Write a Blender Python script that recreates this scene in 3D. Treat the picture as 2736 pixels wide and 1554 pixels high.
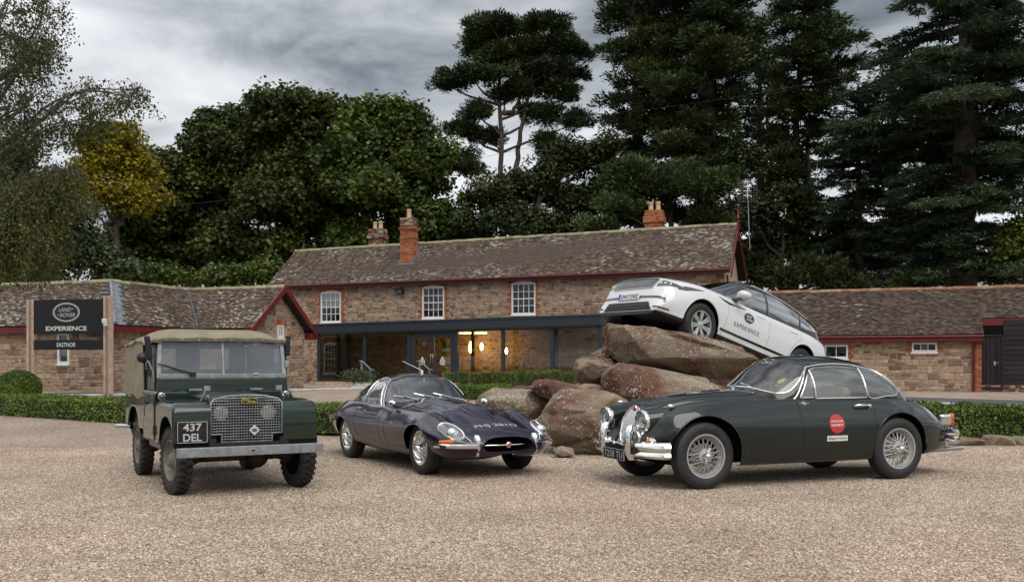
import bpy, bmesh, math, random
import numpy as np
from mathutils import Vector, Matrix, noise
from mathutils.bvhtree import BVHTree
for _o in list(bpy.data.objects): bpy.data.objects.remove(_o)
random.seed(7); RS = np.random.RandomState(11)
SC = bpy.context.scene; COL = SC.collection
R = math.radians
# ------------------------------------------------------------------ camera
FPX, CAMH, HOR = 2600.0, 1.34, 970.0          # focal length, camera height, horizon row of the 2736 px wide photograph
cd = bpy.data.cameras.new('camera'); cam = bpy.data.objects.new('camera', cd); COL.objects.link(cam)
cam.location = (0, 0, CAMH); cam.rotation_euler = (R(90), 0, 0)
cd.sensor_width = 36; cd.lens = 36*FPX/2736; cd.shift_y = (HOR-777)/2736; cd.clip_end = 3000; cd.clip_start = .1
SC.camera = cam
# ------------------------------------------------------------------ sky and sun
SKY_OFF = (3.5, 4.6, 0)
SUN_EL, SUN_AZ = R(50), R(160)                # azimuth clockwise from +Y
wd = bpy.data.worlds.new('World'); SC.world = wd; wd.use_nodes = True
nt = wd.node_tree; nt.nodes.clear()
def N(t, k, **kw):
    n = t.nodes.new(k)
    for a, b in kw.items():
        if a.startswith('i_'):
            n.inputs[int(a[2:]) if a[2:].isdigit() else a[2:].replace('_', ' ')].default_value = b
        else: setattr(n, a, b)
    return n
def L(t, a, b): t.links.new(a, b)
def ramp(t, fac, stops, interp='LINEAR'):
    n = N(t, 'ShaderNodeValToRGB'); n.color_ramp.interpolation = interp
    e = n.color_ramp.elements
    while len(e) < len(stops): e.new(.5)
    for i, (p, c) in enumerate(stops):
        e[i].position = p; e[i].color = (*c, 1) if len(c) == 3 else c
    L(t, fac, n.inputs[0]); return n.outputs[0]
def math_(t, op, a, b=None, c=None, clamp=False):
    n = N(t, 'ShaderNodeMath', operation=op, use_clamp=clamp)
    for i, v in enumerate((a, b, c)):
        if v is None: continue
        if isinstance(v, (int, float)): n.inputs[i].default_value = v
        else: L(t, v, n.inputs[i])
    return n.outputs[0]
def mixc(t, f, a, b, mode='MIX'):
    n = N(t, 'ShaderNodeMix', data_type='RGBA', blend_type=mode)
    for i, v in ((0, f), (6, a), (7, b)):
        if isinstance(v, (int, float)): n.inputs[i].default_value = v
        elif isinstance(v, (tuple, list)): n.inputs[i].default_value = (*v, 1) if len(v) == 3 else v
        else: L(t, v, n.inputs[i])
    return n.outputs[2]
sky = N(nt, 'ShaderNodeTexSky', sky_type='NISHITA', sun_disc=False, sun_elevation=SUN_EL, sun_rotation=SUN_AZ)
tc = N(nt, 'ShaderNodeTexCoord'); sep = N(nt, 'ShaderNodeSeparateXYZ'); L(nt, tc.outputs['Generated'], sep.inputs[0])
zz = math_(nt, 'ADD', math_(nt, 'MAXIMUM', sep.outputs[2], 0.0), .16)   # cloud deck seen in perspective
cmb = N(nt, 'ShaderNodeCombineXYZ')
L(nt, math_(nt, 'DIVIDE', sep.outputs[0], zz), cmb.inputs[0]); L(nt, math_(nt, 'DIVIDE', sep.outputs[1], zz), cmb.inputs[1])
mp = N(nt, 'ShaderNodeMapping'); L(nt, cmb.outputs[0], mp.inputs[0]); mp.inputs['Location'].default_value = SKY_OFF
n1 = N(nt, 'ShaderNodeTexNoise', noise_dimensions='3D'); L(nt, mp.outputs[0], n1.inputs['Vector'])
n1.inputs['Scale'].default_value = .62; n1.inputs['Detail'].default_value = 4; n1.inputs['Roughness'].default_value = .5; n1.inputs['Distortion'].default_value = .35
n2 = N(nt, 'ShaderNodeTexNoise'); L(nt, mp.outputs[0], n2.inputs['Vector'])
n2.inputs['Scale'].default_value = 2.2; n2.inputs['Detail'].default_value = 8; n2.inputs['Roughness'].default_value = .55; n2.inputs['Distortion'].default_value = .5
cl = math_(nt, 'ADD', math_(nt, 'MULTIPLY', n1.outputs[0], .64), math_(nt, 'MULTIPLY', n2.outputs[0], .36))
clc = ramp(nt, cl, [(.36, (.50, .58, .68)), (.42, (1.5, 1.65, 1.82)), (.47, (2.9, 3.05, 3.25)), (.53, (4.6, 4.7, 4.9)), (.61, (6.6, 6.7, 6.8))], 'LINEAR')
grad = math_(nt, 'MULTIPLY_ADD', math_(nt, 'MAXIMUM', sep.outputs[2], 0.0), 1.25, .90)      # an overcast sky is two to three times brighter overhead than at the horizon
gv = N(nt, 'ShaderNodeCombineXYZ'); [L(nt, grad, gv.inputs[i]) for i in range(3)]
clc = mixc(nt, 1.0, clc, gv.outputs[0], 'MULTIPLY')
skc = mixc(nt, .93, sky.outputs[0], clc)
bg = N(nt, 'ShaderNodeBackground'); bg.inputs[1].default_value = .10; L(nt, skc, bg.inputs[0])
wo = N(nt, 'ShaderNodeOutputWorld'); L(nt, bg.outputs[0], wo.inputs[0])
sd = bpy.data.lights.new('sun', 'SUN'); sun = bpy.data.objects.new('sun', sd); COL.objects.link(sun)
sd.energy = 1.5; sd.angle = R(45); sd.color = (1, .95, .87)
sdir = Vector((math.sin(SUN_AZ)*math.cos(SUN_EL), math.cos(SUN_AZ)*math.cos(SUN_EL), math.sin(SUN_EL)))
sun.rotation_euler = sdir.to_track_quat('Z', 'Y').to_euler(); sun.location = (20, -10, 40)
vs = SC.view_settings; vs.view_transform = 'Standard'; vs.look = 'None'; vs.exposure = .42; vs.gamma = 1; vs.use_curve_mapping = False
SC.render.engine = 'CYCLES'; SC.cycles.max_bounces = 8; SC.cycles.transparent_max_bounces = 14

# ------------------------------------------------------------------ helpers
def gz(x, y):                                  # the yard rises a little towards the buildings
    t = min(1, max(0, (y-16)/20)); t = t*t*(3-2*t)
    return t*(.24-.0035*x)
def px(u, v, Y): return Vector(((u-1368)/FPX*Y, Y, CAMH+(HOR-v)/FPX*Y))
def tag(o, label=None, cat=None, group=None, kind=None):
    for k, v in (('label', label), ('category', cat), ('group', group), ('kind', kind)):
        if v: o[k] = v
    return o
def link(o, parent=None):
    COL.objects.link(o)
    if parent is not None: o.parent = parent
    return o
def thing(name, label, cat, loc=(0, 0, 0), rot=(0, 0, 0), group=None):
    o = bpy.data.objects.new(name, None); o.empty_display_size = .3
    link(o); o.location = loc; o.rotation_euler = rot
    return tag(o, label, cat, group)
def place(name, mesh, mat=None, parent=None, loc=(0, 0, 0), rot=(0, 0, 0), scl=(1, 1, 1)):
    o = bpy.data.objects.new(name, mesh); link(o, parent); o.location = loc; o.rotation_euler = rot; o.scale = scl
    if mat and not mesh.materials: mesh.materials.append(mat)
    return o
class MB:
    "collects shapes, then builds ONE mesh object"
    def __init__(s): s.v = []; s.f = []; s.r = []
    def add(s, vs, fs, rnd=None):
        b = len(s.v); s.v.extend([tuple(p) for p in vs]); s.f.extend([tuple(i+b for i in f) for f in fs])
        s.r.extend([random.random() if rnd is None else rnd]*len(fs)); return s
    def box(s, c, d, rot=None, rnd=None):
        h = [x/2 for x in d]; M = rot if rot is not None else Matrix.Identity(3); c = Vector(c)
        P = [c+M@Vector((sx*h[0], sy*h[1], sz*h[2])) for sx in (-1, 1) for sy in (-1, 1) for sz in (-1, 1)]
        return s.add(P, [(0, 1, 3, 2), (4, 6, 7, 5), (0, 4, 5, 1), (2, 3, 7, 6), (0, 2, 6, 4), (1, 5, 7, 3)], rnd)
    def box2(s, a, b, rnd=None):
        return s.box([(a[i]+b[i])/2 for i in range(3)], [abs(b[i]-a[i]) for i in range(3)], None, rnd)
    def tube(s, pts, r, n=8, cap=True, flat=1.0, closed=False, up=None):
        pts = [Vector(p) for p in pts]; m = len(pts); rr = r if hasattr(r, '__len__') else [r]*m
        V = []; prev = None
        for i, p in enumerate(pts):
            a = pts[(i-1) % m] if (i or closed) else p; b = pts[(i+1) % m] if (i < m-1 or closed) else p
            t = (b-a).normalized() if (b-a).length > 1e-9 else Vector((0, 0, 1))
            if prev is None:
                q = Vector(up) if up else (Vector((0, 0, 1)) if abs(t.z) < .9 else Vector((1, 0, 0)))
            else: q = prev
            x = (q-t*q.dot(t)).normalized(); y = t.cross(x); prev = x
            for k in range(n):
                an = 2*math.pi*k/n; V.append(p+x*math.cos(an)*rr[i]+y*math.sin(an)*rr[i]*flat)
        F = []
        for i in range(m if closed else m-1):
            j = (i+1) % m
            for k in range(n): F.append((i*n+k, i*n+(k+1) % n, j*n+(k+1) % n, j*n+k))
        if cap and not closed: F += [tuple(range(n-1, -1, -1)), tuple(range((m-1)*n, m*n))]
        return s.add(V, F)
    def lathe(s, prof, n=32, c=(0, 0, 0), axis='y', closed=False):
        V = []; F = []; m = len(prof); c = Vector(c)
        for k in range(n):
            a = 2*math.pi*k/n; ca, sa = math.cos(a), math.sin(a)
            for (r, h) in prof:
                p = (r*ca, h, r*sa) if axis == 'y' else ((r*ca, r*sa, h) if axis == 'z' else (h, r*ca, r*sa))
                V.append(c+Vector(p))
        for k in range(n):
            q = (k+1) % n
            for i in range(m if closed else m-1):
                j = (i+1) % m; F.append((k*m+i, k*m+j, q*m+j, q*m+i))
        return s.add(V, F)
    def grid(s, P, closed_u=False, flip=False):
        nu, nv = len(P), len(P[0]); V = [p for row in P for p in row]; F = []
        for i in range(nu if closed_u else nu-1):
            i2 = (i+1) % nu
            for j in range(nv-1):
                f = (i*nv+j, i*nv+j+1, i2*nv+j+1, i2*nv+j); F.append(f[::-1] if flip else f)
        return s.add(V, F)
    def prism(s, poly, ext, rnd=None):
        "poly: list of 3-D points, extruded by the vector ext"
        n = len(poly); e = Vector(ext); A = [Vector(p) for p in poly]
        return s.add(A+[p+e for p in A], [tuple(range(n-1, -1, -1)), tuple(range(n, 2*n))]+[(i, (i+1) % n, n+(i+1) % n, n+i) for i in range(n)], rnd)
    def mesh(s, name):
        m = bpy.data.meshes.new(name); m.from_pydata(s.v, [], s.f)
        a = m.attributes.new('rnd', 'FLOAT', 'FACE'); a.data.foreach_set('value', np.array(s.r, dtype=np.float32))
        return m
    def build(s, name, mat, parent=None, smooth=None, bevel=0, seg=2, kind=None, fix=True):
        m = s.mesh(name); m.materials.append(mat)
        if fix:
            b = bmesh.new(); b.from_mesh(m); bmesh.ops.recalc_face_normals(b, faces=b.faces); b.to_mesh(m); b.free()
        if smooth is not None:
            m.shade_smooth(); m.set_sharp_from_angle(angle=R(smooth))
        o = bpy.data.objects.new(name, m); link(o, parent)
        if bevel:
            bm = o.modifiers.new('bevel', 'BEVEL'); bm.width = bevel; bm.segments = seg; bm.limit_method = 'ANGLE'; bm.angle_limit = R(40)
            m.shade_smooth()
            w = o.modifiers.new('wn', 'WEIGHTED_NORMAL'); w.keep_sharp = False
        if kind: o['kind'] = kind
        return o
def rbox(name, mat, parent, c, d, bevel=.01, rot=None, seg=2):
    return MB().box(c, d, rot).build(name, mat, parent, bevel=bevel, seg=seg)
def rotz(a): return Matrix.Rotation(a, 3, 'Z')
# ------------------------------------------------------------------ materials
def newmat(name):
    m = bpy.data.materials.new(name); m.use_nodes = True; t = m.node_tree
    return m, t, t.nodes['Principled BSDF']
def pm(name, base, rough=.5, metal=0, coat=0, var=0, scale=6, bump=0, bscale=60, spec=.5, coords='Object', dirt=None, dscale=3, croughness=.03, em=None):
    m, t, b = newmat(name)
    b.inputs['Roughness'].default_value = rough; b.inputs['Metallic'].default_value = metal
    b.inputs['Coat Weight'].default_value = coat; b.inputs['Coat Roughness'].default_value = croughness
    b.inputs['Specular IOR Level'].default_value = spec
    b.inputs['Base Color'].default_value = (*base, 1)
    tcn = N(t, 'ShaderNodeTexCoord').outputs[coords]
    col = None
    if var:
        n = N(t, 'ShaderNodeTexNoise', i_Scale=scale, i_Detail=6); L(t, tcn, n.inputs['Vector'])
        lo = tuple(c*(1-var) for c in base); hi = tuple(min(1, c*(1+var)) for c in base)
        col = ramp(t, n.outputs[0], [(.3, lo), (.7, hi)])
        rr = math_(t, 'MULTIPLY_ADD', n.outputs[0], var*.5*max(rough, .15), rough*(1-.25*var)); L(t, rr, b.inputs['Roughness'])
    if dirt:
        n = N(t, 'ShaderNodeTexNoise', i_Scale=dscale, i_Detail=8, i_Roughness=.7); L(t, tcn, n.inputs['Vector'])
        f = ramp(t, n.outputs[0], [(.45, (0, 0, 0)), (.7, (1, 1, 1))])
        col = mixc(t, f, col if col else base, dirt)
    if col: L(t, col, b.inputs['Base Color'])
    if bump:
        n = N(t, 'ShaderNodeTexNoise', i_Scale=bscale, i_Detail=5); L(t, tcn, n.inputs['Vector'])
        bn = N(t, 'ShaderNodeBump', i_Strength=bump, i_Distance=.02); L(t, n.outputs[0], bn.inputs['Height']); L(t, bn.outputs[0], b.inputs['Normal'])
    if em: b.inputs['Emission Color'].default_value = (*em[0], 1); b.inputs['Emission Strength'].default_value = em[1]
    return m
def rndcol(name, stops, source='obj', rough=.85, bump=.4, bscale=9, nvar=.35, nscale=6, lichen=None, lth=(.56, .64), lscale=.9, spec=.3):
    "colour picked per piece (object random or face attribute), plus grain; lichen = colours of blotches with a shape of their own"
    m, t, b = newmat(name); b.inputs['Roughness'].default_value = rough; b.inputs['Specular IOR Level'].default_value = spec
    if source == 'obj': rn = N(t, 'ShaderNodeObjectInfo').outputs['Random']
    else:
        a = N(t, 'ShaderNodeAttribute', attribute_name='rnd'); rn = a.outputs['Fac']
    c = ramp(t, rn, stops)
    tcn = N(t, 'ShaderNodeNewGeometry').outputs['Position']
    n = N(t, 'ShaderNodeTexNoise', i_Scale=nscale, i_Detail=6, i_Roughness=.65); L(t, tcn, n.inputs['Vector'])
    g = ramp(t, n.outputs[0], [(.25, (1-nvar,)*3), (.75, (1+nvar,)*3)])
    c = mixc(t, 1.0, c, g, 'MULTIPLY')
    if lichen:
        n3 = N(t, 'ShaderNodeTexNoise', i_Scale=lscale, i_Detail=3); L(t, tcn, n3.inputs['Vector'])
        wn = N(t, 'ShaderNodeTexWhiteNoise', noise_dimensions='1D'); L(t, rn, wn.inputs['W'])
        k = math_(t, 'ADD', math_(t, 'MULTIPLY', n3.outputs[0], .55), math_(t, 'MULTIPLY', wn.outputs['Value'], .45))
        n4 = N(t, 'ShaderNodeTexNoise', i_Scale=14, i_Detail=4); L(t, tcn, n4.inputs['Vector'])
        k = math_(t, 'ADD', k, math_(t, 'MULTIPLY_ADD', n4.outputs[0], .3, -.15))
        f = ramp(t, k, [(lth[0], (0, 0, 0)), (lth[1], (1, 1, 1))])
        lc = ramp(t, wn.outputs['Value'], [(0, lichen[0]), (.5, lichen[1]), (1, lichen[2])])
        c = mixc(t, math_(t, 'MULTIPLY', f, .75), c, lc)
    L(t, c, b.inputs['Base Color'])
    if bump:
        nb = N(t, 'ShaderNodeTexNoise', i_Scale=bscale, i_Detail=6, i_Roughness=.7); L(t, tcn, nb.inputs['Vector'])
        bn = N(t, 'ShaderNodeBump', i_Strength=bump, i_Distance=.03); L(t, nb.outputs[0], bn.inputs['Height']); L(t, bn.outputs[0], b.inputs['Normal'])
    return m
def glassm(name, tint=(.9, .95, .95), gain=1.0, haze=0, hazec=(.5, .53, .57), base=0.0):
    m = bpy.data.materials.new(name); m.use_nodes = True; t = m.node_tree; t.nodes.clear()
    tr = N(t, 'ShaderNodeBsdfTransparent'); tr.inputs[0].default_value = (*tint, 1)
    gl = N(t, 'ShaderNodeBsdfGlossy'); gl.inputs['Roughness'].default_value = .015
    gl.inputs['Color'].default_value = (1, 1, 1, 1)
    fr = N(t, 'ShaderNodeFresnel', i_IOR=1.52)
    f = math_(t, 'MULTIPLY_ADD', fr.outputs[0], gain, base, clamp=True)
    mx = N(t, 'ShaderNodeMixShader'); L(t, f, mx.inputs[0]); L(t, gl.outputs[0], mx.inputs[2])
    src = tr.outputs[0]
    if haze:
        df = N(t, 'ShaderNodeBsdfDiffuse'); df.inputs[0].default_value = (*hazec, 1)
        m2 = N(t, 'ShaderNodeMixShader'); L(t, tr.outputs[0], m2.inputs[1]); L(t, df.outputs[0], m2.inputs[2])
        nz = N(t, 'ShaderNodeTexNoise', i_Scale=2.5, i_Detail=4); tcn = N(t, 'ShaderNodeTexCoord'); L(t, tcn.outputs['Object'], nz.inputs['Vector'])
        L(t, math_(t, 'MULTIPLY_ADD', nz.outputs[0], haze*.8, haze*.6), m2.inputs[0]); src = m2.outputs[0]
    L(t, src, mx.inputs[1])
    o = N(t, 'ShaderNodeOutputMaterial'); L(t, mx.outputs[0], o.inputs[0])
    return m
M = {}
M['chrome'] = pm('chrome', (.82, .82, .80), .06, 1)
M['satin'] = pm('satin_metal', (.50, .51, .50), .38, 1, var=.2, scale=9)
M['galv'] = pm('galvanised_metal', (.30, .32, .33), .5, .75, var=.25, scale=14)
M['black'] = pm('black_plastic', (.012, .012, .013), .45)
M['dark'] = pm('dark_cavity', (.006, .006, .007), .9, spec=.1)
M['rubber'] = pm('rubber', (.018, .018, .019), .62, var=.35, scale=12, bump=.15, bscale=90)
M['mudrubber'] = pm('muddy_rubber', (.024, .022, .020), .85, var=.4, scale=10, dirt=(.050, .041, .032), dscale=7, bump=.3)
M['white'] = pm('white_paint', (.74, .75, .75), .45, var=.05)
M['red'] = pm('dark_red_paint', (.13, .012, .014), .45, var=.25, scale=4)
M['lead'] = pm('lead_sheet', (.20, .23, .27), .55, .2, var=.3, scale=8, bump=.2)
M['anthracite'] = pm('anthracite_frame', (.022, .030, .042), .42, var=.12)
M['glass'] = glassm('window_glass', (.88, .91, .90), .8)
M['lens'] = glassm('lamp_glass', (.92, .95, .95), 1.6, haze=.08, hazec=(.75, .77, .78))
M['amber'] = pm('amber_lens', (.75, .13, .01), .12, coat=1)
M['redlens'] = pm('red_lens', (.5, .015, .01), .12, coat=1)
M['reflector'] = pm('lamp_reflector', (.72, .73, .72), .18, 1)
M['plate_black'] = pm('plate_black', (.010, .010, .011), .35)
M['silver'] = pm('silver_paint', (.55, .56, .55), .4, .4)
M['leather'] = pm('dark_leather', (.035, .030, .027), .5, var=.2)
M['tan_leather'] = pm('tan_leather', (.30, .22, .15), .5, var=.2)
M['print_white'] = pm('white_print', (.72, .72, .70), .5)
M['print_black'] = pm('black_print', (.012, .012, .012), .5)
M['mortar'] = pm('mortar', (.40, .315, .245), .95, var=.22, scale=3, bump=.4, bscale=18)

def text_geo(s, w=None, h=None, shear=0.0, bold=0.0, spacing=1.0):
    "flat lettering as a mesh in the x-y plane, centred, scaled to w x h"
    cu = bpy.data.curves.new('lettering', 'FONT'); cu.body = s; cu.shear = shear; cu.offset = bold; cu.space_character = spacing
    cu.resolution_u = 3
    o = bpy.data.objects.new('lettering', cu); COL.objects.link(o)
    me = bpy.data.meshes.new_from_object(o)
    v = np.array([x.co[:2] for x in me.vertices]); f = [tuple(p.vertices) for p in me.polygons]
    bpy.data.objects.remove(o); bpy.data.curves.remove(cu); bpy.data.meshes.remove(me)
    lo, hi = v.min(0), v.max(0); v = v-(lo+hi)/2; e = hi-lo
    sx = w/e[0] if w else h/e[1]; sy = h/e[1] if h else sx
    v = v*np.array([sx, sy])
    return v, f
def flat_text(name, s, mat, parent, O, ex, ey, w=None, h=None, **k):
    "lettering on a plane: O centre, ex/ey unit axes"
    v, f = text_geo(s, w, h, **k); O, ex, ey = Vector(O), Vector(ex), Vector(ey)
    mb = MB(); mb.add([O+ex*float(a)+ey*float(b) for a, b in v], f); return mb.build(name, mat, parent, fix=False)
# ================================================================== ground
def gravel_mat():
    m, t, b = newmat('gravel'); b.inputs['Roughness'].default_value = .9; b.inputs['Specular IOR Level'].default_value = .25
    pos = N(t, 'ShaderNodeNewGeometry').outputs['Position']
    v = N(t, 'ShaderNodeTexVoronoi', i_Scale=52); L(t, pos, v.inputs['Vector'])
    wn = N(t, 'ShaderNodeSeparateColor'); L(t, v.outputs['Color'], wn.inputs[0])
    peb = ramp(t, wn.outputs[0], [(0, (.21, .155, .12)), (.3, (.42, .34, .275)), (.6, (.55, .465, .385)), (.85, (.64, .57, .495)), (1, (.80, .76, .70))])
    n = N(t, 'ShaderNodeTexNoise', i_Scale=.16, i_Detail=4, i_Roughness=.6); L(t, pos, n.inputs['Vector'])
    tint = ramp(t, n.outputs[0], [(.40, (1.0, .975, .925)), (.66, (1.0, .905, .87))])
    c = mixc(t, 1.0, peb, tint, 'MULTIPLY')
    n5 = N(t, 'ShaderNodeTexNoise', i_Scale=.5, i_Detail=7, i_Roughness=.68); L(t, pos, n5.inputs['Vector'])
    c = mixc(t, 1.0, c, ramp(t, n5.outputs[0], [(.3, (.74, .72, .70)), (.7, (1.12, 1.12, 1.12))]), 'MULTIPLY')
    edge = ramp(t, v.outputs['Distance'], [(.25, (1, 1, 1)), (.62, (.58, .56, .53))])   # darker towards the gaps between the stones
    c = mixc(t, 1.0, c, edge, 'MULTIPLY')
    L(t, c, b.inputs['Base Color'])
    bn = N(t, 'ShaderNodeBump', i_Strength=.9, i_Distance=.012, invert=True); L(t, v.outputs['Distance'], bn.inputs['Height']); L(t, bn.outputs[0], b.inputs['Normal'])
    return m
def pebble_mat():
    m, t, b = newmat('pebble'); b.inputs['Roughness'].default_value = .85; b.inputs['Specular IOR Level'].default_value = .3
    r = N(t, 'ShaderNodeObjectInfo').outputs['Random']
    peb = ramp(t, r, [(0, (.20, .145, .115)), (.3, (.39, .315, .25)), (.6, (.53, .445, .37)), (.85, (.63, .56, .48)), (1, (.80, .76, .70))])
    pos = N(t, 'ShaderNodeNewGeometry').outputs['Position']
    n = N(t, 'ShaderNodeTexNoise', i_Scale=.16, i_Detail=4, i_Roughness=.6); L(t, pos, n.inputs['Vector'])
    c = mixc(t, 1.0, peb, ramp(t, n.outputs[0], [(.40, (1.0, .975, .925)), (.66, (1.0, .905, .87))]), 'MULTIPLY')
    n5 = N(t, 'ShaderNodeTexNoise', i_Scale=.5, i_Detail=7, i_Roughness=.68); L(t, pos, n5.inputs['Vector'])
    c = mixc(t, 1.0, c, ramp(t, n5.outputs[0], [(.3, (.74, .72, .70)), (.7, (1.12, 1.12, 1.12))]), 'MULTIPLY')
    L(t, c, b.inputs['Base Color']); return m
def sheet(name, xs, ys, dz, mat):
    mb = MB(); mb.grid([[(x, y, gz(x, y)+dz) for y in ys] for x in xs]); o = mb.build(name, mat, smooth=60, fix=False)
    return tag(o, kind='structure')
woodfloor = pm('woodland_floor', (.05, .06, .025), .95, var=.5, scale=.4, bump=.5, bscale=3)
sheet('ground', [-900, -300, -120, -60, -40, -30, -20, -10, 0, 10, 20, 30, 40, 60, 120, 300, 900], [-200, -60, -20, 0, 10, 16, 18, 20, 23, 26, 29, 32, 36, 45, 60, 90, 150, 400, 1500], -.02, woodfloor)
M['gravel'] = gravel_mat()
sheet('gravel_yard', list(np.linspace(-44, 44, 40)), list(np.linspace(-8, 56, 48)), 0, M['gravel'])
# loose stones on the near gravel: nobody could count them
def pebbles():
    bmx = bmesh.new(); ys = np.linspace(5.2, 15.5, 9)
    lo = [bmx.verts.new((-.60*y-.4, y, gz(0, y))) for y in ys]; hi = [bmx.verts.new((.60*y+.4, y, gz(0, y))) for y in ys]
    for i in range(len(ys)-1): bmx.faces.new((lo[i], hi[i], hi[i+1], lo[i+1]))
    me = bpy.data.meshes.new('gravel_stones'); bmx.to_mesh(me); bmx.free()
    o = bpy.data.objects.new('gravel_stones', me); link(o)
    tag(o, 'loose pinkish beige gravel stones covering the yard', 'gravel', kind='stuff')
    g = bpy.data.node_groups.new('gravel_scatter', 'GeometryNodeTree')
    g.interface.new_socket('Geometry', in_out='INPUT', socket_type='NodeSocketGeometry'); g.interface.new_socket('Geometry', in_out='OUTPUT', socket_type='NodeSocketGeometry')
    gi = g.nodes.new('NodeGroupInput'); go = g.nodes.new('NodeGroupOutput')
    dp = g.nodes.new('GeometryNodeDistributePointsOnFaces'); dp.inputs['Density'].default_value = 2000; dp.inputs['Seed'].default_value = 3
    ic = g.nodes.new('GeometryNodeMeshIcoSphere'); ic.inputs['Radius'].default_value = .0076; ic.inputs['Subdivisions'].default_value = 1
    nzz = g.nodes.new('ShaderNodeTexNoise'); nzz.inputs['Scale'].default_value = 90
    sp = g.nodes.new('GeometryNodeSetPosition')
    sub = g.nodes.new('ShaderNodeVectorMath'); sub.operation = 'SUBTRACT'; sub.inputs[1].default_value = (.5, .5, .5)
    scl = g.nodes.new('ShaderNodeVectorMath'); scl.operation = 'SCALE'; scl.inputs['Scale'].default_value = .012
    g.links.new(nzz.outputs['Color'], sub.inputs[0]); g.links.new(sub.outputs[0], scl.inputs[0]); g.links.new(scl.outputs[0], sp.inputs['Offset'])
    g.links.new(ic.outputs['Mesh'], sp.inputs['Geometry'])
    sm = g.nodes.new('GeometryNodeSetMaterial'); sm.inputs['Material'].default_value = pebble_mat(); g.links.new(sp.outputs[0], sm.inputs['Geometry'])
    ip = g.nodes.new('GeometryNodeInstanceOnPoints'); g.links.new(gi.outputs[0], dp.inputs['Mesh']); g.links.new(dp.outputs['Points'], ip.inputs['Points']); g.links.new(sm.outputs[0], ip.inputs['Instance'])
    rv = g.nodes.new('FunctionNodeRandomValue'); rv.data_type = 'FLOAT_VECTOR'; rv.inputs[0].default_value = (-.5, -.5, 0); rv.inputs[1].default_value = (.5, .5, 6.28)
    rs = g.nodes.new('FunctionNodeRandomValue'); rs.data_type = 'FLOAT_VECTOR'; rs.inputs[0].default_value = (.7, .6, .4); rs.inputs[1].default_value = (1.75, 1.25, .85); rs.inputs['Seed'].default_value = 5
    g.links.new(rv.outputs[0], ip.inputs['Rotation']); g.links.new(rs.outputs[0], ip.inputs['Scale']); g.links.new(ip.outputs[0], go.inputs[0])
    md = o.modifiers.new('scatter', 'NODES'); md.node_group = g
pebbles()
# drive of asphalt curving round in front of the buildings
M['asphalt'] = pm('asphalt', (.075, .078, .085), .85, var=.2, scale=2, bump=.3, bscale=120)
M['kerb'] = pm('kerb_concrete', (.42, .41, .39), .9, var=.2, scale=6, bump=.2)
def catmull(P, k):
    P = [np.array(p, float) for p in P]; Q = [2*P[0]-P[1]]+P+[2*P[-1]-P[-2]]; out = []
    for i in range(1, len(Q)-2):
        for j in range(k):
            t = j/k; a, b, c, d = Q[i-1], Q[i], Q[i+1], Q[i+2]
            out.append(.5*((2*b)+(c-a)*t+(2*a-5*b+4*c-d)*t*t+(3*b-a-3*c+d)*t**3))
    out.append(P[-1]); return out
def drive():
    C = catmull([(-44, 31.5), (-30, 31.6), (-20, 32.4), (-15, 33.0), (-11, 36.5), (-7, 42.0), (0, 43.0), (6, 38.5), (11, 32.5), (16, 28.5), (22, 25.5), (32, 23), (44, 22)], 10)
    W = [3.0 if p[0] < -8 else (3.3 if p[0] < 4 else 4.6) for p in C]
    rows = []; kb = MB(); edge = []
    for i, p in enumerate(C):
        d = C[min(i+1, len(C)-1)]-C[max(i-1, 0)]; d /= np.linalg.norm(d); n = np.array((-d[1], d[0])); w = W[i]/2
        row = []
        for s in (-1, -.5, 0, .5, 1):
            q = p+n*s*w; row.append((q[0], q[1], gz(*q)+.008))
        rows.append(row); q = p-n*(w+.06); edge.append((q[0], q[1], gz(*q)+.02))
    mb = MB(); mb.grid(rows); tag(mb.build('drive', M['asphalt'], fix=False), kind='structure')
    kb.tube(edge, .07, 4); tag(kb.build('drive_kerb', M['kerb']), kind='structure')
drive()

# ================================================================== stone, tile and brick makers
STONE = [(0, (.16, .095, .07)), (.18, (.27, .17, .115)), (.4, (.40, .275, .175)), (.6, (.31, .235, .18)), (.8, (.47, .345, .225)), (.92, (.36, .27, .20)), (1, (.20, .13, .11))]
M['stone_o'] = rndcol('rubble_stone', STONE, 'obj', nvar=.4, nscale=5, bump=.6, bscale=12)
M['stone_f'] = rndcol('rubble_stone_bulk', STONE, 'face', nvar=.4, nscale=5, bump=.6, bscale=12)
TILE = [(0, (0.055, 0.040, 0.033)), (.4, (0.105, 0.072, 0.055)), (.7, (0.147, 0.101, 0.075)), (.88, (0.193, 0.145, 0.110)), (1, (0.084, 0.066, 0.057))]
M['tile'] = rndcol('roof_tile', TILE, 'face', nvar=.3, bump=.5, bscale=14, lichen=((.25, .26, .15), (.31, .31, .21), (.44, .43, .35)), lth=(.655, .755), lscale=.55)
M['tile_clean'] = rndcol('roof_tile_clean', [(p_, tuple(x*.76 for x in c_)) for p_, c_ in TILE], 'face', nvar=.3, bump=.5, bscale=14, lichen=((.25, .26, .15), (.31, .31, .21), (.44, .43, .35)), lth=(.745, .80), lscale=.55)
M['ridge'] = rndcol('ridge_tile', [(0, (.26, .25, .15)), (.5, (.33, .30, .19)), (1, (.20, .14, .10))], 'obj', nvar=.45, nscale=4, bump=.5)
M['ridge_red'] = rndcol('ridge_tile_red', [(0, (.24, .10, .06)), (.6, (.28, .15, .09)), (1, (.30, .22, .14))], 'obj', nvar=.45, nscale=4, bump=.5)
BRICK = [(0, (.24, .075, .042)), (.5, (.36, .125, .062)), (1, (.44, .18, .095))]
M['brick_o'] = rndcol('brick', BRICK, 'obj', nvar=.3, nscale=7, bump=.4)
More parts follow.
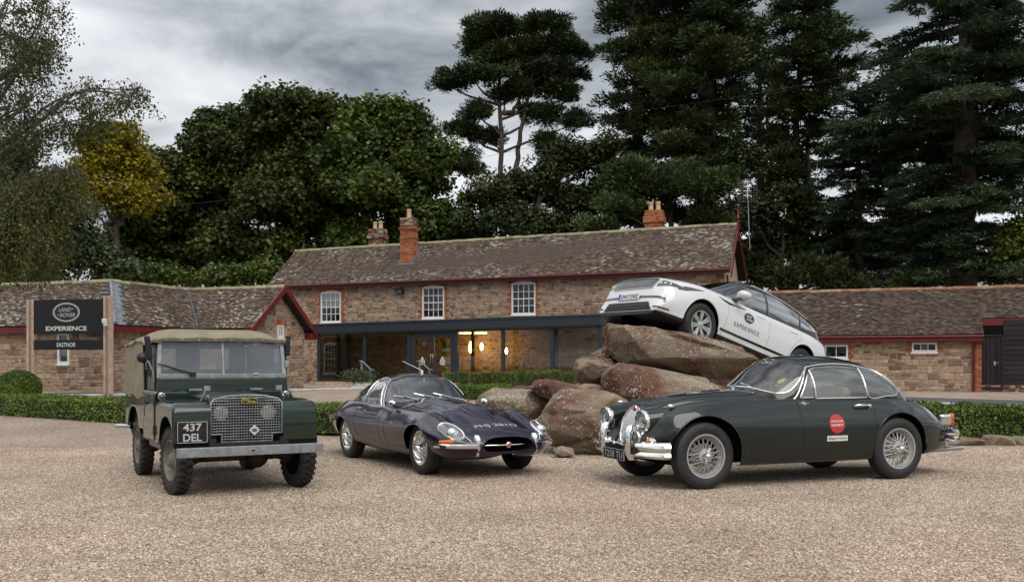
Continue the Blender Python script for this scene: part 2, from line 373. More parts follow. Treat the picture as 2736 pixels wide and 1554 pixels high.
M['brick_f'] = rndcol('brick_bulk', BRICK, 'face', nvar=.3, nscale=7, bump=.4)
M['brick_dark'] = rndcol('sooty_brick', [(0, (.10, .045, .032)), (.5, (.19, .075, .05)), (1, (.26, .15, .11))], 'face', nvar=.45, nscale=4, bump=.5, lichen=((.3, .3, .2), (.4, .4, .34), (.45, .45, .4)), lth=(.60, .68), lscale=2.5)
def stone_geo(seed, n=12):
    rg = random.Random(seed); P = []
    for k in range(n):
        a = 2*math.pi*(k+.5)/n; c, s = math.cos(a), math.sin(a); q = max(abs(c), abs(s))**.94
        rr = .5*rg.uniform(.90, 1.03); P.append((c/q*rr, s/q*rr))
    v = [(x, 0, z) for x, z in P]+[(x*.98, -.7, z*.96) for x, z in P]+[(x*.86, -1+rg.uniform(-.16, .18), z*.80) for x, z in P]
    f = [(i, (i+1) % n, n+(i+1) % n, n+i) for i in range(n)]+[(n+i, n+(i+1) % n, 2*n+(i+1) % n, 2*n+i) for i in range(n)]+[tuple(range(2*n, 3*n))]
    return v, f
SG = [stone_geo(i, 8) for i in range(7)]; SM = []
for v_, f_ in [stone_geo(i) for i in range(7)]:
    me_ = bpy.data.meshes.new('stone'); me_.from_pydata(v_, [], f_); me_.materials.append(M['stone_o']); me_.shade_smooth(); me_.set_sharp_from_angle(angle=R(38)); SM.append(me_)
def stone_wall(thing_, name, x0, x1, z0, z1, openings=(), ytop=None, y=0.0, budget=300, hmin=.20, hmax=.36, lmin=.2, lmax=.62, seen=None, thick=.45, seed=1, M_=None, holes=()):
    "rubble wall in the thing's frame: x along, -y outwards. Each stone its own object, the rest joined"
    rg = random.Random(seed)
    wall = MB()
    if ytop is None:                                         # wall proper, with real window openings
        X = sorted({x0, x1, *[h[0] for h in holes], *[h[1] for h in holes]}); Z = sorted({z0, z1, *[h[2] for h in holes], *[h[3] for h in holes]})
        for a, b in zip(X[:-1], X[1:]):
            run = None
            for c, d in list(zip(Z[:-1], Z[1:]))+[(None, None)]:
                hole = c is None or any(h[0]-1e-6 <= a and b <= h[1]+1e-6 and h[2]-1e-6 <= c and d <= h[3]+1e-6 for h in holes)
                if hole:
                    if run: wall.box2((a, y, run[0]), (b, y+thick, run[1])); run = None
                else: run = (run[0], d) if run else (c, d)
    else: wall.prism([(x0, y, z0), (x1, y, z0)]+[(a, y, b) for a, b in ytop], (0, thick, 0))
    w = wall.build(name, M['mortar'], thing_)
    if M_: w.matrix_local = M_
    st = []
    z = z0
    while z < z1:
        h = rg.uniform(hmin, hmax); h = min(h, z1-z+.02); x = x0-rg.uniform(0, .2)
        while x < x1:
            l = rg.uniform(lmin, lmax)*(1.2 if rg.random() < .15 else 1)
            parts = [(x, z, l, h)]
            if rg.random() < .55:
                k = rg.uniform(.38, .62); l2 = l*rg.uniform(.35, .65)
                parts = [(x, z, l, h*k), (x, z+h*k, l2, h*(1-k)), (x+l2, z+h*k, l-l2, h*(1-k))] if rg.random() < .6 else [(x, z, l2, h*k), (x+l2, z, l-l2, h*k), (x, z+h*k, l, h*(1-k))]
            for (a, b, c, d) in parts:
                a0, a1, b1 = max(a, x0), min(a+c, x1), min(b+d, z1)
                for (ox0, ox1, oz0, oz1) in openings:          # stones stop at the openings
                    if b < oz1 and b1 > oz0:
                        if a0 < ox0 < a1: a1 = ox0 if ox0-a0 > a1-ox1 else a1
                        if a0 < ox1 < a1: a0 = max(a0, ox1) if a1 > ox1 else a0
                        if a0 >= ox0-.01 and a1 <= ox1+.01: a1 = a0
                if a1-a0 < .07 or b1-b < .05: continue
                if ytop is not None:
                    xm = (a0+a1)/2; zt = np.interp(xm, [p[0] for p in ytop][::-1], [p[1] for p in ytop][::-1])
                    if b1 > zt+.02: continue
                st.append(((a0+a1)/2, (b+b1)/2, a1-a0-.018, b1-b-.016))
            x += l
        z += h
    vis = [s for s in st if seen is None or seen(s[0], s[1])]; vis.sort(key=lambda s: -s[2]*s[3]); solo = set(id(s) for s in vis[:budget])
    bulk = MB()
    for s in st:
        k = rg.randrange(len(SG)); pr = rg.uniform(.014, .036); fl = rg.choice((-1, 1))
        if id(s) in solo:
            place('stone', SM[k], None, w, (s[0], y, s[1]), (0, rg.uniform(-.05, .05), 0), (s[2]*fl, pr, s[3]))
        else: bulk.add([(s[0]+p[0]*s[2], y+p[1]*pr, s[1]+p[2]*s[3]) for p in SG[k][0]], SG[k][1])
    if bulk.f:
        bo = bulk.build('stonework', M['stone_f'], w, smooth=38, kind='stuff')
    return w
def tile_roof(name, parent, P00, P10, P01, P11, mat, tw=.17, ex=.105, slab=True, keep=None, seed=2):
    "courses of lapped tiles over the patch eave-left, eave-right, ridge-left, ridge-right"
    rg = random.Random(seed); P = [Vector(p) for p in (P00, P10, P01, P11)]
    A = lambda s, t: (P[0]*(1-s)+P[1]*s)*(1-t)+(P[2]*(1-s)+P[3]*s)*t
    up = ((P[1]-P[0]).cross(P[2]-P[0])).normalized()
    if up.z < 0: up = -up
    sl = max((P[2]-P[0]).dot(((P[2]-P[0])-(P[1]-P[0])*((P[2]-P[0]).dot(P[1]-P[0])/(P[1]-P[0]).length_squared)).normalized()), .3)
    wl = max((P[1]-P[0]).length, (P[3]-P[2]).length); nt_ = int(sl/ex); nc = int(wl/tw)
    mb = MB()
    mb.add([A(0, 0), A(1, 0), A(1, 1), A(0, 1)]+[A(*q)-up*.09 for q in ((0, 0), (1, 0), (1, 1), (0, 1))], [(0, 1, 2, 3), (7, 6, 5, 4), (0, 4, 5, 1), (1, 5, 6, 2), (2, 6, 7, 3), (3, 7, 4, 0)], .1)
    roof = mb.build(name, mat, parent)
    tl = MB(); V = []; F = []; rn = []
    sag = [rg.uniform(-.006, .006) for _ in range(nc+2)]
    for j in range(nt_):
        t0 = j/nt_; t1 = min(1, (j+1.25)/nt_); off = .5*(j % 2)
        for i in range(-1, nc):
            s0 = max(0, (i+off+.02)/nc); s1 = min(1, (i+off+.98)/nc)
            if s1-s0 < .2/nc: continue
            lift = .030+rg.uniform(-.006, .010)+sag[i+1]; dt = rg.uniform(-.05, .05)/nt_
            a, b, c, d = A(s0, max(0, t0+dt))+up*lift, A(s1, max(0, t0+dt+rg.uniform(-.03, .03)/nt_))+up*(lift+rg.uniform(-.006, .006)), A(s1, t1)+up*.006, A(s0, t1)+up*.006
            k = len(V); V += [a, b, c, d, a-up*.026, b-up*.026]; F += [(k, k+1, k+2, k+3), (k+4, k+5, k+1, k)]; r_ = rg.random(); rn += [r_, r_]
    tl.v = V; tl.f = F; tl.r = rn
    tl.build('tiles', mat, roof, kind='stuff', fix=False)
    return roof
def ridge_tiles(roof, a, b, mat, r=.13, l=.42, seed=4):
    rg = random.Random(seed); a, b = Vector(a), Vector(b); n = max(1, int((b-a).length/l)); d = (b-a)/n
    m = MB(); pr = [(math.cos(q)*r, math.sin(q)*r*.8) for q in np.linspace(-.35, math.pi+.35, 8)]
    pi = [(x*.82, z*.82-.01) for x, z in pr[::-1]]
    m.prism([(0, x, z) for x, z in pr+pi], (d.length*1.03, 0, 0)); me = m.mesh('ridge_tile'); me.materials.append(mat); me.shade_smooth(); me.set_sharp_from_angle(angle=R(40))
    q = d.to_track_quat('X', 'Z').to_euler()
    for i in range(n):
        p = a+d*i; place('ridge_tile', me, None, roof, (p.x, p.y, p.z+rg.uniform(-.012, .012)), (q.x+rg.uniform(-.04, .04), q.y+rg.uniform(-.01, .01), q.z))
def brick_block(mb, c, w, d, z0, z1, ch=.075, bl=.225):
    "a solid of bonded bricks laid in courses"
    z = z0; k = 0; nx = max(2, round(w/bl)); ny = max(2, round(d/bl))
    while z < z1-.01:
        h = min(ch, z1-z)
        for s in (-1, 1):
            for i in range(nx):
                o = (.25 if k % 2 else -.0)*w/nx; mb.box((c[0]-w/2+(i+.5)*w/nx+(o if 0 < i < nx-1 else 0), c[1]+s*(d/2-.05), z+h/2), (w/nx-.012, .1+random.uniform(0, .008), h-.012))
            for i in range(1, ny-1):
                mb.box((c[0]+s*(w/2-.05), c[1]-d/2+(i+.5)*d/ny, z+h/2), (.1+random.uniform(0, .008), d/ny-.012, h-.012))
        z += ch; k += 1
    mb.box((c[0], c[1], (z0+z1)/2), (w-.03, d-.03, z1-z0-.01))
def frame_of(O, ang): return Matrix.Translation(O) @ Matrix.Rotation(ang, 4, 'Z')
class Fr:
    "a building's own frame with photo-pixel look-ups on its planes"
    def __init__(s, O, deg): s.O = Vector((O[0], O[1], 0)); s.a = R(deg); s.c, s.s = math.cos(s.a), math.sin(s.a)
    def w(s, x, y, z=0): return Vector((s.O.x+x*s.c-y*s.s, s.O.y+x*s.s+y*s.c, z))
    def x(s, u, y):                      # local x on the plane y=const seen at column u
        k = (u-1368)/FPX; bx, by = s.O.x-y*s.s, s.O.y+y*s.c
        return (k*by-bx)/(s.c-k*s.s)
    def z(s, v, x, y): return CAMH+(HOR-v)/FPX*s.w(x, y).y
    def xz(s, u, v, y): x_ = s.x(u, y); return x_, s.z(v, x_, y)
def window(parent, x0, x1, z0, z1, y, cols, rows, arch=0.0, blind=False, mats=('white',), bar=.028, depth=.09, inside='room'):
    "sash window: frame part with bars, each pane its own sub-part"
    fw = .075; mb = MB(); yo = y
    for a, b in (((x0, yo, z0), (x0+fw, yo+depth, z1)), ((x1-fw, yo, z0), (x1, yo+depth, z1)), ((x0+fw, yo, z0), (x1-fw, yo+depth, z0+fw*1.3)), ((x0+fw, yo, z1-fw), (x1-fw, yo+depth, z1))): mb.box2(a, b)
    if arch: mb.prism([(x0, yo, z1)]+[(x0+(x1-x0)*i/8, yo, z1+arch*math.sin(math.pi*i/8)) for i in range(1, 8)]+[(x1, yo, z1)], (0, depth, 0))
    gx0, gx1, gz0, gz1 = x0+fw, x1-fw, z0+fw*1.3, z1-fw
    for i in range(1, cols): xx = gx0+(gx1-gx0)*i/cols; mb.box((xx, yo+.045, (gz0+gz1)/2), (bar, .05, gz1-gz0))
    for j in range(1, rows): zz_ = gz0+(gz1-gz0)*j/rows; mb.box(((gx0+gx1)/2, yo+.043, zz_), (gx1-gx0, .054, bar*(1.7 if rows == 4 and j == 2 else 1)))
    mb.box2((x0-.04, yo-.05, z0-.06), (x1+.04, yo+depth, z0-.001))
    w = mb.build('window', M[mats[0]], parent)
    pane = MB().box((0, 0, 0), ((gx1-gx0)/cols-bar, .006, (gz1-gz0)/rows-bar)).mesh('pane'); pane.materials.append(M['glass'])
    for i in range(cols):
        for j in range(rows):
            place('pane', pane, None, w, (gx0+(gx1-gx0)*(i+.5)/cols, yo+.05, gz0+(gz1-gz0)*(j+.5)/rows), (random.uniform(-.012, .012), 0, random.uniform(-.012, .012)))
    if blind: MB().box2((gx0, yo+.10, gz0+(gz1-gz0)*.5), (gx1, yo+.115, gz1)).build('blind', M['white'], w)
    return w
M['room'] = pm('room_wall', (.20, .12, .05), .9, var=.3, scale=1.5)
def room(parent, x0, x1, y0, y1, z0, z1, mat):
    mb = MB(); mb.box2((x0, y0, z0), (x1, y1, z1)); mb.f = [f for i, f in enumerate(mb.f) if i != 2]; mb.r = mb.r[:5]
    return mb.build('room_interior', mat, parent, fix=False)

# ================================================================== the farmhouse
FA = Fr((-13.25, 52.4), -20)
farm = thing('farmhouse', 'long two storey stone farmhouse with lichened tile roof and three chimneys', 'house', FA.O, (0, 0, FA.a))
yE, yRg = -.38, 2.75
xEL, zEL = FA.xz(712, 764, yE); xER, zER = FA.xz(1951, 716, yE)
xRL, zRL = FA.xz(789, 672, yRg); xRR, zRR = FA.xz(1969, 600, yRg)
wx0, wx1 = xEL+.35, xER-.35; wtop = (zEL+zER)/2-.12
wins = []
for (u0, u1, v0, v1) in ((858, 912, 780, 862), (1129, 1188, 766, 851), (1367.5, 1431.5, 755, 841), (867, 905, 918, 998)):
    a, zb = FA.xz(u0, v1, 0); b_, zt = FA.xz(u1, v0, 0); wins.append((a, b_, zb, zt))
ops = [(a-.24, b+.24, z0-.1, z1+.30) for a, b, z0, z1 in wins]
fl_ = stone_wall(farm, 'wall', wx0, wx1, 0, wtop, ops, seen=lambda x, z: z > 3.3 and x > 2.0, thick=.5, seed=5, hmin=.14, hmax=.26, lmin=.16, lmax=.5, holes=[(a, b, z0, z1+.05) for a, b, z0, z1 in wins])
for i, (a, b, z0, z1) in enumerate(wins):
    w = window(farm, a, b, z0, z1, -.05, 4, 4, arch=.09, blind=(i == 0))
    mb = MB(); zz_ = z0-.1; k = 0                                       # toothed brick surround
    while zz_ < z1+.04:
        ww = .23 if (k//2) % 2 else .13
        for s, e in ((-1, a), (1, b)):
            place_x = e+s*ww/2
            mb.box((place_x, -.01, zz_+.037), (ww-.01, .09, .066))
        zz_ += .076; k += 1
    for q in range(int((b-a+.3)/.078)):
        xx = a-.15+q*.078+.04; tt = (xx-a)/(b-a); mb.box((xx, -.01, z1+.16+.08*math.sin(math.pi*min(1, max(0, tt)))), (.066, .09, .22))
    mb.build('brick_surround', M['brick_f'], farm, kind='stuff')
    room(w, a+.003, b-.003, .06, .9, z0+.003, z1+.047, M['room'] if i else M['dark'])
# a few things on the sill of the middle window
rbox('roof_soffit', M['red'], farm, ((xEL+xER)/2, yE/2+.02, (zEL+zER)/2-.16), (xER-xEL-.1, abs(yE)-.05, .03), .003, Matrix.Rotation(-(zER-zEL)/(xER-xEL), 3, 'Y'))
mb = MB(); mb.prism([(xEL, yE-.02, zEL-.20), (xER, yE-.02, zER-.20), (xER, yE-.02, zER-.02), (xEL, yE-.02, zEL-.02)], (0, .03, 0)); mb.build('fascia', M['red'], farm)
mb = MB(); g0, g1 = Vector((xEL, yE-.09, zEL-.06)), Vector((xER, yE-.09, zER-.06)); mb.tube([g0, g1], .055, 8); mb.build('gutter', pm('gutter_dark_red', (.075, .010, .012), .4), farm, smooth=50)
roof = tile_roof('roof', farm, (xEL, yE, zEL), (xER, yE, zER), (xRL, yRg, zRL), (xRR, yRg, zRR), M['tile'], seed=8)
tile_roof('roof', farm, (xRL+.02, yRg*2-yE, zEL), (xER, yRg*2-yE, zER), (xRL, yRg+.03, zRL), (xRR, yRg+.03, zRR), M['tile_clean'], tw=.6, ex=.4, seed=9)
ridge_tiles(roof, (xRL, yRg, zRL+.0), (xRR, yRg, zRR+.0), M['ridge'])
# gable ends with red bargeboards and a finial
mb = MB(); mb.prism([(wx1, .02, 0), (wx1, 2*yRg, 0), (wx1, 2*yRg, wtop), (wx1, yRg, zRR-.15), (wx1, .02, wtop)], (-.4, 0, 0)); mb.build('gable_wall', M['mortar'], farm)
mb = MB(); mb.prism([(wx0, .52, 0), (wx0, 2*yRg, 0), (wx0, 2*yRg, wtop), (wx0+.9, yRg, zRL-.15), (wx0, .52, wtop)], (.4, 0, 0)); mb.build('gable_wall', M['mortar'], farm)
mb = MB()
for s in (-1, 1):
    e = Vector((xER+.03, yRg+s*(yRg-yE+.05), zER-.15)); t_ = Vector((xRR+.03, yRg, zRR+.02))
    mb.prism([e, t_, t_-Vector((0, 0, .28)), e-Vector((0, 0, .28))], (.05, 0, 0))
mb.box((xRR+.06, yRg, zRR-.3), (.09, .12, 1.0)); mb.build('bargeboard', M['red'], farm)
mb = MB(); mb.lathe([(.0, .0), (.06, .0), (.06, .12), (.03, .16), (.085, .26), (.06, .34), (.0, .78)], 10, (xRR+.06, yRg, zRR+.05), 'z'); mb.build('finial', M['red'], farm, smooth=40)
# chimneys
def pot(parent, x, y, z0, h, r=.13):
    MB().lathe([(r*1.02, 0), (r*.98, h*.1), (r*.86, h*.7), (r*.86, h*.78), (r*1.05, h*.8), (r*1.05, h*.9), (r*.92, h*.92), (r*.95, h), (r*.75, h), (r*.7, h*.3)], 16, (x, y, z0), 'z').build('chimney_pot', M['potclay'], parent, smooth=40)
M['potclay'] = pm('buff_clay', (.50, .38, .20), .8, var=.15)
def chimney(x, y, w, d, zb, zt, mat, pots, ph, bands):
    mb = MB(); cur = zb
    for (za, zb2, grow) in bands: brick_block(mb, (x, y), w+grow, d+grow, za, zb2)
    c = mb.build('chimney', M[mat[0]], farm)
    if len(mat) > 1:
        m2 = MB(); brick_block(m2, (x, y), w+.02, d+.02, mat[2], zt); m2.build('sooty_top', M[mat[1]], c, kind='stuff')
    for px_ in pots: pot(c, x+px_, y, zt-.01, ph)
    return c
y1_ = 1.35; cx, zt = FA.xz(1093, 583, y1_); zb = FA.z(694, cx, y1_-.3); zs = FA.z(617, cx, y1_)
ch1 = chimney(cx, y1_, .70, .70, zb, zt, ('brick_f', 'brick_dark', zs+.12), (.0,), .48, [(zb-.3, zs-.42, 0), (zs-.42, zs-.34, .06), (zs-.34, zs, .0), (zs, zs+.08, .1), (zs+.08, zs+.16, .16)])
mb = MB()
for s in (-1, 1):
    k = (zRL-zEL)/(yRg-yE); y0_ = y1_-.44; ys_ = [y0_, y0_+.2, y0_+.4, y0_+.6, y0_+.8]
    for q in ys_: mb.box((cx+s*.37, q, zEL+(q-yE)*k+(zER-zEL)*(cx/xER)+.12), (.03, .22, .28))
mb.box((cx, y1_-.44, zEL+(y1_-.5-yE)*k+(zER-zEL)*(cx/xER)+.08), (1.0, .10, .12), Matrix.Rotation(.5, 3, 'X')); mb.build('lead_flashing', M['lead'], roof)
y2_ = 3.5; cx2, zt2 = FA.xz(1010, 612, y2_); zb2 = FA.z(668, cx2, y2_)
chimney(cx2, y2_, .84, .7, zb2, zt2, ('brick_dark',), (-.17, .17), .42, [(zb2-1, zt2-.55, -.02), (zt2-.55, zt2-.34, .12), (zt2-.34, zt2, .0)])
cx3, zt3 = FA.xz(1749, 563, y2_); zb3 = FA.z(620, cx3, y2_)
chimney(cx3, y2_, .92, .7, zb3, zt3, ('brick_f',), (-.18, .18), .45, [(zb3-1, zt3-.62, -.04), (zt3-.62, zt3-.32, .10), (zt3-.32, zt3-.16, .0), (zt3-.16, zt3, -.06)])
# things fixed to the wall
lx, lz = FA.xz(1069, 777, -.2)
fl2 = thing('floodlight', 'small black floodlight under the farmhouse eaves', 'floodlight', FA.w(lx, -.22, lz), (0, 0, FA.a))
rbox('lamp_body', M['black'], fl2, (0, 0, 0), (.42, .16, .24), .02, Matrix.Rotation(.5, 3, 'X')); rbox('lamp_glass', M['reflector'], fl2, (0, -.085, -.04), (.30, .01, .14), .002, Matrix.Rotation(.5, 3, 'X')); rbox('bracket', M['black'], fl2, (0, .13, .06), (.08, .18, .05), .004)
vx, vz = FA.xz(900+1485/4.045, 520+1005/4.045, -.05)
vb = thing('wall_vent', 'pale square vent plate set in the farmhouse wall', 'vent', FA.w(vx, -.06, vz), (0, 0, FA.a)); rbox('plate', M['kerb'], vb, (0, 0, 0), (.30, .05, .28), .01); rbox('grille', M['mortar'], vb, (0, -.027, 0), (.16, .02, .14), .004)
ax, az = FA.xz(1975, 500, 2.9)
ae = thing('television_aerial', 'grid television aerial on a striped mast at the roof gable', 'aerial', FA.w(ax+.5, 2.9, zRR-1.2), (0, 0, FA.a))
mb = MB(); zt_ = az-(zRR-1.2); mb.tube([(0, 0, 0), (-.12, 0, zt_+.2)], .022, 8); mb.build('mast', M['galv'], ae, smooth=40)
mb = MB()
for i in range(8): mb.tube([(-.55+i*.125, -.05, zt_-.75), (-.55+i*.125, -.05, zt_+.35)], .0035, 4)
for i in range(9): mb.tube([(-.57, -.05, zt_-.72+i*.13), (.36, -.05, zt_-.72+i*.13)], .0035, 4)
mb.build('reflector_grid', M['galv'], ae)
mb = MB()
for i in range(4): mb.box((-.1, -.16, zt_-.45+i*.22), (.34, .02, .03))
mb.box((-.1, -.14, zt_-.12), (.03, .02, .9)); mb.build('dipoles', M['white'], ae)
dpx, dpz = FA.xz(1958, 760, -.3)
mb = MB(); mb.tube([(dpx-.25, -.25, zER-.3), (dpx-.25, -.12, zER-.6), (dpx-.25, -.12, .2)], .05, 8); mb.build('drainpipe', M['red'], farm, smooth=50)

# ================================================================== glazed extension
yC = -3.3
ext = thing('glazed_extension', 'flat roofed anthracite glass extension along the farmhouse front', 'conservatory', FA.O, (0, 0, FA.a))
cxl, cztl = FA.xz(836, 866, yC); cxr, cztr = FA.xz(1606, 839, yC); czbl = FA.z(890.5, cxl, yC); czbr = FA.z(868, cxr, yC)
mb = MB(); mb.prism([(cxl, yC, czbl), (cxr, yC, czbr), (cxr, yC, cztr), (cxl, yC, cztl)], (0, -yC-.05, 0)); mb.build('roof', M['anthracite'], ext, bevel=.02)
mb = MB(); mb.prism([(cxl-.03, yC-.04, cztl-.07), (cxr+.03, yC-.04, cztr-.07), (cxr+.03, yC-.04, cztr+.02), (cxl-.03, yC-.04, cztl+.02)], (0, .1, 0)); mb.build('roof_edge_trim', M['anthracite'], ext)
M['screed'] = pm('interior_floor', (.16, .10, .06), .4, var=.2)
flz = FA.z(1018, FA.x(852, yC+.3), yC+.3)
zc = lambda x: czbl+(czbr-czbl)*(x-cxl)/(cxr-cxl)
mb = MB(); mb.box2((cxl+.1, yC+.2, 0), (cxr-.1, -.06, flz-.02)); mb.build('floor_slab', M['screed'], ext)
M['plinth'] = rndcol('plinth_stone', [(0, (.42, .29, .17)), (1, (.52, .38, .24))], 'obj')
pl = MB().box((0, 0, 0), (.52, .22, .22)).mesh('plinth_stone'); pl.materials.append(M['plinth'])
for i in range(26): place('plinth_stone', pl, None, ext, (cxl+.3+i*.54, yC+.26, flz-.12))
yg = yC+.30
gu = [852, 975, 1093, 1220, 1344, 1476, 1603]           # main mullions (photo columns)
gx = [FA.x(u, yg) for u in gu]
mb = MB()
for i, x in enumerate(gx): mb.box2((x-.075, yg-.06, flz-.02), (x+.075, yg+.08, zc(x)+.03))
mb.box2((gx[0], yg-.04, flz-.02), (gx[2]-.1, yg+.06, flz+.10)); mb.box2((gx[3]+.1, yg-.04, flz-.02), (gx[6], yg+.06, flz+.10))
mb.prism([(gx[0], yg-.045, zc(gx[0])-.10), (gx[6], yg-.045, zc(gx[6])-.10), (gx[6], yg-.045, zc(gx[6])+.05), (gx[0], yg-.045, zc(gx[0])+.05)], (0, .12, 0))
mb.box2((gx[0]-.075, yg, flz-.02), (gx[0]+.06, -.08, flz+.10)); mb.box2((gx[0]-.07, -.2, flz), (gx[0]+.05, -.06, zc(gx[0]))); mb.box2((gx[6]-.07, -.2, flz), (gx[6]+.05, -.06, zc(gx[6])))
mb.build('frame', M['anthracite'], ext, bevel=.006)
M['bigglass'] = glassm('shopfront_glass', (.80, .81, .77), .85, base=.01)
for i in range(6):
    if i == 2: continue
    a, b = gx[i]+.075, gx[i+1]-.075; MB().prism([(a, yg+.01, flz+.10), (b, yg+.01, flz+.10), (b, yg+.01, zc(b)-.10), (a, yg+.01, zc(a)-.10)], (0, .012, 0)).build('pane', M['bigglass'], ext)
MB().prism([(gx[0], yg+.08, flz+.1), (gx[0], -.2, flz+.1), (gx[0], -.2, zc(gx[0])-.02), (gx[0], yg+.08, zc(gx[0])-.02)], (.012, 0, 0)).build('pane', M['bigglass'], ext)
# posts inside the glass line
mb = MB()
for u in (905, 932, 1264, 1487): x = FA.x(u, yg+.9); mb.box2((x-.07, yg+.8, flz), (x+.07, yg+.95, zc(x)))
mb.build('inner_posts', M['anthracite'], ext)
# double door
dx0, dx1 = gx[2]+.075, gx[3]-.075; dm = (dx0+dx1)/2; dzt = zc(dm)-.12
mb = MB(); mb.box2((dx0, yg-.03, flz), (dx0+.12, yg+.06, dzt+.1)); mb.box2((dx1-.12, yg-.03, flz), (dx1, yg+.06, dzt+.1)); mb.box2((dx0, yg-.03, dzt-.1), (dx1, yg+.06, dzt+.1)); mb.build('door_frame', M['anthracite'], ext, bevel=.004)
for s in (-1, 1):
    a, b = (dx0+.12, dm-.004) if s < 0 else (dm+.004, dx1-.12)
    mb = MB(); mb.box2((a, yg-.05, flz+.01), (a+.10, yg+.01, dzt-.1)); mb.box2((b-.10, yg-.05, flz+.01), (b, yg+.01, dzt-.1)); mb.box2((a+.1, yg-.05, flz+.01), (b-.1, yg+.01, flz+.16)); mb.box2((a+.1, yg-.05, dzt-.2), (b-.1, yg+.01, dzt-.1))
    dr = mb.build('door', M['anthracite'], ext, bevel=.004)
    MB().box2((a+.1, yg-.03, flz+.16), (b-.1, yg-.018, dzt-.2)).build('pane', M['bigglass'], dr)
    hx = b-.05 if s < 0 else a+.05; mb = MB(); mb.tube([(hx, yg-.07, flz+.9), (hx, yg-.11, flz+.95), (hx, yg-.11, flz+1.25), (hx, yg-.07, flz+1.3)], .014, 6); mb.build('handle', M['satin'], dr, smooth=60)
    ex_ = (a+b)/2; ez = FA.z(800+512/3.127, ex_, yg)                     # white emblem etched on the glass
    mb = MB(); ye = yg-.035
    mb.add([(ex_-.15, ye, ez-.12), (ex_+.15, ye, ez-.12), (ex_+.09, ye, ez-.17), (ex_-.09, ye, ez-.17)], [(0, 1, 2, 3)])
    for k in (-1, 1): mb.add([(ex_+k*.02, ye, ez+.20), (ex_+k*.035, ye, ez-.10), (ex_+k*.06, ye, ez-.10), (ex_+k*.035, ye, ez+.15)], [(0, 1, 2, 3)]); mb.add([(ex_+k*.02, ye, ez+.20), (ex_+k*.13, ye, ez-.02), (ex_+k*.13, ye, ez-.10), (ex_+k*.10, ye, ez-.10)], [(0, 1, 2, 3)])
    mb.add([(ex_-.02, ye, ez+.2), (ex_+.02, ye, ez+.2), (ex_+.012, ye, ez-.12), (ex_-.012, ye, ez-.12)], [(0, 1, 2, 3)])
    mb.build('etched_emblem', M['print_white'], dr, fix=False)
# handrails outside the door
for u, lb_ in ((988, 'grey metal handrail beside the pale trough planter'), (1143, 'grey metal handrail directly before the glass double doors')):
    hx = FA.x(u, yg-1.0); h = thing('handrail', lb_, 'handrail', FA.w(hx, yg-1.2, gz(*FA.w(hx, yg-1.2)[:2])), (0, 0, FA.a), 'handrails at the glass doors')
    mb = MB(); mb.tube([(-.32, 0, 0), (-.32, 0, 1.18)], .045, 8); mb.build('post', M['lead'], h, smooth=60)
    mb = MB(); mb.tube([(.32, -.3, 0), (.32, -.3, .78)], .045, 8); mb.build('post', M['lead'], h, smooth=60)
    mb = MB(); mb.tube([(-.5, .1, 1.18), (-.30, 0, 1.18), (.32, -.3, .80), (.52, -.4, .78)], .032, 8); mb.build('rail', M['lead'], h, smooth=60)
# lit interior: ceiling bar, pendant lamps, tables
M['glow'] = pm('warm_lamp', (1, .7, .3), .5, em=((1, .58, .18), 30)); M['ceil'] = pm('ceiling_paint', (.45, .36, .22), .9)
MB().prism([(cxl+.2, yC+.25, zc(cxl)-.03), (cxr-.2, yC+.25, zc(cxr)-.03), (cxr-.2, -.1, zc(cxr)-.03), (cxl+.2, -.1, zc(cxl)-.03)], (0, 0, .02)).build('ceiling', M['ceil'], ext)
lxa, lxb = FA.x(1228, -1.6), FA.x(1300, -1.6)
bl = thing('ceiling_light', 'warm lit strip light under the extension ceiling', 'light', FA.w((lxa+lxb)/2, -1.6, zc(lxa)-.12), (0, 0, FA.a)); rbox('tube', M['glow'], bl, (0, 0, 0), (lxb-lxa, .09, .04), .01); rbox('housing', M['white'], bl, (0, 0, .04), (lxb-lxa+.06, .12, .04), .005)
M['wood'] = pm('table_wood', (.30, .18, .09), .5, var=.2)
for i, (u, y_, v, lab) in enumerate(((1259, -1.3, 928, 'tall oval pendant lamp glowing yellow behind the glass'), (1287, -.7, 926, 'small yellow pendant lamp deep inside the extension'), (1353, -1.0, 937, 'pale yellow pendant lamp beside the inner post'))):
    x_, z_ = FA.xz(u, v, y_); p = thing('pendant_lamp', lab, 'lamp', FA.w(x_, y_, z_), (0, 0, FA.a), 'lit lamps inside the extension')
    sc = (1.2, .75, .6)[i]
    MB().lathe([(.0, -.24*sc), (.07*sc, -.2*sc), (.11*sc, 0), (.07*sc, .2*sc), (.02, .26*sc)], 14, axis='z').build('shade', M['glow'], p, smooth=50); mb = MB(); mb.tube([(0, 0, .25*sc), (0, 0, zc(x_)-z_-.04)], .008, 5); mb.build('cord', M['black'], p)
